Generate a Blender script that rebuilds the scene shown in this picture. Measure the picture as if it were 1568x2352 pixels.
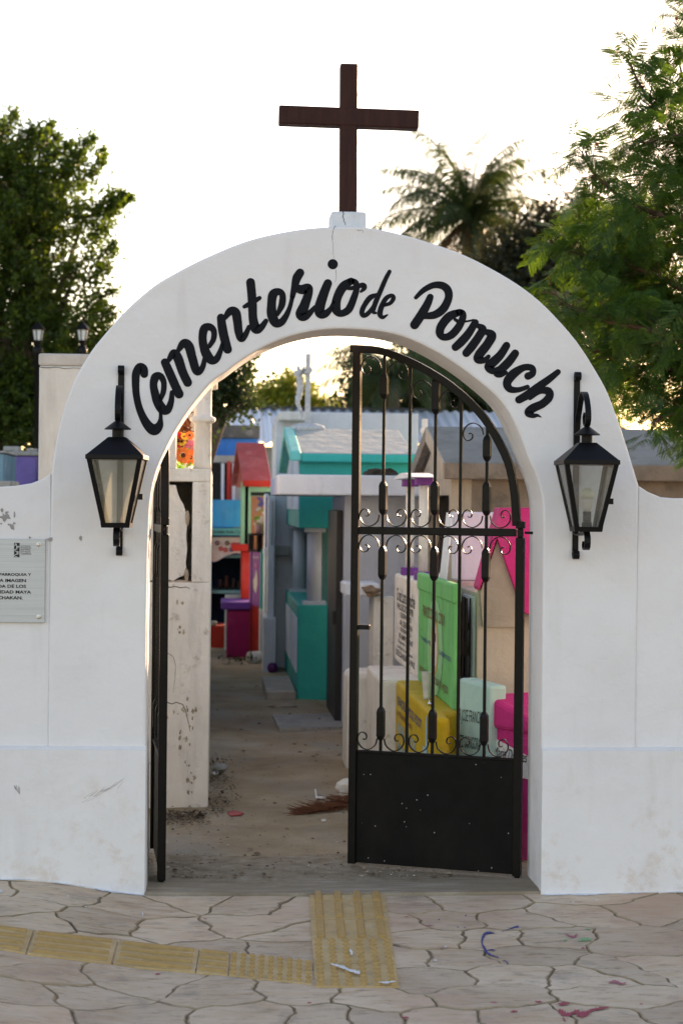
import bpy, bmesh, math, random
import numpy as np
from mathutils import Vector, Matrix, Euler

random.seed(7)
rng = np.random.default_rng(7)
R = math.radians
scene = bpy.context.scene
COL = scene.collection
for o in list(bpy.data.objects):
    bpy.data.objects.remove(o)

# ------------------------------------------------------------------ camera
CAM = Vector((-0.526, -7.98, 1.66))
YAW, PITCH, ROLL = R(3.76), R(-0.146), R(0.6)
FPX = 4320.0                                    # focal length in units of a 1568 x 2352 frame
cam_d = bpy.data.cameras.new('camera')
cam_d.sensor_fit = 'VERTICAL'
cam_d.sensor_height = 36.0
cam_d.sensor_width = 24.0
cam_d.lens = 36.0 * FPX / 2352.0
cam_d.clip_start = 0.05
cam_d.clip_end = 3000.0
cam_d.dof.use_dof = True
cam_d.dof.focus_distance = 8.0
cam_d.dof.aperture_fstop = 4.2
cam = bpy.data.objects.new('camera', cam_d)
COL.objects.link(cam)
RM = (Matrix.Rotation(-YAW, 3, 'Z') @ Matrix.Rotation(R(90) + PITCH, 3, 'X') @ Matrix.Rotation(ROLL, 3, 'Z'))
cam.matrix_world = Matrix.Translation(CAM) @ RM.to_4x4()
scene.camera = cam

# ------------------------------------------------------------------ sky, sun, exposure
SUN_EL, SUN_AZ = R(11.5), R(30.0)               # azimuth clockwise from +Y (into the picture)
world = bpy.data.worlds.new('World')
scene.world = world
world.use_nodes = True
wn = world.node_tree.nodes
wl = world.node_tree.links
wn.clear()
w_out = wn.new('ShaderNodeOutputWorld')
w_bg = wn.new('ShaderNodeBackground')
w_sky = wn.new('ShaderNodeTexSky')
w_sky.sky_type = 'NISHITA'
w_sky.sun_disc = False
w_sky.sun_elevation = SUN_EL
w_sky.sun_rotation = SUN_AZ
w_sky.air_density = 1.0
w_sky.dust_density = 0.7
w_sky.ozone_density = 1.0
w_bg.inputs['Strength'].default_value = 0.15
wl.new(w_sky.outputs[0], w_bg.inputs['Color'])
wl.new(w_bg.outputs[0], w_out.inputs['Surface'])

sun_d = bpy.data.lights.new('sun', 'SUN')
sun_d.energy = 4.6
sun_d.angle = R(0.6)
sun_d.color = (1.0, 0.80, 0.56)
sun = bpy.data.objects.new('sun', sun_d)
COL.objects.link(sun)
SUNV = Vector((math.sin(SUN_AZ) * math.cos(SUN_EL), math.cos(SUN_AZ) * math.cos(SUN_EL), math.sin(SUN_EL)))
sun.rotation_euler = SUNV.to_track_quat('Z', 'Y').to_euler()
sun.location = (12, 14, 9)

vs = scene.view_settings
vs.view_transform = 'Standard'
vs.look = 'None'
vs.exposure = 1.50
vs.use_white_balance = True
vs.white_balance_temperature = 7750
vs.white_balance_tint = 24
vs.gamma = 1.0
vs.use_curve_mapping = False
scene.render.resolution_x = 682
scene.render.resolution_y = 1024
scene.cycles.max_bounces = 8
scene.cycles.transparent_max_bounces = 16

# ------------------------------------------------------------------ measuring helpers
def ray(px, py):
    return RM @ Vector(((px - 784.0) / FPX, -(py - 1176.0) / FPX, -1.0))

def P(px, py, Y):
    """point of the place seen at (px, py) of the 1568 x 2352 frame on the vertical plane y = Y"""
    d = ray(px, py)
    return CAM + d * ((Y - CAM.y) / d.y)

def sstep(t):
    t = max(0.0, min(1.0, t))
    return t * t * (3 - 2 * t)

def gz(x, y):
    """height of the pavement"""
    return 0.012 + 0.070 * sstep((-x - 0.74) / 0.62) + 0.012 * sstep((x - 0.9) / 0.8)

def G(px, py):
    d = ray(px, py)
    z = 0.02
    for _ in range(12):
        p = CAM + d * ((z - CAM.z) / d.z)
        z = gz(p.x, p.y)
    return p

def G0(px, py, z=0.0):
    d = ray(px, py)
    return CAM + d * ((z - CAM.z) / d.z)

# ------------------------------------------------------------------ mesh builder
ORG = {}

class MB:
    def __init__(self):
        self.v = []
        self.f = []

    def add(self, vs_, fs_):
        b = len(self.v)
        self.v.extend(Vector(p) for p in vs_)
        self.f.extend(tuple(b + i for i in f) for f in fs_)
        return self

    def box(self, x0, x1, y0, y1, z0, z1):
        return self.add([(x0, y0, z0), (x1, y0, z0), (x1, y1, z0), (x0, y1, z0),
                         (x0, y0, z1), (x1, y0, z1), (x1, y1, z1), (x0, y1, z1)],
                        [(0, 3, 2, 1), (4, 5, 6, 7), (0, 1, 5, 4), (1, 2, 6, 5), (2, 3, 7, 6), (3, 0, 4, 7)])

    def pbox(self, xl, yt, xr, yb, Y, dy):
        ym = (yt + (yb if yb is not None else yt)) / 2
        xm = (xl + xr) / 2
        x0 = P(xl, ym, Y).x
        x1 = P(xr, ym, Y).x
        z1 = P(xm, yt, Y).z
        z0 = P(xm, yb, Y).z if yb is not None else -0.02
        return self.box(x0, x1, Y, Y + dy, z0, z1)

    def prism(self, pts, vec):
        n = len(pts)
        vec = Vector(vec)
        vv = [Vector(p) for p in pts] + [Vector(p) + vec for p in pts]
        ff = [tuple(range(n)), tuple(range(2 * n - 1, n - 1, -1))]
        ff += [(i, n + i, n + (i + 1) % n, (i + 1) % n) for i in range(n)]
        return self.add(vv, ff)

    def slab(self, a, b, z0, z1, t, lean=0.0):
        """upright slab between plan points a and b (its seen face), thickness t away from the viewer"""
        a = Vector((a[0], a[1], 0)); b = Vector((b[0], b[1], 0))
        d = (b - a).normalized()
        n = Vector((-d.y, d.x, 0))
        za, zb = (z1 if isinstance(z1, tuple) else (z1, z1))
        vv = [a + Vector((0, 0, z0)), b + Vector((0, 0, z0)),
              b + n * lean + Vector((0, 0, zb)), a + n * lean + Vector((0, 0, za))]
        return self.prism(vv, n * t)

    def tube(self, pts, rad, n=8, sx=1.0, up=None, closed_caps=True):
        pts = [Vector(p) for p in pts]
        m = len(pts)
        if not hasattr(rad, '__len__'):
            rad = [rad] * m
        u = None
        vv = []
        for i in range(m):
            t = (pts[min(i + 1, m - 1)] - pts[max(i - 1, 0)])
            if t.length < 1e-9:
                t = Vector((0, 0, 1))
            t.normalize()
            if u is None:
                ref = Vector(up) if up is not None else (Vector((0, 0, 1)) if abs(t.z) < 0.9 else Vector((1, 0, 0)))
                u = (ref - t * ref.dot(t)).normalized()
            else:
                u = (u - t * u.dot(t))
                u = u.normalized() if u.length > 1e-6 else t.orthogonal().normalized()
            w = t.cross(u)
            for k in range(n):
                a = 2 * math.pi * k / n
                vv.append(pts[i] + (u * math.cos(a) * sx + w * math.sin(a)) * rad[i])
        ff = []
        for i in range(m - 1):
            for k in range(n):
                k2 = (k + 1) % n
                ff.append((i * n + k, i * n + k2, (i + 1) * n + k2, (i + 1) * n + k))
        if closed_caps:
            ff.append(tuple(range(n - 1, -1, -1)))
            ff.append(tuple((m - 1) * n + k for k in range(n)))
        return self.add(vv, ff)

    def strap(self, pts, bn, w, t):
        """flat bar swept along pts: width w along bn, thickness t"""
        pts = [Vector(p) for p in pts]
        bn = Vector(bn).normalized()
        m = len(pts)
        vv = []
        for i in range(m):
            tg = (pts[min(i + 1, m - 1)] - pts[max(i - 1, 0)]).normalized()
            nn = tg.cross(bn)
            nn = nn.normalized() if nn.length > 1e-6 else Vector((0, 0, 1))
            for a, b in ((-1, -1), (1, -1), (1, 1), (-1, 1)):
                vv.append(pts[i] + bn * (a * w / 2) + nn * (b * t / 2))
        ff = []
        for i in range(m - 1):
            for k in range(4):
                k2 = (k + 1) % 4
                ff.append((i * 4 + k, i * 4 + k2, (i + 1) * 4 + k2, (i + 1) * 4 + k))
        ff.append((3, 2, 1, 0))
        ff.append(tuple((m - 1) * 4 + k for k in range(4)))
        return self.add(vv, ff)

    def lathe(self, c, prof, n=20):
        c = Vector(c)
        vv, ff = [], []
        m = len(prof)
        for r, z in prof:
            for k in range(n):
                a = 2 * math.pi * k / n
                vv.append(c + Vector((r * math.cos(a), r * math.sin(a), z)))
        for i in range(m - 1):
            for k in range(n):
                k2 = (k + 1) % n
                ff.append((i * n + k, i * n + k2, (i + 1) * n + k2, (i + 1) * n + k))
        ff.append(tuple(range(n - 1, -1, -1)))
        ff.append(tuple((m - 1) * n + k for k in range(n)))
        return self.add(vv, ff)

    def frustum(self, c, w0, d0, z0, w1, d1, z1, ang=0.0):
        ca, sa = math.cos(ang), math.sin(ang)
        vv = []
        for w, d, z in ((w0, d0, z0), (w1, d1, z1)):
            for a, b in ((-1, -1), (1, -1), (1, 1), (-1, 1)):
                x, y = a * w / 2, b * d / 2
                vv.append((c[0] + x * ca - y * sa, c[1] + x * sa + y * ca, z))
        return self.add(vv, [(0, 3, 2, 1), (4, 5, 6, 7), (0, 1, 5, 4), (1, 2, 6, 5), (2, 3, 7, 6), (3, 0, 4, 7)])

    def blob(self, c, r, seed=0, n=9, m=6, jit=0.25):
        rr = random.Random(seed)
        rx, ry, rz = r if hasattr(r, '__len__') else (r, r, r)
        vv = [Vector(c) + Vector((0, 0, -rz))]
        for i in range(1, m):
            th = math.pi * i / m
            for k in range(n):
                a = 2 * math.pi * k / n
                q = 1 + rr.uniform(-jit, jit)
                vv.append(Vector(c) + Vector((rx * math.sin(th) * math.cos(a) * q, ry * math.sin(th) * math.sin(a) * q, -rz * math.cos(th) * q)))
        vv.append(Vector(c) + Vector((0, 0, rz)))
        ff = []
        for k in range(n):
            ff.append((0, 1 + (k + 1) % n, 1 + k))
            ff.append((len(vv) - 1, 1 + (m - 2) * n + k, 1 + (m - 2) * n + (k + 1) % n))
        for i in range(m - 2):
            for k in range(n):
                a, b = 1 + i * n + k, 1 + i * n + (k + 1) % n
                ff.append((a, b, b + n, a + n))
        return self.add(vv, ff)

    def build(self, name, mat, parent=None, bevel=0.0, smooth=False, recalc=True, seg=2, **props):
        org = ORG.get(parent.name, Vector((0, 0, 0))) if parent is not None else Vector((0, 0, 0))
        me = bpy.data.meshes.new(name)
        me.from_pydata([tuple(p - org) for p in self.v], [], self.f)
        if recalc:
            bm = bmesh.new()
            bm.from_mesh(me)
            bmesh.ops.recalc_face_normals(bm, faces=bm.faces)
            bm.to_mesh(me)
            bm.free()
        me.validate()
        if smooth:
            me.polygons.foreach_set('use_smooth', [True] * len(me.polygons))
        if mat is not None:
            me.materials.append(mat)
        o = bpy.data.objects.new(name, me)
        COL.objects.link(o)
        if parent is not None:
            o.parent = parent
            ORG[o.name] = org
        if bevel > 0:
            md = o.modifiers.new('bevel', 'BEVEL')
            md.width = bevel
            md.segments = seg
            md.limit_method = 'ANGLE'
            md.angle_limit = R(35)
        for k, v in props.items():
            o[k] = v
        return o

def tag(o, label, cat, group=None):
    o['label'] = label
    o['category'] = cat
    if group:
        o['group'] = group
    return o

def thing(name, label, cat, loc, group=None):
    o = bpy.data.objects.new(name, None)
    o.empty_display_size = 0.1
    COL.objects.link(o)
    o.location = loc
    ORG[o.name] = Vector(loc)
    return tag(o, label, cat, group)

def catmull(pts, step):
    """resample a polyline of tuples (any dimension) as a Catmull-Rom spline"""
    A = np.array(pts, float)
    n = len(A)
    out = []
    for i in range(n - 1):
        p0, p1, p2, p3 = A[max(i - 1, 0)], A[i], A[i + 1], A[min(i + 2, n - 1)]
        k = max(2, int(np.linalg.norm((p2 - p1)[:2]) / step))
        for j in range(k):
            t = j / k
            out.append(0.5 * ((2 * p1) + (-p0 + p2) * t + (2 * p0 - 5 * p1 + 4 * p2 - p3) * t * t + (-p0 + 3 * p1 - 3 * p2 + p3) * t ** 3))
    out.append(A[-1])
    return np.array(out)

def text_mesh(body, bold=0.0, shear=0.0):
    cu = bpy.data.curves.new('text', 'FONT')
    cu.body = body
    cu.size = 1.0
    cu.offset = bold
    cu.shear = shear
    cu.resolution_u = 3
    ob = bpy.data.objects.new('text', cu)
    COL.objects.link(ob)
    dg = bpy.context.evaluated_depsgraph_get()
    me = bpy.data.meshes.new_from_object(ob.evaluated_get(dg))
    v = np.array([tuple(q.co) for q in me.vertices]) if len(me.vertices) else np.zeros((0, 3))
    f = [tuple(p.vertices) for p in me.polygons]
    bpy.data.objects.remove(ob)
    bpy.data.meshes.remove(me)
    bpy.data.curves.remove(cu)
    return v, f

def write(mb, body, o, ux, uz, w=None, h=None, bold=0.0, align='L', shear=0.0):
    """flat lettering: o = lower left (or right) corner, ux/uz unit vectors, w x h size of the block"""
    v, f = text_mesh(body, bold, shear)
    if len(v) == 0:
        return
    mn, mx = v.min(0), v.max(0)
    sy = h / (mx[1] - mn[1])
    sx = (w / (mx[0] - mn[0])) if w else sy
    o, ux, uz = Vector(o), Vector(ux), Vector(uz)
    off = 0.0 if align == 'L' else (-(mx[0] - mn[0]) * sx if align == 'R' else -(mx[0] - mn[0]) * sx / 2)
    mb.add([o + ux * ((q[0] - mn[0]) * sx + off) + uz * ((q[1] - mn[1]) * sy) for q in v], f)

# ------------------------------------------------------------------ materials
MATS = {}

def new_mat(name):
    m = bpy.data.materials.new(name)
    m.use_nodes = True
    nt = m.node_tree
    bs = nt.nodes['Principled BSDF']
    return m, nt, nt.nodes, nt.links, bs

def rgb(c):
    return (c[0], c[1], c[2], 1.0)

def noise(nt, co, scale, detail=4.0, rough=0.55, vec_scale=None):
    n = nt.nodes.new('ShaderNodeTexNoise')
    n.inputs['Scale'].default_value = scale
    n.inputs['Detail'].default_value = detail
    n.inputs['Roughness'].default_value = rough
    if vec_scale is not None:
        mp = nt.nodes.new('ShaderNodeMapping')
        mp.inputs['Scale'].default_value = vec_scale
        nt.links.new(co, mp.inputs['Vector'])
        co = mp.outputs[0]
    nt.links.new(co, n.inputs['Vector'])
    return n.outputs[0]

def ramp(nt, fac, stops):
    r = nt.nodes.new('ShaderNodeValToRGB')
    el = r.color_ramp.elements
    while len(el) < len(stops):
        el.new(0.5)
    for e, (p, c) in zip(el, stops):
        e.position = p
        e.color = rgb(c) if len(c) == 3 else c
    nt.links.new(fac, r.inputs[0])
    return r.outputs[0]

def mix(nt, fac, a, b, mode='MIX'):
    m = nt.nodes.new('ShaderNodeMix')
    m.data_type = 'RGBA'
    m.blend_type = mode
    for sock, val in ((m.inputs[0], fac), (m.inputs[6], a), (m.inputs[7], b)):
        if hasattr(val, 'links'):
            nt.links.new(val, sock)
        elif isinstance(val, (int, float)):
            sock.default_value = val
        else:
            sock.default_value = rgb(val)
    return m.outputs[2]

def bump(nt, bs, h, strength, dist=0.01, prev=None):
    b = nt.nodes.new('ShaderNodeBump')
    b.inputs['Strength'].default_value = strength
    b.inputs['Distance'].default_value = dist
    nt.links.new(h, b.inputs['Height'])
    if prev is not None:
        nt.links.new(prev, b.inputs['Normal'])
    nt.links.new(b.outputs[0], bs.inputs['Normal'])
    return b.outputs[0]

def paint(name, col, rough=0.75, var=0.10, scale=5.0, fine=0.25, fscale=90.0, coarse=0.35, cscale=9.0,
          dirt=None, dirt_amt=0.0, dirt_scale=4.0, drip=1.0, spec=0.15, wear=1.0):
    """painted render / plaster / concrete"""
    if name in MATS:
        return MATS[name]
    m, nt, N, L, bs = new_mat(name)
    tc = N.new('ShaderNodeTexCoord').outputs['Object']
    c0 = [max(0, x * (1 - var)) for x in col]
    c1 = [min(1, x * (1 + var * 0.6)) for x in col]
    base = ramp(nt, noise(nt, tc, scale, 5), [(0.3, c0), (0.7, c1)])
    if dirt is not None:
        d = noise(nt, tc, dirt_scale, 8, 0.68, (1, 1, drip))
        msk = ramp(nt, d, [(0.62 - dirt_amt * 0.3, (0, 0, 0)), (0.80 - dirt_amt * 0.3, (1, 1, 1))])
        base = mix(nt, msk, base, dirt)
    # rain streaks, faded patches and little chips of the paint
    sk = ramp(nt, noise(nt, tc, 4.0, 8, 0.66, (2.4, 2.4, 0.35)), [(0.50, (0, 0, 0)), (0.76, (0.55 * wear,) * 3)])
    base = mix(nt, sk, base, [x * 0.50 + 0.02 for x in col])
    fd = ramp(nt, noise(nt, tc, 2.2, 6, 0.6), [(0.52, (0, 0, 0)), (0.74, (0.30 * wear,) * 3)])
    base = mix(nt, fd, base, [x * 0.7 + 0.22 for x in col])
    cp = ramp(nt, noise(nt, tc, 26.0, 9, 0.78), [(0.69, (0, 0, 0)), (0.73, (0.75 * wear,) * 3)])
    base = mix(nt, cp, base, [x * 0.35 + 0.24 for x in col])
    L.new(base, bs.inputs['Base Color'])
    bs.inputs['Roughness'].default_value = rough
    bs.inputs['Specular IOR Level'].default_value = spec
    b1 = bump(nt, bs, noise(nt, tc, cscale, 3), coarse, 0.02)
    bump(nt, bs, noise(nt, tc, fscale, 4), fine, 0.004, b1)
    MATS[name] = m
    return m

def flat(name, col, rough=0.6, metal=0.0, spec=0.4):
    if name in MATS:
        return MATS[name]
    m, nt, N, L, bs = new_mat(name)
    tc = N.new('ShaderNodeTexCoord').outputs['Object']
    c0 = [x * 0.86 for x in col]
    c1 = [min(1, x * 1.10) for x in col]
    L.new(ramp(nt, noise(nt, tc, 30, 4), [(0.3, c0), (0.7, c1)]), bs.inputs['Base Color'])
    bs.inputs['Roughness'].default_value = rough
    bs.inputs['Metallic'].default_value = metal
    bs.inputs['Specular IOR Level'].default_value = spec
    MATS[name] = m
    return m

def leafmat(name, dark, mid, light, trans=0.45, tcol=None, rough=0.5):
    m, nt, N, L, bs = new_mat(name)
    geo = N.new('ShaderNodeNewGeometry')
    c = ramp(nt, geo.outputs['Random Per Island'], [(0.0, dark), (0.55, mid), (1.0, light)])
    L.new(c, bs.inputs['Base Color'])
    bs.inputs['Roughness'].default_value = rough
    bs.inputs['Specular IOR Level'].default_value = 0.35
    tr = N.new('ShaderNodeBsdfTranslucent')
    if tcol is None:
        tcol = tuple(x * k for x, k in zip(light, (1.6, 1.5, 0.7)))
    L.new(mix(nt, 0.55, c, tcol), tr.inputs['Color'])
    ms = N.new('ShaderNodeMixShader')
    ms.inputs[0].default_value = trans
    L.new(bs.outputs[0], ms.inputs[1])
    L.new(tr.outputs[0], ms.inputs[2])
    L.new(ms.outputs[0], N['Material Output'].inputs['Surface'])
    MATS[name] = m
    return m

def glassmat(name, tint, dust, dustcol=(0.75, 0.72, 0.66)):
    m, nt, N, L, bs = new_mat(name)
    tr = N.new('ShaderNodeBsdfTransparent')
    tr.inputs['Color'].default_value = rgb(tint)
    gl = N.new('ShaderNodeBsdfGlossy')
    gl.inputs['Roughness'].default_value = 0.03
    fr = N.new('ShaderNodeFresnel')
    fr.inputs['IOR'].default_value = 1.45
    m1 = N.new('ShaderNodeMixShader')
    L.new(fr.outputs[0], m1.inputs[0])
    L.new(tr.outputs[0], m1.inputs[1])
    L.new(gl.outputs[0], m1.inputs[2])
    bs.inputs['Base Color'].default_value = rgb(dustcol)
    bs.inputs['Roughness'].default_value = 0.9
    tl = N.new('ShaderNodeBsdfTranslucent')
    tl.inputs['Color'].default_value = rgb(dustcol)
    m0 = N.new('ShaderNodeMixShader')
    m0.inputs[0].default_value = 0.5
    L.new(bs.outputs[0], m0.inputs[1])
    L.new(tl.outputs[0], m0.inputs[2])
    tc = N.new('ShaderNodeTexCoord').outputs['Object']
    f = ramp(nt, noise(nt, tc, 40, 6, 0.7), [(0.30, (dust * 0.6,) * 3), (0.75, (min(1, dust * 1.5),) * 3)])
    m2 = N.new('ShaderNodeMixShader')
    L.new(f, m2.inputs[0])
    L.new(m1.outputs[0], m2.inputs[1])
    L.new(m0.outputs[0], m2.inputs[2])
    L.new(m2.outputs[0], N['Material Output'].inputs['Surface'])
    return m

# white render of the gateway: slight pinkish white, hairline scuffs, brushed relief
def wall_white():
    m, nt, N, L, bs = new_mat('white_render')
    tc = N.new('ShaderNodeTexCoord').outputs['Object']
    base = ramp(nt, noise(nt, tc, 2.2, 6), [(0.3, (0.75, 0.735, 0.735)), (0.7, (0.81, 0.80, 0.80))])
    # faint vertical rain stains and grime specks
    st = ramp(nt, noise(nt, tc, 3.0, 6, 0.6, (2.2, 2.2, 0.35)), [(0.56, (0, 0, 0)), (0.80, (0.45, 0.45, 0.45))])
    base = mix(nt, st, base, (0.60, 0.56, 0.53))
    sp = ramp(nt, noise(nt, tc, 34, 8, 0.75), [(0.70, (0, 0, 0)), (0.76, (0.8, 0.8, 0.8))])
    base = mix(nt, sp, base, (0.52, 0.47, 0.42))
    # scuffs near the foot of the wall, a mark of feet and splashes
    sx = N.new('ShaderNodeSeparateXYZ')
    L.new(tc, sx.inputs[0])
    lo = N.new('ShaderNodeMapRange')
    lo.inputs[1].default_value = 0.75
    lo.inputs[2].default_value = 0.05
    L.new(sx.outputs[2], lo.inputs[0])
    d = ramp(nt, noise(nt, tc, 7, 9, 0.75), [(0.52, (0, 0, 0)), (0.72, (0.8, 0.8, 0.8))])
    mm = N.new('ShaderNodeMath')
    mm.operation = 'MULTIPLY'
    L.new(lo.outputs[0], mm.inputs[0])
    L.new(d, mm.inputs[1])
    base = mix(nt, mm.outputs[0], base, (0.60, 0.47, 0.37))
    L.new(base, bs.inputs['Base Color'])
    bs.inputs['Roughness'].default_value = 0.8
    bs.inputs['Specular IOR Level'].default_value = 0.25
    b0 = bump(nt, bs, noise(nt, tc, 3.5, 2), 0.5, 0.05)
    b1 = bump(nt, bs, noise(nt, tc, 26, 5, 0.6, (1.0, 1.0, 1.15)), 0.5, 0.007, b0)
    bump(nt, bs, noise(nt, tc, 190, 3), 0.22, 0.002, b1)
    MATS['white_render'] = m
    return m

WHITE = wall_white()
BLACK = flat('black_letter_paint', (0.0075, 0.0085, 0.012), 0.6, 0, 0.12)
IRON = flat('black_gate_iron', (0.012, 0.011, 0.011), 0.34, 0.0, 0.5)
LIRON = flat('black_lantern_iron', (0.0055, 0.0056, 0.0065), 0.42, 0.0, 0.16)
# ================================================================== GROUND
def dirt_mat():
    m, nt, N, L, bs = new_mat('packed_dirt')
    tc = N.new('ShaderNodeTexCoord').outputs['Object']
    c = ramp(nt, noise(nt, tc, 1.3, 7, 0.6), [(0.32, (0.25, 0.185, 0.12)), (0.52, (0.37, 0.29, 0.195)), (0.70, (0.46, 0.39, 0.30))])
    g = ramp(nt, noise(nt, tc, 0.8, 5, 0.6, (1.6, 0.7, 1)), [(0.48, (0, 0, 0)), (0.62, (0.8, 0.8, 0.8))])
    c = mix(nt, g, c, (0.31, 0.285, 0.24))
    s = ramp(nt, noise(nt, tc, 55, 6, 0.8), [(0.60, (0, 0, 0)), (0.70, (0.8, 0.8, 0.8))])
    c = mix(nt, s, c, (0.10, 0.070, 0.05))
    s2 = ramp(nt, noise(nt, tc, 75, 5, 0.8), [(0.66, (0, 0, 0)), (0.72, (0.7, 0.7, 0.7))])
    c = mix(nt, s2, c, (0.55, 0.50, 0.43))
    L.new(c, bs.inputs['Base Color'])
    bs.inputs['Roughness'].default_value = 0.95
    bs.inputs['Specular IOR Level'].default_value = 0.1
    b1 = bump(nt, bs, noise(nt, tc, 6, 6), 0.6, 0.04)
    bump(nt, bs, noise(nt, tc, 70, 6, 0.7), 0.7, 0.008, b1)
    return m

DIRT = dirt_mat()
g = MB().box(-900, 900, -900, 900, -0.5, -0.06)
g.build('ground', DIRT, kind='structure')

def path_mesh():
    nx, ny = 90, 150
    xs = np.linspace(-7, 7, nx)
    ys = np.linspace(0.34, 27.0, ny) ** 1.0
    mb = MB()
    vv = []
    for y in ys:
        for x in xs:
            z = 0.012 * math.sin(x * 2.1 + y * 0.7) * math.sin(y * 1.3) + 0.006 * math.sin(x * 7 + 1.3 * math.sin(y * 5)) - 0.004
            if y < 1.2:
                z = z * (y - 0.34) / 0.9 + 0.004
            vv.append((x, y, z))
    ff = [(j * nx + i, j * nx + i + 1, (j + 1) * nx + i + 1, (j + 1) * nx + i) for j in range(ny - 1) for i in range(nx - 1)]
    mb.add(vv, ff)
    return mb
path_mesh().build('dirt_path', DIRT, smooth=True, recalc=False, kind='structure')

CONC = paint('brushed_concrete', (0.25, 0.235, 0.205), 0.9, 0.22, 3.0, 0.5, 60, 0.4, 7, (0.17, 0.14, 0.11), 0.25, 9.0)
def threshold_mat():
    m, nt, N, L, bs = new_mat('dusty_threshold_concrete')
    tc = N.new('ShaderNodeTexCoord').outputs['Object']
    c = ramp(nt, noise(nt, tc, 9, 7, 0.7, (0.35, 2.6, 1)), [(0.3, (0.19, 0.15, 0.11)), (0.5, (0.33, 0.275, 0.21)), (0.7, (0.46, 0.40, 0.32))])
    e = ramp(nt, noise(nt, tc, 2.4, 7, 0.65), [(0.42, (0, 0, 0)), (0.60, (0.9, 0.9, 0.9))])
    c = mix(nt, e, c, (0.29, 0.235, 0.165))
    sx = N.new('ShaderNodeSeparateXYZ')
    L.new(tc, sx.inputs[0])
    nn = N.new('ShaderNodeMath')
    nn.operation = 'MULTIPLY_ADD'
    L.new(noise(nt, tc, 3.2, 8, 0.7), nn.inputs[0])
    nn.inputs[1].default_value = 1.3
    L.new(sx.outputs[1], nn.inputs[2])
    dm = ramp(nt, nn.outputs[0], [(0.86, (0, 0, 0)), (1.16, (1, 1, 1))])
    c = mix(nt, dm, c, ramp(nt, noise(nt, tc, 11, 8, 0.75), [(0.3, (0.17, 0.13, 0.09)), (0.5, (0.30, 0.245, 0.175)), (0.7, (0.42, 0.36, 0.28))]))
    s = ramp(nt, noise(nt, tc, 60, 6, 0.8), [(0.60, (0, 0, 0)), (0.70, (0.8, 0.8, 0.8))])
    c = mix(nt, s, c, (0.10, 0.075, 0.055))
    L.new(c, bs.inputs['Base Color'])
    bs.inputs['Roughness'].default_value = 0.95
    bs.inputs['Specular IOR Level'].default_value = 0.1
    b1 = bump(nt, bs, noise(nt, tc, 14, 6, 0.6, (0.3, 2.5, 1)), 0.5, 0.015)
    bump(nt, bs, noise(nt, tc, 80, 5, 0.7), 0.6, 0.006, b1)
    return m
def threshold():
    nx, ny = 40, 14
    vv = []
    for j in range(ny):
        for i in range(nx):
            x = -0.90 + 1.86 * i / (nx - 1)
            t = j / (ny - 1)
            fr = -0.012 - 0.022 * math.sin((x + 0.8) * 1.9)
            y = fr + (0.95 + 0.05 * math.sin(x * 5) - fr) * t
            vv.append((x, y, 0.026 - 0.018 * t * t))
    n0 = len(vv)
    for i in range(nx):
        x = -0.90 + 1.86 * i / (nx - 1)
        vv.append((x, -0.014 - 0.022 * math.sin((x + 0.8) * 1.9), -0.03))
    ff = [(j * nx + i, j * nx + i + 1, (j + 1) * nx + i + 1, (j + 1) * nx + i) for j in range(ny - 1) for i in range(nx - 1)]
    ff += [(n0 + i, n0 + i + 1, i + 1, i) for i in range(nx - 1)]
    return MB().add(vv, ff)
threshold().build('threshold', threshold_mat(), smooth=False, recalc=False, kind='structure')

def mortar_mat():
    m, nt, N, L, bs = new_mat('joint_mortar')
    tc = N.new('ShaderNodeTexCoord').outputs['Object']
    c = ramp(nt, noise(nt, tc, 9, 6), [(0.3, (0.17, 0.135, 0.10)), (0.5, (0.30, 0.21, 0.13)), (0.7, (0.38, 0.29, 0.20))])
    L.new(c, bs.inputs['Base Color'])
    bs.inputs['Roughness'].default_value = 0.95
    bump(nt, bs, noise(nt, tc, 80, 5), 0.6, 0.006)
    return m

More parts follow.
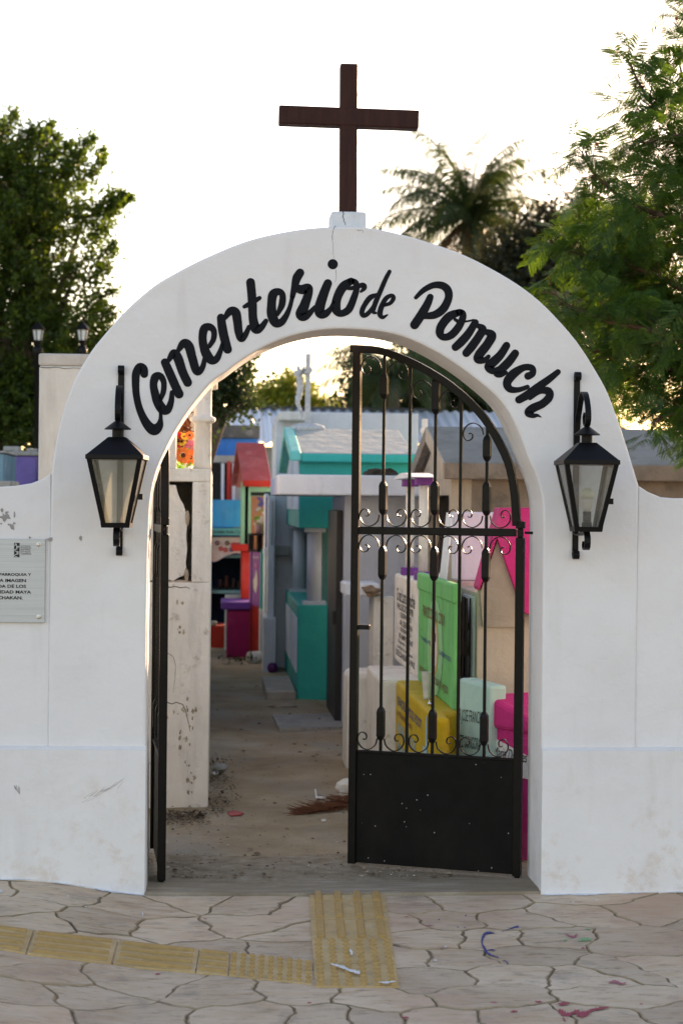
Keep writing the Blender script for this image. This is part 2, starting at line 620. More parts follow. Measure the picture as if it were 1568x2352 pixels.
def stone_mat():
    m, nt, N, L, bs = new_mat('stamped_concrete_stone')
    tc = N.new('ShaderNodeTexCoord').outputs['Object']
    oi = N.new('ShaderNodeObjectInfo')
    c = ramp(nt, noise(nt, tc, 1.7, 6, 0.6), [(0.30, (0.40, 0.27, 0.175)), (0.5, (0.52, 0.385, 0.265)), (0.72, (0.61, 0.49, 0.37))])
    gr = ramp(nt, noise(nt, tc, 10, 8, 0.72, (0.7, 1.8, 1)), [(0.42, (0, 0, 0)), (0.66, (0.75, 0.75, 0.75))])
    c = mix(nt, gr, c, (0.59, 0.48, 0.375))
    gr2 = ramp(nt, noise(nt, tc, 16, 8, 0.75, (0.6, 1.7, 1)), [(0.53, (0, 0, 0)), (0.66, (0.85, 0.85, 0.85))])
    c = mix(nt, gr2, c, (0.26, 0.185, 0.12))
    sp = ramp(nt, noise(nt, tc, 4.5, 9, 0.7), [(0.55, (0, 0, 0)), (0.68, (0.75, 0.75, 0.75))])
    c = mix(nt, sp, c, (0.27, 0.23, 0.19))
    pk = ramp(nt, noise(nt, tc, 1.1, 4, 0.6), [(0.50, (0, 0, 0)), (0.66, (0.6, 0.6, 0.6))])
    c = mix(nt, pk, c, (0.49, 0.30, 0.21))
    hv = N.new('ShaderNodeMapRange')
    hv.inputs[3].default_value = 0.90
    hv.inputs[4].default_value = 1.24
    L.new(oi.outputs['Random'], hv.inputs[0])
    mu = N.new('ShaderNodeVectorMath')
    mu.operation = 'SCALE'
    L.new(c, mu.inputs[0])
    L.new(hv.outputs[0], mu.inputs['Scale'])
    L.new(mu.outputs[0], bs.inputs['Base Color'])
    bs.inputs['Roughness'].default_value = 0.72
    bs.inputs['Specular IOR Level'].default_value = 0.35
    b0 = bump(nt, bs, noise(nt, tc, 5, 3, 0.5, (0.6, 1.8, 1)), 0.55, 0.03)
    b1 = bump(nt, bs, noise(nt, tc, 22, 6, 0.65, (0.4, 2.0, 1)), 0.6, 0.012, b0)
    bump(nt, bs, noise(nt, tc, 120, 4, 0.7), 0.3, 0.003, b1)
    return m

MORTAR, STONE = mortar_mat(), stone_mat()
EDGE = paint('stained_stone_edge', (0.42, 0.315, 0.205), 0.9, 0.3, 7, 0.5, 60, 0.5, 12, (0.20, 0.15, 0.11), 0.35, 8)

def sidewalk_base():
    nx, ny = 120, 30
    vv = []
    for j in range(ny):
        for i in range(nx):
            x, y = -7 + 14 * i / (nx - 1), -5.5 + 5.6 * j / (ny - 1)
            vv.append((x, y, gz(x, y) - 0.007))
    ff = [(j * nx + i, j * nx + i + 1, (j + 1) * nx + i + 1, (j + 1) * nx + i) for j in range(ny - 1) for i in range(nx - 1)]
    return MB().add(vv, ff)
sidewalk = sidewalk_base().build('sidewalk', MORTAR, recalc=False, kind='structure')
MB().box(-900, 900, -40, -5.5, -0.30, -0.10).build('road', flat('asphalt', (0.06, 0.06, 0.06), 0.9), kind='structure')

def clip(poly, p, n):
    """keep the part of the polygon where (q - p) . n <= 0"""
    out = []
    for i in range(len(poly)):
        a, b = poly[i], poly[(i + 1) % len(poly)]
        da, db = (a - p).dot(n), (b - p).dot(n)
        if da <= 0:
            out.append(a)
        if (da < 0 < db) or (db < 0 < da):
            out.append(a + (b - a) * (da / (da - db)))
    return out

K = 0.5126
stone_l = [(300, 300), (60, 380), (170, 430), (590, 360), (840, 335), (1150, 360), (1350, 375), (440, 450), (800, 480), (1130, 450), (1345, 490),
           (930, 560), (1280, 565), (500, 545), (120, 520), (110, 610), (200, 665), (610, 700), (60, 760), (380, 770), (1000, 760), (1330, 760), (150, 860), (560, 860), (1110, 862), (1460, 862)]
stone_r = [(330, 365), (630, 345), (265, 432), (480, 425), (830, 432), (1110, 405), (1130, 325), (1430, 380), (450, 510), (715, 512), (960, 510), (1360, 525),
           (320, 582), (540, 595), (890, 592), (1290, 655), (440, 685), (770, 670), (1150, 685), (1500, 640), (720, 775), (1310, 772), (200, 785), (130, 862), (430, 875), (850, 875), (1250, 862), (1530, 855)]
sites = [G(x * K, 1894.5 + y * K).to_2d() for x, y in stone_l] + [G(764 + x * K, 1894.5 + y * K).to_2d() for x, y in stone_r]
ntr = len(sites)
rs = random.Random(3)
for j in range(10):
    for i in range(-9, 10):
        q = Vector((0.42 * (i + 0.5 * (j % 2)) + rs.uniform(-.10, .10), -0.22 - 0.42 * j + rs.uniform(-.09, .09)))
        if min((q - s).length for s in sites[:ntr]) > 0.33 and abs(q.x) < 3.6:
            sites.append(q)
for i, s in enumerate(sites):
    if abs(s.x) > 3.2 or s.y < -3.9:
        continue
    poly = [s + Vector((-0.7, -0.6)), s + Vector((0.7, -0.6)), s + Vector((0.7, 0.6)), s + Vector((-0.7, 0.6))]
    for k, t in enumerate(sites):
        if k != i and (t - s).length < 1.5:
            n_ = (t - s).normalized()
            poly = clip(poly, (s + t) / 2 - n_ * 0.0026, n_)
    poly = clip(poly, Vector((0, -0.004)), Vector((0, 1)))
    if abs(s.x) < 0.9 and s.y > -0.6:
        poly = clip(poly, Vector((0, -0.030)), Vector((0, 1)))
    if len(poly) < 3:
        continue
    c = sum(poly, Vector((0, 0))) / len(poly)
    # outlines follow one shared wobble so that neighbours stay parallel
    ring = []
    for a, b in zip(poly, poly[1:] + poly[:1]):
        m_ = max(1, int((b - a).length / 0.03))
        for q in range(m_):
            p = a + (b - a) * (q / m_)
            w = Vector((0.020 * math.sin(9 * p.y + 2.1 * p.x) + 0.010 * math.sin(31 * p.y - 11 * p.x) + 0.004 * math.sin(83 * p.y + 37 * p.x), 0.024 * math.sin(7 * p.x - 1.7 * p.y + 1) + 0.012 * math.sin(27 * p.x + 8 * p.y) + 0.005 * math.sin(71 * p.x - 19 * p.y)))
            if p.y < -0.15:
                p = p + w
            ring.append(p)
    hj = rs.uniform(-0.001, 0.003)
    tx, ty = rs.uniform(-.006, .006), rs.uniform(-.006, .006)
    def lift(p, ins, z):
        d = (c - p)
        q = p + d.normalized() * min(ins, d.length * 0.5)
        return (q.x, q.y, gz(q.x, q.y) + z + hj + tx * (q.x - c.x) + ty * (q.y - c.y))
    n = len(ring)
    mb = MB()
    vv = [lift(p, 0.0, -0.009) for p in ring] + [lift(p, 0.001, -0.003) for p in ring] + [lift(p, 0.0062, 0.0) for p in ring]
    vv.append((c.x, c.y, gz(c.x, c.y) + hj + 0.001))
    ff = []
    for k in range(n):
        k2 = (k + 1) % n
        ff += [(k, k2, n + k2, n + k), (n + k, n + k2, 2 * n + k2, 2 * n + k), (2 * n + k, 2 * n + k2, 3 * n)]
    mb.add(vv, ff)
    so = mb.build('paving_stone', STONE, sidewalk, recalc=False)
    so.data.materials.append(EDGE)
    for fi, pl in enumerate(so.data.polygons):
        pl.material_index = 0 if fi % 3 == 2 else 1

# ------------------------------------------------------------------ tactile paving
def tact_mat():
    m, nt, N, L, bs = new_mat('ochre_tactile_tile')
    tc = N.new('ShaderNodeTexCoord').outputs['Object']
    c = ramp(nt, noise(nt, tc, 6, 7, 0.65), [(0.3, (0.44, 0.29, 0.125)), (0.55, (0.55, 0.375, 0.165)), (0.75, (0.60, 0.46, 0.28))])
    s = ramp(nt, noise(nt, tc, 14, 9, 0.78), [(0.52, (0, 0, 0)), (0.68, (0.8, 0.8, 0.8))])
    c = mix(nt, s, c, (0.27, 0.21, 0.14))
    L.new(c, bs.inputs['Base Color'])
    bs.inputs['Roughness'].default_value = 0.7
    bump(nt, bs, noise(nt, tc, 90, 4), 0.3, 0.004)
    return m
TACT = tact_mat()
TACT_R = flat('ochre_tactile_relief', (0.45, 0.275, 0.095), 0.7)  # deeper than the tile: paint left on top, plus painted-in relief shading

def tile(corners, kind, nb=4):
    """corners: 4 plan points (far-left, far-right, near-right, near-left). kind: bars along the tile u or v, or domes"""
    A, B, C_, D = [Vector((p[0], p[1])) for p in corners]
    def uv(u, v):
        p = (A + (B - A) * u) * (1 - v) + (D + (C_ - D) * u) * v
        return p
    def z(p, h):
        return (p.x, p.y, gz(p.x, p.y) + h)
    mb = MB()
    e = 0.012
    nu = 6
    top, bot = [], []
    loop = [(e + (1 - 2 * e) * k / nu, e) for k in range(nu)] + [(1 - e, e + (1 - 2 * e) * k / nu) for k in range(nu)] + \
           [(1 - e - (1 - 2 * e) * k / nu, 1 - e) for k in range(nu)] + [(e, 1 - e - (1 - 2 * e) * k / nu) for k in range(nu)]
    n = len(loop)
    vv = [z(uv(*q), -0.01) for q in loop] + [z(uv(*q), 0.007) for q in loop] + [z(uv(0.5, 0.5), 0.0075)]
    mb.add(vv, [(k, (k + 1) % n, n + (k + 1) % n, n + k) for k in range(n)] + [(n + k, n + (k + 1) % n, 2 * n) for k in range(n)])
    t = mb.build('tactile_tile', TACT, sidewalk)
    rb = MB()
    if kind in ('u', 'v'):
        for k in range(nb):
            c = (k + 0.5) / nb
            w = 0.24 / nb
            pr = [(-w, 0.004), (-w * 0.55, 0.016), (w * 0.55, 0.016), (w, 0.004)]
            ends = (0.07, 0.93)
            rows = []
            for s in ends:
                for o_, h in pr:
                    q = uv(s, c + o_) if kind == 'u' else uv(c + o_, s)
                    rows.append(z(q, h))
            rb.add(rows, [(0, 1, 5, 4), (1, 2, 6, 5), (2, 3, 7, 6), (0, 3, 2, 1), (4, 5, 6, 7)])
    else:
        nx, ny = kind
        du = (uv(1, .5) - uv(0, .5)).length / nx
        for a in range(nx):
            for b in range(ny):
                q = uv((a + 0.5) / nx, (b + 0.5) / ny)
                r = du * 0.30
                vv = []
                for rr_, h in ((r, 0.004), (r * 0.8, 0.013), (r * 0.45, 0.017)):
                    for k in range(10):
                        an = 2 * math.pi * k / 10
                        vv.append(z(q + Vector((math.cos(an), math.sin(an))) * rr_, h))
                ff = [(i * 10 + k, i * 10 + (k + 1) % 10, (i + 1) * 10 + (k + 1) % 10, (i + 1) * 10 + k) for i in range(2) for k in range(10)]
                ff.append(tuple(20 + k for k in range(10)))
                rb.add(vv, ff)
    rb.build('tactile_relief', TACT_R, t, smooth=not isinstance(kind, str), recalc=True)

# strip running up to the gate
rows = [2053, 2074, 2116, 2161, 2217, 2271]
def strip_x(y):
    t = (y - 2053) / (2271 - 2053)
    return 708 + 13 * t, 885 + 34 * t
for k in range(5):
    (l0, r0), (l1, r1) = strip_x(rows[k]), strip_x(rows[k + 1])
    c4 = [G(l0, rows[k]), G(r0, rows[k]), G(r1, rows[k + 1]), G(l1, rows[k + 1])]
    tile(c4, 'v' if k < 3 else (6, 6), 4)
# strip running along the wall
xs_ = [-420, -215, 12, 60 + 205, 452, 526, 718]
def side_y(x):
    return 2133 + (2212 - 2133) * x / 715.0, 2187 + (2265 - 2187) * x / 715.0
jx = [-370, -160, 70, 265, 455, 526, 719]
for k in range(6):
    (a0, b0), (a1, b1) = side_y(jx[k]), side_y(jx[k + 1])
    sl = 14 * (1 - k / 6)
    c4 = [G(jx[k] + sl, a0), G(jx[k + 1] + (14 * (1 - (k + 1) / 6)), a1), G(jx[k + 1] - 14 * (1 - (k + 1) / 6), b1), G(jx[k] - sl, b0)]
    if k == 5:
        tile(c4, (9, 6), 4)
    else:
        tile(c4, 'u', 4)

# ------------------------------------------------------------------ paint spilled on the paving
def splash(px, py, rx, ry, mat, seed, n=18, jag=0.45, elong=None, h=0.0035):
    rr = random.Random(seed)
    c = G(px, py)
    ex = (G(px + rx, py) - c).to_2d()
    ey = (G(px, py + ry) - c).to_2d()
    pts = []
    for k in range(n):
        a = 2 * math.pi * k / n
        q = c.to_2d() + (ex * math.cos(a) + ey * math.sin(a)) * rr.uniform(1 - jag, 1 + jag * 0.4)
        pts.append((q.x, q.y, gz(q.x, q.y) + h))
    cc = (c.x, c.y, gz(c.x, c.y) + h + 0.0006)
    mb = MB().add(pts + [cc], [(k, (k + 1) % n, n) for k in range(n)])
    mb.build('paint_splash', mat, sidewalk, recalc=False)

PBLUE = flat('spilled_blue_paint', (0.035, 0.045, 0.22), 0.6)
PRED = flat('spilled_crimson_paint', (0.36, 0.03, 0.07), 0.6)
PPINK = flat('spilled_pink_paint', (0.42, 0.13, 0.17), 0.7)
PGREEN = flat('spilled_green_paint', (0.22, 0.42, 0.20), 0.7)
PWHITE = flat('spilled_white_paint', (0.72, 0.74, 0.78), 0.7)
def R2(x, y):
    return 764 + x * K, 1894.5 + y * K
def L2(x, y):
    return x * K, 1894.5 + y * K
def dribble(pts, fm, mat, seed, h=0.0038):
    """a run of spilled paint: (x, y, half width) in the tracing, ragged edges"""
    rr = random.Random(seed)
    A = catmull(pts, 3.0)
    vv = []
    for i, a in enumerate(A):
        t = A[min(i + 1, len(A) - 1)] - A[max(i - 1, 0)]
        l_ = math.hypot(t[0], t[1]) + 1e-6
        nx_, ny_ = -t[1] / l_, t[0] / l_
        for s in (-1, 1):
            w = a[2] * rr.uniform(.45, 1.35)
            q = G(*fm(a[0] + nx_ * w * s, a[1] + ny_ * w * s))
            vv.append((q.x, q.y, gz(q.x, q.y) + h))
    MB().add(vv, [(2 * i, 2 * i + 1, 2 * i + 3, 2 * i + 2) for i in range(len(A) - 1)]).build('paint_splash', mat, sidewalk, recalc=False)
dribble([(726, 490, 1), (705, 486, 4), (682, 492, 8), (670, 512, 5), (668, 535, 3), (678, 556, 6), (688, 575, 5), (710, 588, 3), (742, 598, 2)], R2, PBLUE, 1)
dribble([(690, 566, 1), (712, 564, 3), (730, 567, 1)], R2, PBLUE, 2)
dribble([(756, 482, 1), (790, 470, 1.5), (822, 461, 5), (832, 458, 2)], R2, PBLUE, 3)
dribble([(758, 612, 1), (776, 616, 2), (784, 630, 3)], R2, PBLUE, 4)
dribble([(1012, 832, 6), (1030, 850, 13), (1060, 852, 7), (1085, 842, 9), (1110, 852, 14), (1140, 845, 10), (1165, 832, 5), (1200, 826, 5), (1236, 821, 2)], R2, PRED, 5)
dribble([(1008, 806, 3), (1030, 806, 7), (1060, 803, 3)], R2, PRED, 6)
dribble([(1030, 868, 3), (1040, 884, 5)], R2, PRED, 7)
dribble([(1040, 492, 2), (1075, 505, 5), (1095, 494, 3)], R2, PPINK, 8)
dribble([(1098, 524, 3), (1128, 516, 9), (1158, 518, 5)], R2, PGREEN, 9)
dribble([(1235, 712, 3), (1262, 706, 6), (1290, 716, 5), (1312, 712, 2)], R2, PPINK, 10)
dribble([(-8, 644, 3), (20, 652, 5), (48, 660, 6), (70, 672, 5), (95, 678, 8), (122, 684, 6)], R2, PWHITE, 11, 0.0175)
dribble([(76, 578, 3), (84, 592, 6), (86, 604, 3)], R2, PWHITE, 12, 0.0175)
dribble([(205, 728, 2), (245, 728, 4), (282, 722, 2)], R2, PWHITE, 13, 0.0175)
k_ = 0
for (x, y, a, b, m_) in [
        (595, 410, 2, 2, PBLUE), (475, 428, 2, 1.5, PBLUE), (560, 462, 2, 1.5, PBLUE), (590, 464, 2, 1.5, PBLUE),
        (1142, 470, 5, 2, PGREEN), (1040, 520, 4, 2, PGREEN), (920, 538, 2, 1, PGREEN),
        (1120, 555, 5, 2, PPINK), (1380, 806, 5, 1.5, PPINK),
        (920, 797, 10, 2.2, PRED), (810, 840, 9, 2.5, PRED), (325, 868, 9, 2.8, PRED),
        (330, 416, 7, 1.0, PRED), (720, 800, 9, 2.2, PPINK), (490, 558, 3, 1.5, PRED), (430, 455, 12, 1.0, PPINK),
        (1122, 313, 5, 2.5, PWHITE), (1075, 350, 2.5, 1.5, PWHITE), (1180, 340, 3, 1.5, PWHITE), (1395, 297, 2.5, 1.5, PWHITE), (460, 610, 5, 1.8, PWHITE), (505, 550, 4, 1.6, PWHITE)]:
    k_ += 1
    splash(*R2(x, y), a, b, m_, k_)
for (x, y, a, b, m_) in [(705, 672, 6, 2.2, PRED), (1385, 801, 5, 1.5, PRED), (920, 424, 4, 1.2, PPINK), (640, 405, 1, 6, PWHITE), (305, 323, 3, 1.8, PWHITE), (385, 370, 3, 2, PWHITE), (120, 248, 4, 2, PWHITE),
                         (685, 330, 4, 1.2, PWHITE), (245, 222, 15, 3, PWHITE), (5, 300, 5, 4, PWHITE)]:
    k_ += 1
    splash(*L2(x, y), a, b, m_, k_)

# ================================================================== GATEWAY
T = 0.36                                     # thickness of the wall
outer = [(108, 2060), (113, 1500), (116, 1250), (118.5, 1085), (126, 1033), (135, 986), (146, 942), (158, 907), (176, 863), (200, 822), (220, 793), (256, 750), (293, 709), (352, 658), (403, 627), (476, 590),
         (574, 551), (680, 528), (775, 520), (841, 522), (900, 533), (958, 548), (1050, 579), (1123, 614), (1196, 658), (1251, 703), (1306, 762), (1335, 800), (1361, 841), (1391, 894), (1414, 952), (1434, 1011), (1452, 1070), (1466, 1115),
         (1464, 1250), (1461, 1500), (1456, 2060)]
inner = [(1241, 2060), (1243, 1724), (1245, 1406), (1247, 1208), (1245, 1148), (1233, 1099), (1213, 1053), (1196, 1007), (1171, 952), (1141, 912), (1086, 865), (1031, 826), (977, 795), (922, 772), (870, 761), (830, 757), (785, 755),
         (734, 758), (679, 769), (625, 788), (570, 817), (515, 857), (485, 879), (441, 931), (402, 989), (378, 1036), (363, 1071), (351, 1109), (344, 1156), (341, 1214), (338, 1331), (335.5, 1463), (335, 2060)]

def wallpts(pts, Y=0.0, step=14):
    A = catmull(pts, step) if step else np.array(pts, float)
    return [P(a[0], a[1], Y) for a in A]

gate_base = Vector((0, 0.18, 0.0))
gateway = thing('arched_gateway', 'white rendered round arch gateway with black painted script lettering and plinth', 'archway', gate_base)
ring = wallpts(outer[:3], 0, 0) + wallpts(outer[3:34], 0, 16) + wallpts(outer[34:], 0, 0) + wallpts(inner[:3], 0, 0) + wallpts(inner[3:31], 0, 16) + wallpts(inner[31:], 0, 0)
for p in ring:
    if p.z < 0.2:
        p.z = -0.06
mb = MB().prism(ring, (0, T, 0))
mb.build('arch_wall', WHITE, gateway, bevel=0.010)

PLZ = P(250, 1714, 0).z                     # top of the plinth
def plinth(x0, x1, parent, xe0=0.0, xe1=0.0):
    h = 0.026
    pts = [(x0, -h, -0.06), (x0, -h, PLZ - 0.012), (x0, -0.001, PLZ), (x0, 0.0, PLZ), (x0, 0.03, PLZ - 0.001), (x0, 0.03, -0.06)]
    MB().prism(pts, (x1 - x0, 0, 0)).build('plinth', WHITE, parent)
xl0, xl1 = P(108, 1800, 0).x, P(335, 1800, 0).x
xr0, xr1 = P(1242, 1800, 0).x, P(1457, 1800, 0).x
plinth(-2.3, xl1, gateway)
plinth(xr0, 2.3, gateway)

# side walls with their curved shoulders
wl_ = thing('boundary_wall', 'white rendered wall with peeling paint left of the arch, behind the metal plaque', 'wall', (-2.2, 0.2, 0))
sh = [P(x, y, 0.012) for x, y in [(117.5, 1087), (113, 1090), (97, 1100.5), (73, 1110), (35, 1116), (0, 1118), (-60, 1118)]]
zl = sh[-1].z
pts = [Vector((-4.2, 0.012, -0.06)), Vector((P(113, 1500, 0).x, 0.012, -0.06)), Vector((P(117, 1200, 0).x, 0.012, P(117, 1200, 0).z))] + sh + [Vector((-4.2, 0.012, zl))]
MB().prism(pts, (0, T - 0.03, 0)).build('wall_body', WHITE, wl_, bevel=0.006)
plinth(-4.2, -2.301, wl_)
wr_ = thing('boundary_wall', 'white rendered wall right of the arch, with a dipped shoulder', 'wall', (2.2, 0.2, 0))
sh = [P(x, y, 0.012) for x, y in [(1466, 1116), (1487, 1130), (1516, 1142), (1546, 1144.5), (1600, 1144)]]
pts = [Vector((4.2, 0.012, -0.06)), Vector((4.2, 0.012, sh[-1].z))] + sh[::-1] + [Vector((P(1459, 1500, 0).x, 0.012, P(1459, 1500, 0).z)), Vector((P(1457, 2000, 0).x, 0.012, -0.06))]
MB().prism(pts, (0, T - 0.03, 0)).build('wall_body', WHITE, wr_, bevel=0.006)
plinth(2.301, 4.2, wr_)

# peeled spots in the paint beside the plaque
def chip(px, py, rx, ry, seed, parent, mat, Y=0.0105, n=16):
    rr = random.Random(seed)
    pts = []
    for k in range(n):
        a = 2 * math.pi * k / n
        q = rr.uniform(0.45, 1.15)
        pts.append(P(px + rx * math.cos(a) * q, py + ry * math.sin(a) * q, Y))
    c = P(px, py, Y)
    MB().add(pts + [c], [(k, (k + 1) % n, n) for k in range(n)]).build('peeled_spot', mat, parent, recalc=False)
CHIP = flat('bare_grey_render', (0.33, 0.31, 0.30), 0.9)
for i, (x, y, a, b) in enumerate([(12, 1188, 14, 10), (6, 1172, 5, 5), (16, 1177, 6, 4), (34, 1182, 3, 8), (28, 1211, 7, 9), (3, 1203, 4, 3), (33, 1202, 4, 3), (20, 1205, 3, 3), (116, 1239, 8, 6), (186, 1237, 5, 7), (69, 1235, 4, 3)]):
    chip(x * 1.0, y, a, b, 40 + i, wl_ if x < 100 else gateway, CHIP, 0.0105 if x < 100 else -0.0015)
SCUFF = flat('grey_scuff', (0.47, 0.44, 0.43), 0.9)
for i in range(16):
    rr = random.Random(i)
    x = 188 + i * 5.5
    y = 1838 - i * 2.3 + rr.uniform(-4, 8)
    a, b = P(x, y, -0.0275), P(x + rr.uniform(14, 26), y - rr.uniform(10, 20), -0.0275)
    d = (b - a).cross(Vector((0, 1, 0))).normalized() * rr.uniform(0.0006, 0.0014)
    MB().add([a + d, a - d, b - d * .3, b + d * .3], [(0, 1, 2, 3)]).build('scuff_mark', SCUFF, gateway, recalc=False)
for i in range(7):
    rr = random.Random(90 + i)
    x, y = 36 + i * 1.6, 1812 + i * 2
    a, b = P(x, y, -0.0275), P(x + rr.uniform(-4, 4), y - rr.uniform(8, 18), -0.0275)
    d = Vector((rr.uniform(0.001, 0.003), 0, 0))
    MB().add([a + d, a - d, b - d * .3, b + d * .3], [(0, 1, 2, 3)]).build('scuff_mark', SCUFF, wl_, recalc=False)

# ragged edge of wall paint brushed onto the pavement
def paint_edge(xa, xb, seed):
    rr = random.Random(seed)
    n = int((xb - xa) / 0.018)
    vv = []
    for i in range(n + 1):
        x = xa + (xb - xa) * i / n
        w = max(0.0, 0.010 + 0.010 * math.sin(x * 9 + seed) + 0.008 * math.sin(x * 31) + rr.uniform(-.006, .008))
        vv += [(x, -0.024, gz(x, 0) + 0.006), (x, -0.028 - w, gz(x, -.03) + 0.0045)]
    MB().add(vv, [(2 * i, 2 * i + 1, 2 * i + 3, 2 * i + 2) for i in range(n)]).build('paint_splash', PWHITE, sidewalk, recalc=False)
paint_edge(-2.2, xl1 - .01, 3)
paint_edge(xr0 + .01, 2.2, 5)

# ------------------------------------------------------------------ lettering
def zA(x, y):
    return (450 + x / 1.568) / 1.7417, (900 + y / 1.568) / 1.7417
def zB(x, y):
    return (1350 + x / 1.568) / 1.7417, (900 + y / 1.568) / 1.7417

UNIT = 1 / 1.568 / 1.7417 / 540.0            # metres for one unit of the tracing
def letter(strokes, fmap, dots=()):
    mb = MB()
    for si, st in enumerate(strokes):
        A = catmull(st, 5)
        Y = -0.0016 - 0.0003 * si
        pts = [P(*fmap(a[0], a[1]), Y) for a in A]
        hw = [max(1.0, a[2] * 0.95) * UNIT / 2 for a in A]
        n = len(pts)
        vv = []
        tg = []
        for i in range(n):
            t = pts[min(i + 1, n - 1)] - pts[max(i - 1, 0)]
            t.y = 0
            tg.append(t.normalized())
        for i in range(n):
            nn = Vector((-tg[i].z, 0, tg[i].x))
            vv += [pts[i] + nn * hw[i], pts[i] - nn * hw[i]]
        mb.add(vv, [(2 * i, 2 * i + 1, 2 * i + 3, 2 * i + 2) for i in range(n - 1)])
        for end in (0, n - 1):
            s = -1 if end == 0 else 1
            t = tg[end] * s
            nn = Vector((-t.z, 0, t.x))
            fan = [pts[end]] + [pts[end] + (nn * math.cos(a) + t * math.sin(a)) * hw[end] for a in [math.pi * k / 10 for k in range(11)]]
            mb.add(fan, [(0, k, k + 1) for k in range(1, 11)])
    for (x, y, r) in dots:
        c = P(*fmap(x, y), -0.0016)
        mb.add([c] + [c + Vector((math.cos(a), 0, math.sin(a))) * r * UNIT for a in [2 * math.pi * k / 24 for k in range(24)]], [(0, 1 + k, 1 + (k + 1) % 24) for k in range(24)])
    mb.build('letter', BLACK, gateway, recalc=False)

letter([[(200, 936, 50), (196, 903, 54), (172, 892, 56), (150, 930, 54), (146, 990, 50), (150, 1060, 46), (165, 1135, 46), (192, 1205, 52), (228, 1262, 64), (264, 1284, 74), (294, 1258, 54), (303, 1215, 28), (302, 1170, 24), (296, 1140, 22)]], zA)
letter([[(300, 1095, 30), (320, 1045, 36), (322, 985, 38), (300, 948, 46), (270, 955, 56), (258, 1000, 50), (266, 1050, 54), (285, 1110, 62), (315, 1155, 66), (346, 1160, 52), (368, 1110, 40), (374, 1050, 30)]], zA)
letter([[(330, 862, 54), (360, 930, 58), (395, 1010, 58), (418, 1060, 60)], [(352, 850, 30), (385, 805, 54), (412, 838, 62), (440, 920, 58), (472, 988, 58)], [(405, 800, 24), (445, 744, 54), (478, 758, 62), (500, 830, 58), (525, 912, 54), (547, 920, 40), (568, 885, 36), (578, 840, 30)]], zA)
letter([[(608, 760, 30), (634, 715, 36), (636, 665, 40), (612, 640, 48), (578, 648, 56), (566, 695, 54), (570, 750, 56), (590, 810, 64), (622, 848, 58), (654, 838, 46), (677, 790, 34), (690, 745, 26)]], zA)
letter([[(681, 582, 54), (690, 650, 60), (705, 720, 60), (722, 780, 58)], [(700, 590, 26), (738, 542, 52), (772, 548, 60), (784, 605, 58), (792, 670, 54), (808, 712, 50), (834, 688, 38), (856, 640, 30)]], zA)
letter([[(866, 360, 58), (872, 420, 58), (878, 500, 58), (882, 590, 58), (900, 650, 68), (932, 642, 46), (962, 602, 32)], [(828, 512, 26), (870, 490, 36), (922, 458, 28)]], zA)
letter([[(1035, 560, 26), (1062, 500, 44), (1066, 440, 42), (1042, 418, 46), (1008, 435, 60), (998, 490, 58), (1000, 560, 66), (1022, 613, 60), (1057, 610, 50), (1087, 572, 40), (1112, 515, 30), (1128, 450, 28)]], zA)
letter([[(1128, 450, 34), (1140, 395, 44), (1155, 335, 58), (1176, 300, 56)], [(1150, 395, 50), (1190, 405, 62), (1226, 395, 58), (1228, 430, 56), (1205, 500, 64), (1183, 560, 74), (1206, 575, 54), (1242, 546, 38), (1268, 515, 26)]], zA)
letter([[(1350, 366, 56), (1325, 430, 62), (1300, 510, 68), (1302, 553, 66), (1332, 558, 52), (1367, 527, 34), (1385, 490, 26)]], zA, [(1381, 246, 32)])
letter([[(1496, 352, 46), (1445, 388, 60), (1408, 460, 58), (1402, 528, 62), (1432, 555, 46), (1480, 530, 50), (1512, 460, 46), (1530, 400, 40), (1524, 362, 40), (1494, 352, 44)], [(1470, 396, 24), (1500, 396, 28), (1535, 385, 30), (1572, 378, 36), (1578, 396, 32), (1557, 418, 16)]], zA)
letter([[(245, 437, 22), (205, 455, 36), (170, 500, 34), (152, 545, 34), (162, 568, 32), (190, 555, 30), (225, 510, 26), (248, 460, 22)], [(325, 292, 26), (300, 340, 30), (270, 410, 32), (240, 480, 34), (222, 540, 30), (240, 552, 16)]], zB)
letter([[(288, 505, 20), (330, 490, 26), (350, 458, 30), (338, 442, 26), (302, 462, 32), (272, 520, 36), (266, 562, 36), (284, 579, 26), (312, 563, 10)]], zB)
letter([[(490, 455, 26), (540, 408, 36), (600, 378, 42), (655, 380, 50), (690, 410, 54), (694, 460, 52), (662, 525, 56), (608, 563, 52), (540, 572, 40)], [(580, 452, 44), (560, 500, 54), (520, 570, 60), (482, 626, 60)]], zB)
letter([[(765, 547, 44), (702, 572, 58), (652, 630, 58), (640, 678, 54), (665, 704, 46), (712, 690, 52), (757, 640, 52), (784, 582, 46), (782, 552, 42), (758, 547, 42)], [(735, 592, 22), (762, 607, 24), (808, 604, 13), (850, 596, 14)]], zB)
letter([[(862, 612, 46), (820, 680, 54), (775, 732, 58), (738, 766, 52)], [(868, 628, 26), (908, 652, 54), (884, 700, 56), (842, 760, 58), (806, 803, 54)], [(915, 665, 30), (965, 690, 60), (940, 745, 60), (890, 810, 62), (880, 842, 58), (918, 848, 40), (945, 825, 28)]], zB)
letter([[(1058, 756, 50), (1020, 815, 56), (975, 860, 62), (945, 890, 58), (975, 915, 48), (1010, 900, 30)], [(1112, 805, 52), (1075, 855, 58), (1030, 900, 58), (998, 928, 54), (1022, 940, 36), (1055, 925, 24)]], zB)
letter([[(1192, 948, 50), (1222, 930, 44), (1216, 897, 44), (1165, 895, 46), (1100, 935, 62), (1062, 988, 58), (1078, 1028, 48), (1130, 1034, 36), (1190, 1016, 30)]], zB)
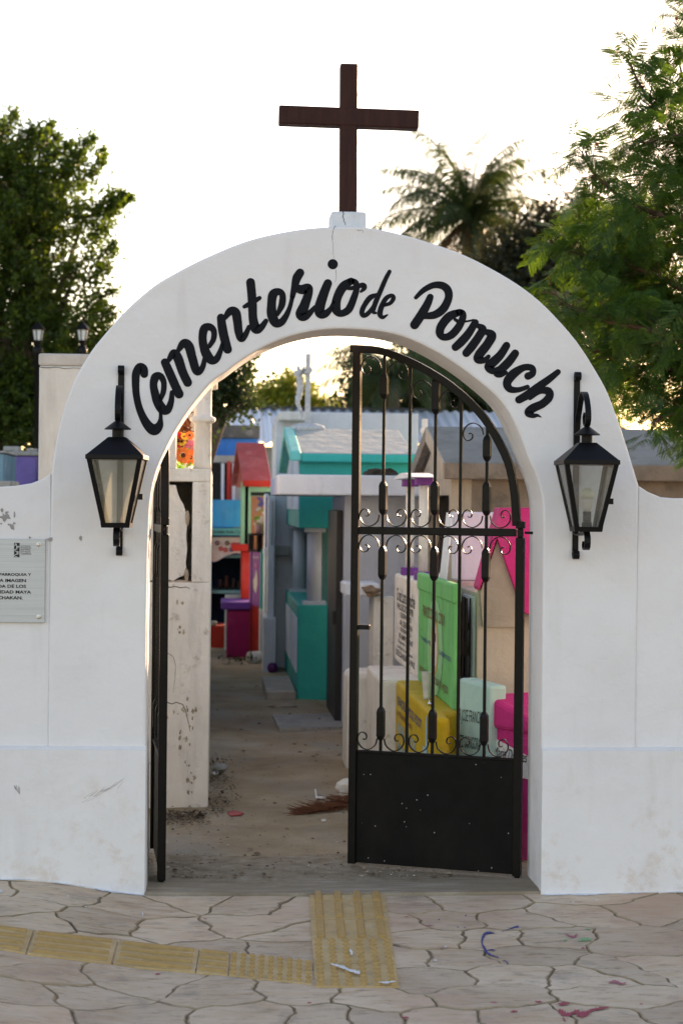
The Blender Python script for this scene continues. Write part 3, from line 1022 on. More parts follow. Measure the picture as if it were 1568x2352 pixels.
letter([[(1380, 922, 38), (1320, 970, 48), (1250, 1020, 54), (1190, 1065, 56), (1136, 1096, 52)], [(1205, 1085, 30), (1265, 1042, 40), (1318, 1042, 54), (1326, 1078, 54), (1285, 1120, 54), (1222, 1150, 58), (1196, 1178, 56), (1226, 1196, 34), (1250, 1194, 22), (1276, 1205, 5)]], zB)

# ------------------------------------------------------------------ pedestal and cross
PED = paint('pedestal_white', (0.70, 0.73, 0.75), 0.85, 0.08, 14, 0.4, 120, 0.5, 14, (0.33, 0.32, 0.31), 0.10, 16)
mb = MB()
x0, x1 = P(759, 500, 0.1).x, P(841, 500, 0.1).x
z1 = P(800, 486, 0.1).z
zb = P(800, 526, 0.1).z
yb0, yb1 = 0.09, 0.27
mb.box(x0, x1, yb0, yb1, zb - 0.03, z1)
mb.build('pedestal', PED, gateway, bevel=0.012)
CRK = flat('crack_shadow', (0.05, 0.045, 0.04), 0.9)
def crack(pts, Y, w, parent):
    mb = MB()
    Q = [P(x, y, Y) for x, y in pts]
    for i in range(len(Q) - 1):
        d = (Q[i + 1] - Q[i]).cross(Vector((0, 1, 0))).normalized() * w
        e = 0.35 + 0.65 * (1 - i / len(Q))
        mb.add([Q[i] + d * e, Q[i] - d * e, Q[i + 1] - d * e * .9, Q[i + 1] + d * e * .9], [(0, 1, 2, 3)])
    mb.build('crack', CRK, parent, recalc=False)
def zC(x, y):
    return (1031 + x / 2.24) / 1.7417, (200 + y / 2.24) / 1.7417
crack([zC(*q) for q in [(762, 1445), (768, 1468), (760, 1490), (772, 1520), (768, 1530), (782, 1550), (784, 1570)]], yb0 - 0.0015, 0.0018, gateway)
crack([zC(*q) for q in [(700, 1576), (684, 1590), (675, 1620), (668, 1660), (672, 1700)]], -0.0013, 0.0008, gateway)
crack([zA(*q) for q in [(1395, 5), (1382, 40), (1375, 80), (1384, 130), (1382, 180), (1392, 215)]], -0.0013, 0.0006, gateway)
crack([zA(*q) for q in [(1400, 280), (1404, 330), (1395, 360)]], -0.0013, 0.0006, gateway)
crack([zC(*q) for q in [(890, 1612), (905, 1618), (930, 1612), (945, 1625), (940, 1640)]], -0.0013, 0.0008, gateway)

def wood_mat():
    m, nt, N, L, bs = new_mat('dark_red_timber')
    tc = N.new('ShaderNodeTexCoord').outputs['Object']
    c = ramp(nt, noise(nt, tc, 8, 6, 0.6, (3, 3, 0.5)), [(0.3, (0.030, 0.010, 0.008)), (0.7, (0.056, 0.019, 0.014))])
    s = ramp(nt, noise(nt, tc, 12, 8, 0.7), [(0.62, (0, 0, 0)), (0.75, (0.8, 0.8, 0.8))])
    c = mix(nt, s, c, (0.09, 0.04, 0.02))
    bs.inputs['Specular IOR Level'].default_value = 0.15
    L.new(c, bs.inputs['Base Color'])
    bs.inputs['Roughness'].default_value = 0.5
    bump(nt, bs, noise(nt, tc, 30, 5, 0.6, (3, 3, 0.4)), 0.4, 0.004)
    return m
WOOD = wood_mat()
cy = 0.18
a = P(800.5, 150, cy); b = P(798.5, 486, cy)
ux = Vector((1, 0, 0))
cross = thing('wooden_cross', 'dark red timber cross standing on the top of the arch', 'cross', (b.x, cy, z1))
hw = (P(820, 300, cy).x - P(780, 300, cy).x) / 2
def bar2(p, q, w, d, parent, name, mat, bev=0.006, y=None):
    t = (q - p).normalized()
    s = t.cross(Vector((0, 1, 0))).normalized() * w
    n = Vector((0, d, 0))
    MB().prism([p + s - n, p - s - n, q - s - n, q + s - n], n * 2).build(name, mat, parent, bevel=bev)
b2 = Vector((b.x, cy, z1 - 0.02))
bar2(b2, a, hw, hw * 0.95, cross, 'upright', WOOD)
p, q = P(640, 266, cy), P(960, 278, cy)
bar2(p, q, (P(700, 290, cy).z - P(700, 248, cy).z) / -2, hw * 1.0, cross, 'crossarm', WOOD)

# ------------------------------------------------------------------ lanterns on the wall
GLASS = glassmat('lantern_glass', (0.93, 0.95, 0.95), 0.10)
GLASS_D = glassmat('dusty_lantern_glass', (0.92, 0.92, 0.89), 0.16, (0.70, 0.67, 0.58))
def spiral(c, r0, r1, a0, a1, n, ax, ay):
    out = []
    for i in range(n + 1):
        t = i / n
        r_ = r0 + (r1 - r0) * t
        an = a0 + (a1 - a0) * t
        out.append(Vector(c) + Vector(ax) * (r_ * math.cos(an)) + Vector(ay) * (r_ * math.sin(an)))
    return out

def wall_lantern(px, ytop, ybot, label, ang, bulb, glass, out=0.235):
    X = P(px, (ytop + ybot) / 2, -0.004).x
    zt, zb_ = P(px, ytop, 0).z, P(px, ybot, 0).z
    H = zt - zb_
    root = thing('wall_lantern', label, 'lantern', (X, -0.002, zb_), 'lanterns on the gate pillars')
    ey, ez = Vector((0, -1, 0)), Vector((0, 0, 1))
    bw = 0.026
    # back bar with a curl at each end
    c1 = Vector((X, -0.022, zt - 0.022)); c0 = Vector((X, -0.022, zb_ + 0.022))
    pts = [Vector((X, -0.005, zb_ + 0.05)), Vector((X, -0.005, zt - 0.05))]
    top = spiral(c1, 0.020, 0.012, math.pi, -math.pi * 0.75, 16, ey, ez)
    bot = spiral(c0, 0.020, 0.012, -math.pi, math.pi * 0.75, 16, ey, ez)
    MB().strap(bot[::-1] + [Vector((X, -0.004, zb_ + 0.05)), Vector((X, -0.004, zb_ + H / 2)), Vector((X, -0.004, zt - 0.05))] + top, (1, 0, 0), bw, 0.0055).build('wall_bar', LIRON, root)
    # heights of the body, taken down from the top of the bar
    z_goose = zt - H * 0.12
    z_cap0, z_cap1 = zt - H * 0.345, zt - H * 0.305
    z_neck = zt - H * 0.388
    z_roof = zt - H * 0.480
    z_rim = zt - H * 0.503
    z_bot = zt - H * 0.843
    c = (X, -out)
    # goose neck
    g_ = [Vector((X, -0.012, z_roof + 0.03)), Vector((X, -0.030, z_cap0 + 0.06)), Vector((X, -0.060, z_goose - 0.075)), Vector((X, -0.105, z_goose - 0.020)), Vector((X, -0.150, z_goose - 0.001)),
          Vector((X, -0.200, z_goose - 0.014)), Vector((X, -0.245, z_goose - 0.060)), Vector((X, -0.262, z_goose - 0.105)), Vector((X, -0.254, z_cap1 + 0.018)), Vector((X, -0.232, z_cap1 + 0.004)),
          Vector((X, -0.205, z_cap1 + 0.016)), Vector((X, -0.198, z_cap1 + 0.042)), Vector((X, -0.215, z_cap1 + 0.058)), Vector((X, -0.230, z_cap1 + 0.048))]
    gp = [Vector(q) for q in catmull([tuple(q) for q in g_], 0.006)]
    MB().strap(gp, (1, 0, 0), 0.024, 0.0055).build('goose_neck', LIRON, root)
    # lower scroll
    s_ = [Vector((X, -0.006, z_bot - 0.012)), Vector((X, -0.10, z_bot - 0.020)), Vector((X, -0.20, z_bot - 0.004)), Vector((X, -0.248, z_bot - 0.006)), Vector((X, -0.272, z_bot - 0.034)), Vector((X, -0.266, z_bot - 0.066)),
          Vector((X, -0.236, z_bot - 0.078)), Vector((X, -0.216, z_bot - 0.062)), Vector((X, -0.226, z_bot - 0.046))]
    MB().strap([Vector(q) for q in catmull([tuple(q) for q in s_], 0.006)], (1, 0, 0), 0.026, 0.0055).build('lower_scroll', LIRON, root)
    # cap, neck, roof
    MB().lathe((c[0], c[1], 0), [(0.054, z_cap0 - 0.003), (0.055, z_cap0), (0.012, z_cap1), (0.004, z_cap1 + 0.006)], 24).build('cap', LIRON, root)
    nk = MB().lathe((c[0], c[1], 0), [(0.023, z_neck), (0.023, z_cap0)], 20).build('neck', LIRON, root, smooth=False)
    W = 0.228
    mb = MB().frustum(c, W, W, z_roof, 0.07, 0.07, z_neck, ang)
    mb.frustum(c, W + 0.006, W + 0.006, z_rim, W + 0.006, W + 0.006, z_roof + 0.0005, ang)
    mb.build('roof', LIRON, root, bevel=0.002)
    # tapering frame: four corner posts, a bottom tray, panes
    wt, wb = W - 0.004, 0.112
    ca, sa = math.cos(ang), math.sin(ang)
    def pt(u, v, z):
        return Vector((c[0] + u * ca - v * sa, c[1] + u * sa + v * ca, z))
    for a_, b_ in ((-1, -1), (1, -1), (1, 1), (-1, 1)):
        p0, p1 = pt(a_ * wb / 2, b_ * wb / 2, z_bot), pt(a_ * wt / 2, b_ * wt / 2, z_rim)
        fw = 0.020
        lo = [pt(a_ * wb / 2, b_ * wb / 2, z_bot), pt(a_ * (wb / 2 - fw), b_ * wb / 2, z_bot), pt(a_ * (wb / 2 - fw * .35), b_ * (wb / 2 - fw * .35), z_bot), pt(a_ * wb / 2, b_ * (wb / 2 - fw), z_bot)]
        hi = [pt(a_ * wt / 2, b_ * wt / 2, z_rim), pt(a_ * (wt / 2 - fw), b_ * wt / 2, z_rim), pt(a_ * (wt / 2 - fw * .35), b_ * (wt / 2 - fw * .35), z_rim), pt(a_ * wt / 2, b_ * (wt / 2 - fw), z_rim)]
        MB().add(lo + hi, [(0, 1, 2, 3), (7, 6, 5, 4), (0, 4, 5, 1), (1, 5, 6, 2), (2, 6, 7, 3), (3, 7, 4, 0)]).build('corner_post', LIRON, root)
    hz = 0.016
    wz = wb + (wt - wb) * hz / (z_rim - z_bot)
    MB().frustum(c, wb + 0.002, wb + 0.002, z_bot - 0.004, wz + 0.002, wz + 0.002, z_bot + hz, ang).build('tray', LIRON, root)
    for k in range(4):
        an = k * math.pi / 2
        def pf(u, v, z):
            return pt(u * math.cos(an) - v * math.sin(an), u * math.sin(an) + v * math.cos(an), z)
        z0_, z1_ = z_bot + hz, z_rim
        o0, o1 = wz / 2 - 0.008, wt / 2 - 0.008
        e0, e1 = wz / 2 - 0.012, wt / 2 - 0.012
        q = [pf(-e0, -o0, z0_), pf(e0, -o0, z0_), pf(e1, -o1, z1_), pf(-e1, -o1, z1_)]
        nrm = (q[1] - q[0]).cross(q[3] - q[0]).normalized() * 0.0025
        MB().prism(q, nrm).build('pane', glass, root)
    # small door catch on the right side
    p = pt(wt / 2 - 0.020, 0.0, z_bot + (z_rim - z_bot) * 0.45)
    MB().box(p.x - 0.004, p.x + 0.014, p.y - 0.04, p.y - 0.025, p.z - 0.012, p.z + 0.012).build('catch', LIRON, root)
    if bulb:
        bx, by = X + 0.004, -out
        SOCK = flat('dark_bulb_socket', (0.05, 0.05, 0.055), 0.5)
        MB().lathe((bx, by, 0), [(0.022, z_bot + 0.016), (0.022, z_bot + 0.034), (0.017, z_bot + 0.036), (0.018, z_bot + 0.078), (0.015, z_bot + 0.08)], 16).build('socket', SOCK, root)
        BUL = flat('opal_bulb', (0.74, 0.73, 0.60), 0.35)
        BOD = flat('bulb_body', (0.72, 0.71, 0.68), 0.5)
        bb = MB().lathe((bx, by, 0), [(0.017, z_bot + 0.080), (0.019, z_bot + 0.092), (0.026, z_bot + 0.118), (0.0295, z_bot + 0.134)], 20).build('bulb', BOD, root, smooth=True)
        MB().lathe((bx, by, 0), [(0.0295, z_bot + 0.1345), (0.031, z_bot + 0.146), (0.028, z_bot + 0.162), (0.019, z_bot + 0.174), (0.006, z_bot + 0.178)], 20).build('globe', BUL, bb, smooth=True)
    return root

wall_lantern(1322, 854, 1285, 'black iron wall lantern with a white bulb inside, on the right pillar', 0.0, True, GLASS)
wall_lantern(277, 839, 1277, 'black iron wall lantern with dusty glass and no bulb, on the left pillar', R(-3.5), False, GLASS_D)

# ------------------------------------------------------------------ metal plaque
def steel_mat():
    m, nt, N, L, bs = new_mat('brushed_steel')
    tc = N.new('ShaderNodeTexCoord').outputs['Object']
    L.new(ramp(nt, noise(nt, tc, 40, 5, 0.6, (0.06, 1, 6)), [(0.3, (0.44, 0.47, 0.49)), (0.7, (0.54, 0.57, 0.58))]), bs.inputs['Base Color'])
    bs.inputs['Metallic'].default_value = 0.55
    bs.inputs['Roughness'].default_value = 0.5
    return m
STEEL = steel_mat()
xr, zt_, zb2 = P(104, 1330, 0).x, P(60, 1238, 0).z, P(60, 1430, 0).z
plaque = thing('metal_plaque', 'brushed metal plaque with black slab lettering bolted to the left wall', 'plaque', (xr - 0.25, 0.0, zb2))
MB().box(xr - 0.52, xr, -0.004, 0.010, zb2, zt_).build('plate', STEEL, plaque, bevel=0.0015)
INK = flat('plaque_ink', (0.015, 0.014, 0.016), 0.6)
def zP(x, y):
    return (x / 2.867) / 1.7417, (1700 + y / 2.867) / 1.7417
lines = [('PARROQUIA Y', 362, 1700, 1738), ('LA IMAGEN', 302, 1766, 1804), ('SAGRADA DE LOS', 302, 1832, 1870), ('COMUNIDAD MAYA', 360, 1898, 1936), ('CHAKAN.', 264, 1964, 2002)]
for body, xe, ya, yb in lines:
    mb = MB()
    o_ = P(*zP(xe, yb), -0.0055)
    hgt = P(*zP(xe, ya), -0.0055).z - o_.z
    v_, f_ = text_mesh(body, 0.03)
    w_ = (v_[:, 0].max() - v_[:, 0].min()) / (v_[:, 1].max() - v_[:, 1].min()) * hgt
    write(mb, body, o_, (1, 0, 0), (0, 0, 1), w_ * 1.30, hgt, 0.03, 'R')
    mb.build('inscription', INK, plaque, recalc=False)
mb = MB()
p0, p1 = P(*zP(164, 1517), -0.0048), P(*zP(229, 1352), -0.0048)
em = MB().add([p0, (p1.x, p0.y, p0.z), p1, (p0.x, p0.y, p1.z)], [(0, 1, 2, 3)]).build('emblem', INK, plaque, recalc=False)
EMB = flat('emblem_letter', (0.56, 0.59, 0.60), 0.5, 0.3)
for ch, xx, y0_, y1_ in [('A', 168, 1356, 1388), ('P', 192, 1388, 1418), ('C', 168, 1420, 1452), ('E', 195, 1452, 1482), ('C', 168, 1482, 1514)]:
    mb = MB()
    o_ = P(*zP(xx, y1_), -0.0056)
    write(mb, ch, o_, (1, 0, 0), (0, 0, 1), P(*zP(xx + 34, y1_), -0.0056).x - o_.x, P(*zP(xx, y0_), -0.0056).z - o_.z, 0.02)
    mb.build('emblem_letter', EMB, em, recalc=False)
for body, y0_, y1_, xe, bo in [('AUTORIDAD', 1382, 1397, 354, 0.0), ('PATRIMONIO', 1404, 1416, 362, 0.03), ('CULTURAL', 1424, 1437, 354, 0.03), ('ESTADO', 1445, 1463, 352, 0.005), ('CAMPECHE', 1472, 1485, 362, 0.03)]:
    mb = MB()
    o_ = P(*zP(239, y1_), -0.0055)
    write(mb, body, o_, (1, 0, 0), (0, 0, 1), P(*zP(xe, y1_), -0.0055).x - o_.x, P(*zP(239, y0_), -0.0055).z - o_.z, bo)
    mb.build('inscription', INK, plaque, recalc=False)
BOLT = flat('bolt_steel', (0.62, 0.60, 0.55), 0.35, 0.8)
for x, y in [(447, 1372), (449, 2201)]:
    c = P(*zP(x, y), -0.004)
    mb = MB()
    pr = [(0.0095, 0.0), (0.0095, 0.003), (0.0065, 0.0035), (0.006, 0.0075), (0.003, 0.009)]
    vv, ff = [], []
    for r_, h in pr:
        for k in range(14):
            a_ = 2 * math.pi * k / 14
            vv.append(c + Vector((r_ * math.cos(a_), -h, r_ * math.sin(a_))))
    for i in range(len(pr) - 1):
        for k in range(14):
            ff.append((i * 14 + k, i * 14 + (k + 1) % 14, (i + 1) * 14 + (k + 1) % 14, (i + 1) * 14 + k))
    ff.append(tuple((len(pr) - 1) * 14 + k for k in range(14)))
    mb.add(vv, ff).build('bolt', BOLT, plaque)

# ------------------------------------------------------------------ iron gate leaves
def panel_mat():
    m, nt, N, L, bs = new_mat('black_sheet_iron')
    tc = N.new('ShaderNodeTexCoord').outputs['Object']
    vo = N.new('ShaderNodeTexVoronoi')
    vo.inputs['Scale'].default_value = 26
    L.new(tc, vo.inputs['Vector'])
    d = ramp(nt, vo.outputs['Distance'], [(0.055, (1, 1, 1)), (0.075, (0, 0, 0))])
    big = ramp(nt, noise(nt, tc, 5, 2), [(0.36, (0, 0, 0)), (0.46, (1, 1, 1))])
    f = mix(nt, 1.0, d, big, 'MULTIPLY')
    c = ramp(nt, noise(nt, tc, 12, 5), [(0.3, (0.0045, 0.0045, 0.0045)), (0.75, (0.008, 0.0075, 0.0075))])
    du = ramp(nt, noise(nt, tc, 2.5, 8, 0.7, (1, 1, 0.5)), [(0.50, (0, 0, 0)), (0.75, (0.5, 0.5, 0.5))])
    c = mix(nt, du, c, (0.022, 0.018, 0.014))
    L.new(mix(nt, f, c, (0.42, 0.44, 0.42)), bs.inputs['Base Color'])
    bs.inputs['Roughness'].default_value = 0.5
    bs.inputs['Specular IOR Level'].default_value = 0.10
    bump(nt, bs, noise(nt, tc, 4, 2), 0.3, 0.01)
    return m
SHEET = panel_mat()

def iron_mat():
    m, nt, N, L, bs = new_mat('gate_bar_iron')
    tc = N.new('ShaderNodeTexCoord').outputs['Object']
    c = ramp(nt, noise(nt, tc, 20, 5), [(0.3, (0.0045, 0.0042, 0.004)), (0.75, (0.009, 0.0078, 0.007))])
    s = ramp(nt, noise(nt, tc, 30, 8, 0.8), [(0.70, (0, 0, 0)), (0.74, (0.7, 0.7, 0.7))])
    L.new(mix(nt, s, c, (0.30, 0.28, 0.26)), bs.inputs['Base Color'])
    bs.inputs['Roughness'].default_value = 0.38
    bs.inputs['Specular IOR Level'].default_value = 0.14
    return m
GIRON = iron_mat()

# plane of the right leaf as it stands ajar
HY, FY = 0.285, 0.605
Hh = P(1195, 2025, HY)
Fh = P(800, 1990, FY)
d_r = Vector((Fh.x - Hh.x, FY - HY, 0))
LW = d_r.length
d_r.normalize()
n_r = Vector((d_r.y, -d_r.x, 0))            # towards ... set to face the viewer
if n_r.y > 0:
    n_r = -n_r
def LP(px, py):
    """photo point -> (u from hinge, height) on the plane of the right leaf"""
    d = ray(px, py)
    t = (Vector((Hh.x, HY, 0)) - CAM).dot(n_r) / d.dot(n_r)
    q = CAM + d * t
    return (Vector((q.x - Hh.x, q.y - HY, 0)).dot(d_r), q.z)
def z7(x, y):
    return 775 + x * 0.3295, 746.3 + y * 0.3295
def z8(x, y):
    return 775 + x * 0.3295, 1377.8 + y * 0.3295

GB = 0.032                                   # foot of the leaf
Z_panel = (LP(*z8(145, 1047))[1] + LP(*z8(1200, 1098))[1]) / 2
Z_cross0 = (LP(*z7(145, 1464))[1] + LP(*z7(1200, 1469))[1]) / 2
Z_cross1 = (LP(*z7(145, 1409))[1] + LP(*z7(1200, 1415))[1]) / 2
arc = [LP(*z7(*q)) for q in [(95, 140), (200, 145), (300, 155), (450, 205), (600, 275), (750, 365), (850, 440), (950, 530), (1040, 630), (1100, 720), (1160, 830), (1210, 940), (1240, 1050), (1260, 1180), (1268, 1300), (1272, 1400)]]
arc = [tuple(q) for q in catmull(arc, 0.03)]
bars_u = [LP(*z7(x, 1440))[0] for x in (315, 497, 675, 852, 1035)]
def arc_z(u):
    best = min(range(len(arc)), key=lambda i: abs(arc[i][0] - u))
    return arc[best][1]

def gate_leaf(label, H, d, n, latch):
    root = thing('gate_leaf', label, 'gate', (H.x, H.y, GB))
    H = Vector((H.x, H.y, 0))
    def W3(u, v, z):
        return H + d * u + n * v + Vector((0, 0, z))
    def flatbar(u0, u1, z0, z1, th, name, mat=GIRON, bev=0.003, vo=0.0, par=None):
        q = [W3(u0, vo - th / 2, z0), W3(u1, vo - th / 2, z0), W3(u1, vo - th / 2, z1), W3(u0, vo - th / 2, z1)]
        return MB().prism(q, n * th).build(name, mat, par or root, bevel=bev)
    th = 0.036
    sw = 0.036
    zt_free = arc[0][1]
    flatbar(0.0, sw, GB, Z_cross0 - 0.004, th, 'hinge_stile')
    flatbar(0.0, sw, Z_cross1 + 0.0, arc[-1][1] + 0.02, th, 'hinge_stile')
    flatbar(0.006, sw - 0.006, Z_cross0 - 0.004, Z_cross1, 0.02, 'hinge_pin')
    flatbar(LW - sw, LW, GB, zt_free - 0.030, th, 'free_stile')
    flatbar(sw + 0.001, LW - sw - 0.001, Z_cross0, Z_cross1, th - 0.006, 'cross_rail')
    flatbar(sw - 0.004, LW - sw + 0.004, GB + 0.006, Z_panel - 0.012, 0.006, 'kick_panel', SHEET, 0.0)
    flatbar(sw + 0.001, LW - sw - 0.001, Z_panel - 0.012, Z_panel, 0.022, 'panel_rail')
    # curved top rail
    wr = 0.034
    A = [Vector((a_[0], a_[1])) for a_ in arc]
    inn = []
    for i, q in enumerate(A):
        t = (A[min(i + 1, len(A) - 1)] - A[max(i - 1, 0)]).normalized()
        nn = Vector((t.y, -t.x))
        if nn.y > 0:
            nn = -nn
        if i > len(A) * 0.55:
            nn = Vector((abs(nn.x), nn.y))
        inn.append(q + nn * wr)
    mb = MB()
    vv = []
    for q, r_ in zip(A, inn):
        vv += [W3(q.x, th / 2, q.y), W3(r_.x, th / 2, r_.y), W3(r_.x, -th / 2, r_.y), W3(q.x, -th / 2, q.y)]
    ff = []
    m_ = len(A)
    for i in range(m_ - 1):
        for k in range(4):
            ff.append((i * 4 + k, i * 4 + (k + 1) % 4, (i + 1) * 4 + (k + 1) % 4, (i + 1) * 4 + k))
    ff += [(0, 1, 2, 3), tuple(4 * (m_ - 1) + k for k in (3, 2, 1, 0))]
    mb.add(vv, ff).build('top_rail', GIRON, root, bevel=0.003)
    # bars and collars
    def collar(u, z0, z1):
        w, t = 0.0165, 0.0155
        prof = [(0.0, 0.45), (0.010, 0.8), (0.022, 1.0)]
        zz = [(z0 + a_, s_) for a_, s_ in prof] + [(z1 - a_, s_) for a_, s_ in prof[::-1]]
        vv = []
        for z, s_ in zz:
            for a_, b_ in ((-1, -1), (1, -1), (1, 1), (-1, 1)):
                vv.append(W3(u + a_ * w * s_, b_ * t * s_, z))
        m2 = len(zz)
        ff = [(i * 4 + k, i * 4 + (k + 1) % 4, (i + 1) * 4 + (k + 1) % 4, (i + 1) * 4 + k) for i in range(m2 - 1) for k in range(4)]
        ff += [(3, 2, 1, 0), tuple(4 * (m2 - 1) + k for k in range(4))]
        MB().add(vv, ff).build('bar_collar', GIRON, root)
    for i, u in enumerate(bars_u):
        za = arc_z(u) - 0.03
        flatbar(u - 0.0065, u + 0.0065, Z_panel, Z_cross0, 0.013, 'bar', bev=0.002)
        flatbar(u - 0.0065, u + 0.0065, Z_cross1, za, 0.013, 'bar', bev=0.002)
    hgt = 0.118 * 1.36
    for u, (ya, yb) in zip(bars_u[::2], [(338, 515), (365, 622), (770, 950)]):
        z_a = LP(*z7(315, ya))[1] if u == bars_u[0] else (LP(*z7(675, ya))[1] if u == bars_u[2] else LP(*z7(1035, ya))[1])
        z_b = LP(*z7(315, yb))[1] if u == bars_u[0] else (LP(*z7(675, yb))[1] if u == bars_u[2] else LP(*z7(1035, yb))[1])
        collar(u, z_b, z_a)
        collar(u, Z_cross0 - 0.205, Z_cross0 - 0.053)
        collar(u, Z_cross1 + 0.056, Z_cross1 + 0.208)
        collar(u, Z_panel + 0.048, Z_panel + 0.200)
    # scrolls: a U from the collar that curls back beside the next bar
    du = abs(bars_u[1] - bars_u[0])
    k = du / 182.0
    prof = [(25, -78), (36, -36), (68, -8), (100, -1), (136, -16), (160, -52), (158, -92), (134, -115), (106, -106), (98, -82), (110, -66), (124, -72)]
    def scroll(u, s, zb, up):
        lim = du
        pts = [W3(u + s * a_ * k, 0, zb + up * (-b_) * k) for a_, b_ in [tuple(q) for q in catmull(prof, 9)]]
        MB().strap(pts, n, 0.012, 0.0042).build('scroll', GIRON, root)
    for u in bars_u[::2]:
        for s in (-1, 1):
            scroll(u, s, Z_panel + 0.002, 1)
            scroll(u, s, Z_cross1 + 0.002, 1)
            scroll(u, s, Z_cross0 - 0.002, -1)
            ue = u + s * du * 0.55
            if u == bars_u[4] and s * 1 < 0:
                continue
            scroll(u, s, min(arc_z(u), arc_z(ue)) - 0.034, -1)
    if latch:
        zl_ = LP(*z8(195, 190))[1]
        q = [W3(LW - sw - 0.001, -0.010, zl_ - 0.011), W3(LW - sw - 0.055, -0.010, zl_ - 0.011), W3(LW - sw - 0.055, -0.010, zl_ + 0.011), W3(LW - sw - 0.001, -0.010, zl_ + 0.011)]
        MB().prism(q, n * 0.020).build('latch', GIRON, root, bevel=0.002)
    # hinge pivots towards the jamb
    for zz in ((Z_cross0 + Z_cross1) / 2,):
        c_ = W3(-0.002, 0.0, zz)
        MB().tube([c_, c_ - d * 0.045], 0.006, 8).build('hinge', GIRON, root)
    # dropped foot of the hinge stile resting in its socket
    MB().tube([W3(sw / 2, 0, -0.01), W3(sw / 2, 0, GB)], 0.012, 10).build('foot_pivot', GIRON, root)
    return root

gate_leaf('black iron gate leaf with scrolls standing ajar on the right of the opening', Vector((Hh.x, HY, 0)), d_r, n_r, True)
Hl = P(371, 2030, 0.20)
Fl = P(353, 1954, 0.20 + LW * 0.985)
d_l = Vector((Fl.x - Hl.x, LW * 0.985, 0)).normalized()
n_l = Vector((-d_l.y, d_l.x, 0))
gate_leaf('black iron gate leaf swung fully open, seen edge on by the left jamb', Vector((Hl.x, 0.20, 0)), d_l, n_l, False)
# ================================================================== CEMETERY
CREAM = paint('cream_tomb_paint', (0.78, 0.755, 0.695), 0.8, 0.07, 4, 0.4, 70, 0.7, 10, (0.36, 0.30, 0.22), 0.12, 11.0)
WHT = paint('white_tomb_paint', (0.72, 0.77, 0.83), 0.8, 0.08, 4, 0.3, 60, 0.4, 9, (0.42, 0.40, 0.37), 0.08, 5.0, 0.5, wear=0.35)
BWHT = paint('bluish_white_paint', (0.56, 0.60, 0.66), 0.8, 0.10, 3, 0.3, 50, 0.4, 7, (0.35, 0.36, 0.37), 0.15, 3.5, 0.4, wear=0.5)
CONC2 = paint('grey_tomb_concrete', (0.36, 0.36, 0.34), 0.9, 0.22, 5, 0.5, 50, 0.6, 8, (0.16, 0.15, 0.14), 0.22, 6)
MOSS = paint('blackened_concrete', (0.13, 0.13, 0.13), 0.95, 0.3, 8, 0.5, 40, 0.6, 9, (0.30, 0.30, 0.29), 0.2, 7)
BROWNC = paint('brown_concrete', (0.27, 0.215, 0.165), 0.9, 0.25, 5, 0.5, 60, 0.6, 9, (0.13, 0.11, 0.09), 0.30, 7)
TAN = paint('tan_stone_cladding', (0.50, 0.41, 0.31), 0.75, 0.12, 7, 0.3, 60, 0.3, 8)
TAUPE = paint('taupe_render', (0.36, 0.32, 0.26), 0.9, 0.12, 8, 0.5, 80, 0.6, 12)
TEAL = paint('teal_tomb_paint', (0.002, 0.41, 0.365), 0.6, 0.12, 3, 0.2, 50, 0.35, 8, (0.004, 0.30, 0.29), 0.1, 4, wear=0.2)
AQUA = paint('aqua_trim_paint', (0.10, 0.55, 0.49), 0.5, 0.08, 5)
MINT = paint('mint_tomb_paint', (0.40, 0.60, 0.53), 0.7, 0.08, 5, 0.3, 70, 0.4, 9, (0.44, 0.40, 0.30), 0.10, 6, 0.3)
SAGE = paint('sage_green_paint', (0.20, 0.44, 0.31), 0.7, 0.10, 5)
BLUE = paint('azure_tomb_paint', (0.035, 0.22, 0.66), 0.65, 0.10, 4)
BLUE2 = paint('sky_blue_tomb_paint', (0.03, 0.32, 0.74), 0.65, 0.12, 4)
CYAN = paint('cyan_lintel_paint', (0.10, 0.38, 0.45), 0.7, 0.10, 8)
RED = paint('scarlet_paint', (0.42, 0.030, 0.022), 0.6, 0.12, 5)
PINKR = paint('faded_red_roof_paint', (0.46, 0.10, 0.11), 0.75, 0.16, 6, 0.4, 60, 0.5, 8, (0.60, 0.30, 0.30), 0.12, 7)
MAGE = paint('magenta_paint', (0.26, 0.014, 0.10), 0.6, 0.10, 4)
HOTP = paint('hot_pink_paint', (0.60, 0.035, 0.19), 0.7, 0.10, 6, 0.5, 60, 0.7, 10, (0.45, 0.03, 0.14), 0.15, 8)
PURP = paint('purple_paint', (0.13, 0.05, 0.30), 0.6, 0.10, 6)
LILAC = paint('lilac_tomb_paint', (0.20, 0.15, 0.42), 0.8, 0.14, 6, 0.4, 50, 0.5, 8, (0.10, 0.09, 0.18), 0.20, 7)
FADEB = paint('faded_blue_paint', (0.16, 0.34, 0.46), 0.8, 0.18, 6, 0.4, 50, 0.5, 8, (0.40, 0.46, 0.48), 0.20, 6)
GREEN = paint('leaf_green_paint', (0.13, 0.50, 0.16), 0.65, 0.10, 5, 0.4, 70, 0.5, 9, (0.03, 0.36, 0.06), 0.15, 5)
YELL = paint('yellow_tomb_paint', (0.56, 0.37, 0.015), 0.65, 0.10, 5, 0.5, 70, 0.6, 9, (0.36, 0.36, 0.02), 0.22, 5)
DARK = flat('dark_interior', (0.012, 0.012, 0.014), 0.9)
DOORB = flat('dark_metal_door', (0.022, 0.020, 0.019), 0.5)
GRILL = flat('window_grille_iron', (0.035, 0.028, 0.022), 0.5)

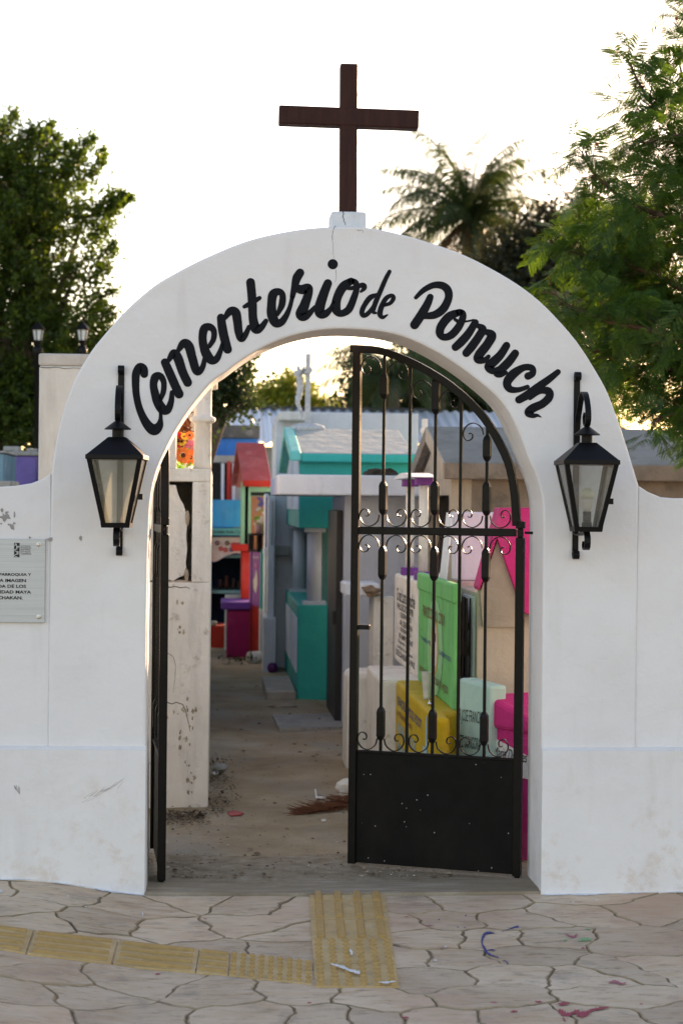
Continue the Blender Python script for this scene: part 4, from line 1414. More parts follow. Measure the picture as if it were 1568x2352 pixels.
# ---------------- cream niche tomb just inside the gate, on the left
Y1 = 2.40
t1 = thing('niche_tomb', 'tall cream tomb with a broken niche cover and a column chapel of flowers on top', 'tomb', (P(400, 1500, Y1).x, Y1 + 0.8, 0))
xa, xn0, xn1, xb = P(300, 1400, Y1).x, P(318, 1220, Y1).x, P(441, 1220, Y1).x, P(482, 1450, Y1).x
zt1 = P(430, 1076, Y1).z
zn1, zn0 = P(420, 1106, Y1).z, P(420, 1338, Y1).z
D1 = 1.9
mb = MB()
mb.box(xa, xb, Y1, Y1 + D1, -0.05, zn0)
mb.box(xa, xb, Y1, Y1 + D1, zn1, zt1)
mb.box(xa, xn0, Y1, Y1 + D1, zn0 + .0005, zn1 - .0005)
mb.box(xn1, xb, Y1, Y1 + D1, zn0 + .0005, zn1 - .0005)
mb.box(xn0, xn1, Y1 + 0.9, Y1 + D1, zn0 + .0005, zn1 - .0005)
mb.build('wall', CREAM, t1, bevel=0.007)
cov = [(300, 1112), (404, 1114), (406, 1124), (409, 1135), (414, 1147), (421, 1157), (424, 1167), (428, 1180), (430, 1203), (428, 1230), (430, 1262), (427, 1290), (428, 1312), (421, 1322), (411, 1326), (398, 1334), (386, 1331), (300, 1336)]
MB().prism([P(x, y, Y1 + 0.035) for x, y in cov], (0, 0.03, 0)).build('broken_cover', CREAM, t1)
BRK = flat('broken_mortar', (0.42, 0.33, 0.25), 0.95)
for i, (x, y, a_, b_) in enumerate([(431, 1190, .012, .042), (429, 1320, .014, .035), (420, 1336, .05, .010), (394, 1337, .05, .008)]):
    MB().blob(P(x, y, Y1 + 0.03), (a_, .02, b_), i, 8, 6, .15).build('broken_mortar', BRK, t1)
# flaked render down the front: lifted patches
FLK = paint('flaked_render', (0.40, 0.33, 0.22), 0.95, 0.35, 40, 0.8, 90, 0.8, 30, (0.70, 0.66, 0.58), 0.5, 40)
rf = random.Random(11)
for k in range(46):
    seg = [(375, 1560, 1640), (415, 1380, 1470), (437, 1600, 1680), (432, 1690, 1800), (420, 1640, 1760), (438, 1740, 1820), (395, 1630, 1650), (425, 1620, 1640)][k % 8]
    x = seg[0] + rf.uniform(-9, 9) + (rf.uniform(-25, 25) if k % 8 > 5 else 0)
    y = rf.uniform(seg[1], seg[2])
    n_ = 11
    r0 = rf.uniform(1.2, 4.2)
    pts = []
    for q in range(n_):
        a_ = 2 * math.pi * q / n_
        w = rf.uniform(0.4, 1.2)
        pts.append(P(x + r0 * math.cos(a_) * w, y + r0 * 2.0 * math.sin(a_) * w, Y1 - 0.002))
    c_ = P(x, y, Y1 - 0.0055)
    MB().add(pts + [c_], [(q, (q + 1) % n_, n_) for q in range(n_)]).build('flaked_patch', FLK, t1, recalc=False)
crack([(380, 1347), (392, 1349), (402, 1347), (415, 1350), (428, 1348), (436, 1352)], Y1 - 0.002, 0.0030, t1)
crack([(381, 1612), (395, 1617), (405, 1613), (420, 1618), (426, 1630), (430, 1648), (434, 1664), (437, 1680)], Y1 - 0.002, 0.0026, t1)
crack([(385, 1500), (398, 1508), (404, 1530), (402, 1560), (398, 1590)], Y1 - 0.002, 0.0012, t1)
# chapel on top: pier, columns, ring mouldings, roof slab
zr = P(450, 862, Y1).z
MB().box(xa, P(405, 1000, Y1).x, Y1 + 0.01, Y1 + 0.4, zt1 - 0.002, zr).build('pier', CREAM, t1, bevel=0.01)
def moulded_column(px, py0, py1, pyr0, pyr1, wpx, Y, parent, mat):
    cx_ = P(px, (py0 + py1) / 2, Y).x
    r_ = (P(px + wpx / 2, 1000, Y).x - P(px - wpx / 2, 1000, Y).x) / 2
    z0_, z1_ = P(px, py0, Y).z, P(px, py1, Y).z
    za, zb_ = P(px, pyr0, Y).z, P(px, pyr1, Y).z
    zm = (za + zb_) / 2
    h_ = abs(zb_ - za) / 2
    prof = [(r_ * 1.05, z0_), (r_, z0_ + 0.03), (r_ * 0.98, zm - h_ - 0.004), (r_ * 1.12, zm - h_), (r_ * 1.40, zm - h_ * 0.5), (r_ * 1.48, zm), (r_ * 1.40, zm + h_ * .6), (r_ * 1.06, zm + h_), (r_ * 0.98, zm + h_ + 0.006),
            (r_ * 0.98, z1_ - 0.09), (r_ * 1.15, z1_ - 0.05), (r_ * 1.6, z1_ - 0.015), (r_ * 1.6, z1_)]
    MB().lathe((cx_, Y + r_, 0), prof, 22).build('column', mat, parent, smooth=True)
moulded_column(466, 1076, 860, 971, 955, 41, Y1 + 0.02, t1, CREAM)
moulded_column(433, 1070, 862, 978, 962, 34, Y1 + 0.75, t1, CREAM)
MB().box(xa - 0.02, P(500, 850, Y1).x, Y1 - 0.03, Y1 + 1.3, zr, zr + 0.09).build('roof_slab', CREAM, t1, bevel=0.01)
MB().box(xa, P(412, 1000, Y1 + 1.2).x, Y1 + 1.25, Y1 + 1.3, zt1 - .002, zr).build('back_wall', CREAM, t1)

# flowers in the chapel
fl = thing('flower_bouquet', 'bunch of orange daisies with red and pink blooms between cream columns', 'flowers', P(425, 1072, Y1 + 0.22))
FORANGE = flat('orange_petals', (0.85, 0.22, 0.05), 0.6)
FRED = flat('red_petals', (0.70, 0.03, 0.03), 0.6)
FPINK = flat('pink_petals', (0.70, 0.20, 0.34), 0.6)
FYEL = flat('yellow_petals', (0.75, 0.50, 0.06), 0.6)
FWHITE = flat('cream_petals', (0.75, 0.70, 0.58), 0.6)
FLIL = flat('lilac_petals', (0.42, 0.32, 0.55), 0.6)
FCEN = flat('flower_centre', (0.09, 0.025, 0.012), 0.8)
FLEAF = leafmat('bouquet_leaf', (0.05, 0.18, 0.02), (0.13, 0.34, 0.04), (0.24, 0.50, 0.09), 0.35)
def daisy(c, r, mat, parent, facing=(0.1, -1, 0.1), petals=14, cen=True, name='flower'):
    f = Vector(facing).normalized()
    u = f.cross(Vector((0, 0, 1))).normalized()
    w = u.cross(f)
    mb = MB()
    for k in range(petals):
        a_ = 2 * math.pi * k / petals
        d = u * math.cos(a_) + w * math.sin(a_)
        s = u * -math.sin(a_) + w * math.cos(a_)
        q = 1.05 * r * math.pi / petals
        c0 = Vector(c) + f * (0.002 * (k % 2))
        mb.add([c0 + d * r * .2, c0 + d * r * .75 + s * q + f * r * .12, c0 + d * r + f * r * .05, c0 + d * r * .75 - s * q + f * r * .12], [(0, 1, 2, 3)])
    o = mb.build(name, mat, parent, recalc=False)
    if cen:
        MB().blob(Vector(c) + f * 0.006, r * 0.27, 1, 10, 6, 0.05).build('centre', FCEN, o)
    return o
YF = Y1 + 0.16
daisy(P(421, 1046, YF), 0.050, FORANGE, fl, (0.05, -1, 0.12), 15)
daisy(P(437, 1050, YF + .03), 0.048, FORANGE, fl, (0.25, -1, 0.1), 15)
for i, (x, y, r_, m_) in enumerate([(409, 1012, .045, FRED), (407, 1004, .035, FRED), (432, 1013, .035, FORANGE), (438, 1025, .038, FPINK), (444, 1032, .035, FPINK), (428, 1022, .030, FLIL), (418, 1014, .030, FYEL), (442, 1010, .028, FWHITE), (414, 1028, .028, FYEL),
                                    (424, 1003, .024, FYEL), (444, 1002, .024, FWHITE), (413, 1000, .022, FYEL), (436, 1000, .026, FORANGE)]):
    q = P(x, y, YF + 0.08 + 0.02 * (i % 3))
    daisy(q, r_, m_, fl, (rf.uniform(-.4, .4), -1, rf.uniform(-.2, .5)), 9, i % 2 == 0)
mb = MB()
for k in range(120):
    c_ = P(rf.uniform(405, 445), rf.uniform(1030, 1074), YF + rf.uniform(0.02, 0.16))
    d = Vector((rf.uniform(-1, 1), rf.uniform(-1, .2), rf.uniform(-.5, 1))).normalized()
    s = d.cross(Vector((rf.uniform(-1, 1), rf.uniform(-1, 1), rf.uniform(-1, 1)))).normalized()
    l_ = rf.uniform(.02, .04)
    mb.add([c_, c_ + d * l_ * .5 + s * l_ * .3, c_ + d * l_, c_ + d * l_ * .5 - s * l_ * .3], [(0, 1, 2, 3)])
mb.build('leaves', FLEAF, fl, recalc=False)
# dried wreath behind the flowers
wre = thing('dried_wreath', 'dry brown wreath hanging behind the bright flowers', 'wreath', P(418, 1005, Y1 + 0.6))
DRYB = flat('dried_leaf_brown', (0.22, 0.07, 0.025), 0.8)
mb = MB()
for k in range(160):
    c_ = P(rf.uniform(402, 428), rf.uniform(945, 1010), Y1 + 0.6 + rf.uniform(-.05, .06))
    d = Vector((rf.uniform(-.5, .5), rf.uniform(-.5, .5), rf.uniform(-1, .4))).normalized()
    s = d.cross(Vector((rf.uniform(-1, 1), 1, rf.uniform(-1, 1)))).normalized()
    l_ = rf.uniform(.04, .09)
    mb.add([c_, c_ + d * l_ * .5 + s * l_ * .15, c_ + d * l_, c_ + d * l_ * .5 - s * l_ * .15], [(0, 1, 2, 3)])
mb.build('leaves', DRYB, wre, recalc=False)

# ---------------- blank tall block left of the arch
Y0 = 2.1
t0 = thing('tomb_block', 'plain off white tomb wall with a crack under its top, rising behind the left wall', 'tomb', (P(180, 1000, Y0).x, Y0 + .5, 0))
OFFW = paint('weathered_off_white', (0.60, 0.595, 0.56), 0.85, 0.10, 3, 0.35, 60, 0.5, 8, (0.36, 0.35, 0.33), 0.18, 3.0, 0.6)
mb = MB().box(P(89, 1000, Y0).x, P(294, 1000, Y0).x, Y0, Y0 + 1.6, -0.05, P(150, 840, Y0).z)
mb.build('wall', OFFW, t0, bevel=0.012)
MB().box(P(89, 1000, Y0).x - .004, P(294, 1000, Y0).x, Y0 - .004, Y0 + 1.6, P(150, 840, Y0).z - .0005, P(150, 812, Y0).z).build('coping', CONC2 if False else paint('grey_coping', (0.46, 0.45, 0.42), 0.9, 0.2, 6, 0.4, 60, 0.5, 8), t0, bevel=0.012)
crack([(92, 843), (110, 845), (130, 843), (150, 847), (170, 845), (195, 847)], Y0 - 0.006, 0.002, t0)

# ---------------- small tombs seen over the left wall
def block_tomb(name, label, Y, parts, group=None, cat='tomb', bev=0.01):
    xs = [q[2] for q in parts]
    xc = P((parts[0][2] + parts[0][4]) / 2, 1300, Y).x
    t = thing(name, label, cat, (xc, Y, 0), group)
    for (pn, m_, xl, yt, xr_, yb, dY, dep) in parts:
        MB().pbox(xl, yt, xr_, yb, Y + dY, dep).build(pn, m_, t, bevel=bev)
    return t
block_tomb('lilac_tomb', 'lilac painted tomb with grey top, over the left wall', 6.0,
           [('body', LILAC, 30, 1047, 84, None, 0, 1.2), ('top_slab', CONC2, 28, 1036, 87, 1046.5, -.02, 1.3)])
block_tomb('faded_blue_tomb', 'faded blue tomb block at the left edge, beside the lilac tomb', 4.6,
           [('body', FADEB, -60, 1041, 9, None, 0, 0.8), ('top_slab', CONC2, -62, 1035, 12, 1040.5, -.02, .85)])
block_tomb('low_grey_tomb', 'low grey tomb ledge at the left edge in front of the blue block', 3.6,
           [('body', CONC2, -60, 1104, 26, None, 0, 0.5)])
block_tomb('back_grey_wall', 'long grey tomb roof with loose stones behind the lilac tomb', 9.5,
           [('body', CONC2, -80, 1037, 92, None, 0, .6), ('stone', CONC2, 8, 1025, 44, 1036.5, .1, .25), ('stone', CONC2, 62, 1030, 86, 1036.5, .1, .2)])

# ---------------- unseen row of tombs, added left of the path to shade it
for (x0_, x1_, ya_, yb_, h_, m_, lab) in [
        (-1.50, -.72, 4.55, 6.3, 2.25, OFFW, 'unseen off white tomb added in the left row, next behind the cream niche tomb'),
        (-1.65, -.78, 6.5, 8.4, 2.05, LILAC, 'unseen lilac tomb added in the left row along the path, beyond the off white one'),
        (-1.85, -.74, 8.6, 10.6, 2.30, BWHT, 'unseen tall bluish white tomb added in the left row along the path'),
        (-2.0, -.80, 10.8, 13.2, 2.1, SAGE, 'unseen sage green tomb added at the far end of the left row')]:
    t = thing('added_row_tomb', lab, 'tomb', ((x0_ + x1_) / 2, (ya_ + yb_) / 2, 0), 'unseen tombs added in the left row')
    MB().box(x0_, x1_, ya_, yb_, -.03, h_).build('wall', m_, t, bevel=.012)
    MB().box(x0_ - .03, x1_ + .03, ya_ - .03, yb_ + .03, h_ + .0005, h_ + .09).build('coping', CONC2, t, bevel=.012)
    for k in range(2):
        za = .35 + k * (h_ - .4) / 2
        MB().box(x1_ - .02, x1_ + .012, ya_ + .3, yb_ - .3, za, za + (h_ - .7) / 2).build('niche_cover', WHT, t, bevel=.006)

# ---------------- far blue tombs down the path
t = block_tomb('azure_tomb', 'azure tomb with blackened concrete parapet at the far end of the path', 17.0,
               [('body', BLUE, 440, 1006, 592, None, 0, 2.0), ('parapet', MOSS, 436, 976, 597, 1005.5, -.05, 2.1)])
t = thing('concrete_niche', 'grey concrete niche with red post and iron bars above the sky blue wall', 'tomb', (P(525, 1100, 16.2).x, 16.2, 0))
MB().pbox(540, 1045, 572, None, 16.2, .7).build('wall', CONC2, t)
MB().pbox(476, 1046, 540, 1062, 16.2, .7).build('lintel', CONC2, t)
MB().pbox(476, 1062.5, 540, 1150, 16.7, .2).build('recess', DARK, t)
MB().pbox(521, 1059, 530, 1150, 16.0, .1).build('post', RED, t)
for x in (511, 536):
    MB().pbox(x - 3, 1064, x + 4, 1150, 16.1, .1).build('post', WHT, t)
for x in (486, 492, 498, 504):
    MB().pbox(x - .8, 1062, x + .8, 1150, 16.15, .03).build('bar', GRILL, t)

Y2 = 14.9
t = thing('blue_niche_tomb', 'sky blue open niche tomb with dark shelves and a name on its lintel', 'tomb', (P(525, 1300, Y2).x, Y2, 0))
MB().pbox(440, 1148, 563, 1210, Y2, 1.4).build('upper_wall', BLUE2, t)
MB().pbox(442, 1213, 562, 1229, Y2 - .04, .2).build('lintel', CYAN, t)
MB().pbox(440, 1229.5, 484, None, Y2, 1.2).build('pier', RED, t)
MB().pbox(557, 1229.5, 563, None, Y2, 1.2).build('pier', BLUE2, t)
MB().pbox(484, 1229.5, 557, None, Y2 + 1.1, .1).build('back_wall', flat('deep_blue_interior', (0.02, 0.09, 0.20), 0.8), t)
for y in (1274, 1356, 1440):
    MB().pbox(482, y, 558, y + 7, Y2 + .12, 1.0).build('shelf', CYAN, t)
mb = MB()
o_ = P(486, 1225, Y2 - .043)
write(mb, 'Salvador Avila Cob', o_, (1, 0, 0), (0, 0, 1), P(556, 1225, Y2 - .043).x - o_.x, P(486, 1217, Y2 - .043).z - o_.z, 0.01)
mb.build('inscription', INK, t, recalc=False)
for i, (x, w, h) in enumerate([(505, 5, 22), (520, 7, 30), (536, 5, 24), (548, 4, 18)]):
    c_ = P(x, 1353, Y2 + .25)
    hh = P(x, 1353 - h, Y2 + .25).z - c_.z
    rr = w / 200.0
    MB().lathe((c_.x, Y2 + .3, 0), [(rr * .6, c_.z), (rr, c_.z + hh * .3), (rr * .5, c_.z + hh * .7), (rr * .8, c_.z + hh)], 12).build('urn', flat('dark_urn', (0.05, 0.035, 0.03), 0.6), t, smooth=True)
cl = thing('embroidered_cloth', 'white cloth with dark red flowers draped in the blue niche', 'cloth', P(520, 1290, Y2 + .1))
CLOTH = flat('white_cloth', (0.55, 0.56, 0.60), 0.9)
pl_ = [(484, 1234), (556, 1234), (556, 1272), (540, 1270), (520, 1276), (500, 1288), (490, 1291), (484, 1286)]
MB().prism([P(x, y, Y2 + .05 + .015 * (i % 2)) for i, (x, y) in enumerate(pl_)], (0, .012, 0)).build('drape', CLOTH, cl)
for i, (x, y, m_) in enumerate([(499, 1247, flat('embroidered_plum', (.12, .03, .08), .9)), (507, 1260, RED), (522, 1247, FCEN), (518, 1263, RED), (537, 1250, PRED), (532, 1262, PBLUE), (545, 1258, FCEN)]):
    daisy(P(x, y, Y2 + .035), .03, m_, cl, (0, -1, 0), 6, False, 'motif')
block_tomb('red_kerb', 'low red painted kerb at the foot of the blue niche tomb', 14.2,
           [('body', RED, 470, 1437, 522, None, 0, .5), ('broken_slab', CONC2, 478, 1428, 498, 1436.5, .02, .2)], None, 'kerb')

# ---------------- red roofed sage green tomb
Y3 = 13.6
t = thing('red_roof_tomb', 'sage green tomb under a faded red gable roof on a red base', 'tomb', (P(585, 1300, Y3).x, Y3 + .5, 0))
A_, B_, C2 = P(558, 1104, Y3), P(543, 1016, Y3 + .55), P(531, 1104, Y3 + 1.1)
ext = P(624, 1104, Y3).x - A_.x
A_.z = C2.z = (A_.z + C2.z) / 2
ins = Vector((0, 0, -.05))
vx = Vector((ext, 0.0, 0))
def roof_pair(A_, B_, C2, vx, th, mat, parent, name='roof'):
    up = Vector((0, 0, th))
    MB().prism([A_, B_, C2, C2 - up, B_ - up, A_ - up], vx).build(name, mat, parent, bevel=0.006)
roof_pair(A_, B_, C2, vx, 0.06, PINKR, t)
gx = Vector((0.06, 0, 0))
MB().prism([A_ + gx + Vector((0, .06, -.075)), B_ + gx + Vector((0, 0, -.065)), C2 + gx + Vector((0, -.06, -.075))], (ext - .07, 0, 0)).build('gable', RED, t)
e0 = A_ + Vector((0, -.008, -.062))
MB().box(A_.x - .004, A_.x + ext, A_.y - .012, A_.y + .012, A_.z - .07, A_.z - .004).build('eave_board', RED, t)
MB().pbox(554, 1106, 562.5, 1252, Y3 + .1, .85).build('pier', SAGE, t)
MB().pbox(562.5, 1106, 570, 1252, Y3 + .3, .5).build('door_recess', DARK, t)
MB().pbox(570, 1106, 624, 1252, Y3 + .1, .85).build('wall', SAGE, t)
MB().pbox(532, 1250, 606, 1266, Y3 - .05, 1.1).build('ledge', RED, t, bevel=.01)
MB().pbox(555, 1266.5, 606, None, Y3 + .02, .95).build('base', RED, t, bevel=.01)

# ---------------- magenta box tomb with purple lid
Y4 = 12.9
t = block_tomb('magenta_tomb', 'magenta box tomb with a purple rounded lid in the middle of the path', Y4,
               [('body', MAGE, 521, 1401, 599, None, 0, .8), ('lid', PURP, 508, 1383, 604, 1400.5, -.04, .9)], None, 'tomb', .014)
block_tomb('grey_headstone', 'small grey headstone standing behind the purple lid', 13.9, [('slab', BWHT, 517, 1366, 565, None, 0, .08)], None, 'headstone')

# ---------------- clutter of slabs and a flower shelf right of the red tomb
t = thing('purple_banner', 'purple printed banner with a pale figure, against the red tomb base', 'banner', (P(586, 1380, 12.6).x, 12.8, 0))
a_, b_ = P(573, 1300, 12.9), P(600, 1300, 12.4)
pz0, pz1 = P(586, 1392, 12.6).z, P(586, 1262, 12.6).z
MB().slab(a_, b_, pz0, pz1, .03).build('sheet', paint('violet_print', (0.30, 0.05, 0.36), 0.5, .1, 4), t)
dd = (b_ - a_); dd.z = 0
nn_ = Vector((dd.y, -dd.x, 0)).normalized() * .004
def bp(u, v):
    q = a_ + dd * u + nn_
    return Vector((q.x, q.y, pz0 + (pz1 - pz0) * v))
MB().add([bp(.42, .30), bp(.60, .22), bp(.74, .40), bp(.70, .55), bp(.60, .66), bp(.50, .52), bp(.36, .44)], [(0, 1, 2, 3, 4, 5, 6)]).build('figure', FWHITE, t, recalc=False)
MB().add([bp(.50, .68), bp(.62, .68), bp(.62, .76), bp(.50, .76)], [(0, 1, 2, 3)]).build('figure', FPINK, t, recalc=False)
mb = MB(); write(mb, 'a bel de', bp(.2, .84), dd.normalized(), (0, 0, 1), dd.length * .6, .03); mb.build('inscription', FWHITE, t, recalc=False)
bracket = MB().slab(a_ + Vector((0, .03, 0)), b_ + Vector((0, .03, 0)), -.02, pz0, .03).build('stand', RED, t)

t = thing('framed_picture', 'orange picture panel in a dark frame behind the shelf of flowers', 'picture', (P(594, 1260, 12.1).x, 12.2, 0))
a_, b_ = P(576, 1200, 12.3), P(612, 1200, 11.9)
MB().slab(a_, b_, P(594, 1262, 12.1).z, P(594, 1140, 12.1).z, .03).build('picture', paint('terracotta_print', (0.42, 0.17, 0.09), .6, .2, 3), t)
MB().slab(P(575, 1200, 12.25), P(614, 1200, 11.85), P(594, 1139, 12.1).z, P(594, 1130, 12.1).z, .04).build('frame', DARK, t)
MB().slab(P(570, 1240, 12.25), P(592, 1240, 12.0), P(580, 1268, 12.1).z, P(580, 1262, 12.1).z, .04).build('frame', DARK, t)
MB().slab(P(570, 1240, 12.25), P(573, 1240, 12.2), P(580, 1262, 12.1).z, P(580, 1226, 12.1).z, .04).build('frame', DARK, t)
MB().slab(P(589, 1240, 12.02), P(592, 1240, 11.98), P(580, 1262, 12.1).z, P(580, 1226, 12.1).z, .04).build('frame', DARK, t)
t.location = t.location
YS = 11.75
sh = thing('flower_shelf', 'thin dark shelf holding a jar of flowers and a bottle', 'shelf', P(596, 1230, YS))
MB().pbox(575, 1226, 619, 1230, YS, .22).build('board', DARK, sh)
for x in (579, 614):
    MB().pbox(x - 1, 1230, x + 1, None, YS + .1, .02).build('leg', DARK, sh)
jar = thing('flower_jar', 'glass jar of blue and cream flowers on the dark shelf', 'flowers', P(594, 1226, YS + .1))
c_ = P(593, 1226, YS + .1)
MB().lathe((c_.x, YS + .1, 0), [(.028, c_.z), (.034, c_.z + .02), (.034, c_.z + .09), (.030, c_.z + .10)], 14).build('jar', flat('pink_jar', (0.30, 0.16, 0.18), .3), jar, smooth=True)
FBLUE = flat('blue_petals', (0.06, 0.10, 0.42), .6)
for i in range(20):
    y = rf.uniform(1136, 1206)
    x = 597 + rf.uniform(-4, 7) if y < 1165 else 595 + rf.uniform(-14, 14)
    m_ = FBLUE if y < 1166 else [FWHITE, flat('mint_petals', (0.25, .36, .36), .7), FWHITE, FLEAF][i % 4]
    daisy(P(x, y, YS + .1 + rf.uniform(-.03, .03)), rf.uniform(.016, .028), m_, jar, (rf.uniform(-.4, .4), -1, rf.uniform(0, .5)), 8, False)
mb = MB()
for x in (588, 592, 596, 600):
    mb.tube([P(593, 1215, YS + .1), P(x, 1150 if x > 594 else 1185, YS + .1)], .003, 5)
mb.build('stems', FLEAF, jar)
c_ = P(607, 1226, YS + .08)
bo = MB().lathe((c_.x, YS + .08, 0), [(.024, c_.z), (.026, c_.z + .01), (.026, c_.z + .09), (.010, c_.z + .135), (.009, c_.z + .175), (.011, c_.z + .185)], 16).build('green_bottle', flat('green_bottle_glass', (0.02, 0.10, 0.03), .15), None, smooth=True)
tag(bo, 'green glass bottle standing on the dark shelf beside the flowers', 'bottle')

def upright(name, label, Y, xl, yt, xr_, m_, dep=.12, cat='slab', yb=None, extra=()):
    xc = P((xl + xr_) / 2, 1300, Y).x
    t = thing(name, label, cat, (xc, Y, 0))
    MB().pbox(xl, yt, xr_, yb, Y, dep).build('slab', m_, t, bevel=.008)
    for (pn, mm, a, b, c, d, dY, de) in extra:
        MB().pbox(a, b, c, d, Y + dY, de).build(pn, mm, t, bevel=.006)
    return t
upright('purple_headstone', 'tall purple headstone with white rounded edge beside the flower shelf', 11.4, 609, 1134, 618, WHT, .5, 'headstone', None,
        [('panel', PURP, 610.5, 1142, 617, 1258, -.012, .05), ('cap', WHT, 606, 1258, 630, 1275, -.05, .4)])
upright('teal_curtain', 'narrow teal and cream panels hanging below the picture', 12.0, 598, 1262, 606, TEAL, .1, 'panel', 1400, [('foot', BWHT, 597, 1400, 616, None, -.05, .4), ('panel', CREAM, 607, 1262, 615, 1400, -.02, .1)])
upright('white_pillar', 'slim bluish white tomb pillar at the edge of the path', 10.9, 617, 1140, 632, BWHT, .6, 'pillar', None, [('panel', CONC2, 623, 1150, 628, 1252, -.008, .05), ('foot', BWHT, 606, 1420, 634, None, -.15, .7)])

# ---------------- tall bluish white tomb behind the teal one
YF_ = 11.35
t = thing('tall_white_tomb', 'tall bluish white tomb with an overhanging slab, behind the teal gabled tomb', 'tomb', (P(760, 1300, YF_).x, YF_ + .6, 0))
MB().pbox(634, 966, 706, None, YF_, 1.4).build('wall', BWHT, t, bevel=.01)
MB().pbox(706, 948, 960, None, YF_ + .003, 1.4).build('wall', BWHT, t, bevel=.01)
MB().pbox(641, 945, 705.5, 965.5, YF_ - .25, 1.7).build('roof_slab', paint('slab_white', (.62, .63, .62), .85, .15, 5), t, bevel=.015)
MB().pbox(630, 1254, 666, 1276, YF_ - .2, .5).build('ledge', CONC2, t, bevel=.01)

# ---------------- teal gabled tomb
Y5 = 8.2
t = thing('teal_tomb', 'teal gabled tomb with white columns and a grey roof beside the path', 'tomb', (P(740, 1500, Y5).x, Y5 + 1, 0))
xL = P(683, 1500, Y5).x
xR = P(962, 1060, Y5).x
D5 = 3.0
zlo = P(720, 1390, Y5).z
zu0, zu1 = P(720, 1213, Y5).z, P(800, 1040, Y5).z
MB().box(xL, xR, Y5, Y5 + D5, -.03, zlo).build('base', TEAL, t, bevel=.012)
MB().box(xL + .003, xR, Y5 + .002, Y5 + D5, zu0, zu1).build('upper_wall', TEAL, t, bevel=.008)
for k in range(2):
    ya = Y5 + .12 + k * 1.42
    MB().box(xL - .004, xL + .02, ya, ya + 1.2, zu0 + .16, zu1 - .01).build('white_panel', WHT, t)
    MB().box(xL - .006, xL + .02, ya, ya + 1.2, .22, zlo - .12).build('white_panel', WHT, t)
MB().box(P(744, 1300, Y5 + .5).x, xR - .002, Y5 + .5, Y5 + D5 - .02, zlo, zu0).build('back_wall', paint('pale_teal', (.10, .30, .27), .7), t)
for yy, ox in ((Y5 + .16, .145), (Y5 + 2.55, .12)):
    cx_ = xL + ox
    r_ = .064
    MB().lathe((cx_, yy, 0), [(r_, zlo + .03), (r_ * .97, zu0 - .035)], 20).build('column', BWHT, t, smooth=True)
    MB().box(cx_ - .10, cx_ + .10, yy - .10, yy + .10, zlo + .0, zlo + .03).build('column_base', BWHT, t)
    MB().box(cx_ - .09, cx_ + .09, yy - .09, yy + .09, zu0 - .035, zu0).build('capital', BWHT, t)
ra, rb_, rc = Vector((xL - .09, Y5 - .08, zu1 - .005)), Vector((xL - .09, Y5 + D5 / 2 - .1, P(720, 985, Y5 + 1.4).z)), Vector((xL - .09, Y5 + D5 - .15, zu1 - .06))
roof_pair(ra + Vector((.10, 0, 0)), rb_ + Vector((.10, 0, 0)), rc + Vector((.10, 0, 0)), (xR - xL - .06, 0, 0), .05, paint('grey_roof_render', (.44, .46, .43), .9, .12, 4, .4, 50, .6, 7, (.20, .19, .18), .15, 5), t)
up_ = Vector((0, 0, .012)); dn_ = Vector((0, 0, .085))
MB().prism([ra + Vector((0, -.03, .01)), rb_ + up_, rc + Vector((0, .03, .01)), rc + Vector((0, .03, .01)) - dn_, rb_ + up_ - dn_, ra + Vector((0, -.03, .01)) - dn_], (.10, 0, 0)).build('gable_trim', AQUA, t, bevel=.018)
MB().box(xL + .01, xR, Y5 - .10, Y5 - .02, zu1 - .085, zu1 - .012).build('eave_band', TEAL, t, bevel=.012)
gz_ = [ra + Vector((.11, .08, -.06)), rb_ + Vector((.11, 0, -.07)), rc + Vector((.11, -.08, -.06))]
MB().prism(gz_, (xR - xL - .12, 0, 0)).build('gable', TEAL, t)
# crucifix on the ridge
ST = paint('weathered_plaster', (.50, .53, .56), .9, .2, 30, .6, 90, .6, 30, (.24, .24, .25), .2, 25)
cb = Vector((P(706, 980, Y5 + 1.4).x, Y5 + D5 / 2 - .1, rb_.z))
cr = thing('crucifix', 'weathered grey crucifix with a small plaster figure on the teal tomb roof', 'crucifix', cb)
ztop = P(706, 812, cb.y).z
MB().blob(cb + Vector((0, 0, .0)), (.17, .14, .055), 3, 12, 6, .06).build('mound', ST, cr, smooth=True)
MB().box(cb.x - .024, cb.x + .024, cb.y - .022, cb.y + .022, cb.z + .01, ztop).build('post', ST, cr, bevel=.004)
za_ = P(706, 853, cb.y).z
MB().prism([Vector((cb.x + .030, cb.y - .20, za_ + .02)), Vector((cb.x + .030, cb.y - .20, za_ - .03)), Vector((cb.x - .085, cb.y + .21, za_ - .03)), Vector((cb.x - .085, cb.y + .21, za_ + .02))], (-.04, 0, 0)).build('arm', ST, cr)
def skin_figure(name, verts, edges, radii, mat, parent, sub=2, **props):
    org = ORG[parent.name]
    me = bpy.data.meshes.new(name)
    me.from_pydata([tuple(Vector(v) - org) for v in verts], edges, [])
    o = bpy.data.objects.new(name, me)
    COL.objects.link(o)
    o.parent = parent
    ORG[o.name] = org
    sk = o.modifiers.new('skin', 'SKIN')
    for i, r_ in enumerate(radii):
        me.skin_vertices[0].data[i].radius = (r_, r_)
    me.skin_vertices[0].data[0].use_root = True
    ss = o.modifiers.new('sub', 'SUBSURF')
    ss.levels = ss.render_levels = sub
    me.materials.append(mat)
    return o
fx = cb.x - .075
h0 = cb.z + .10
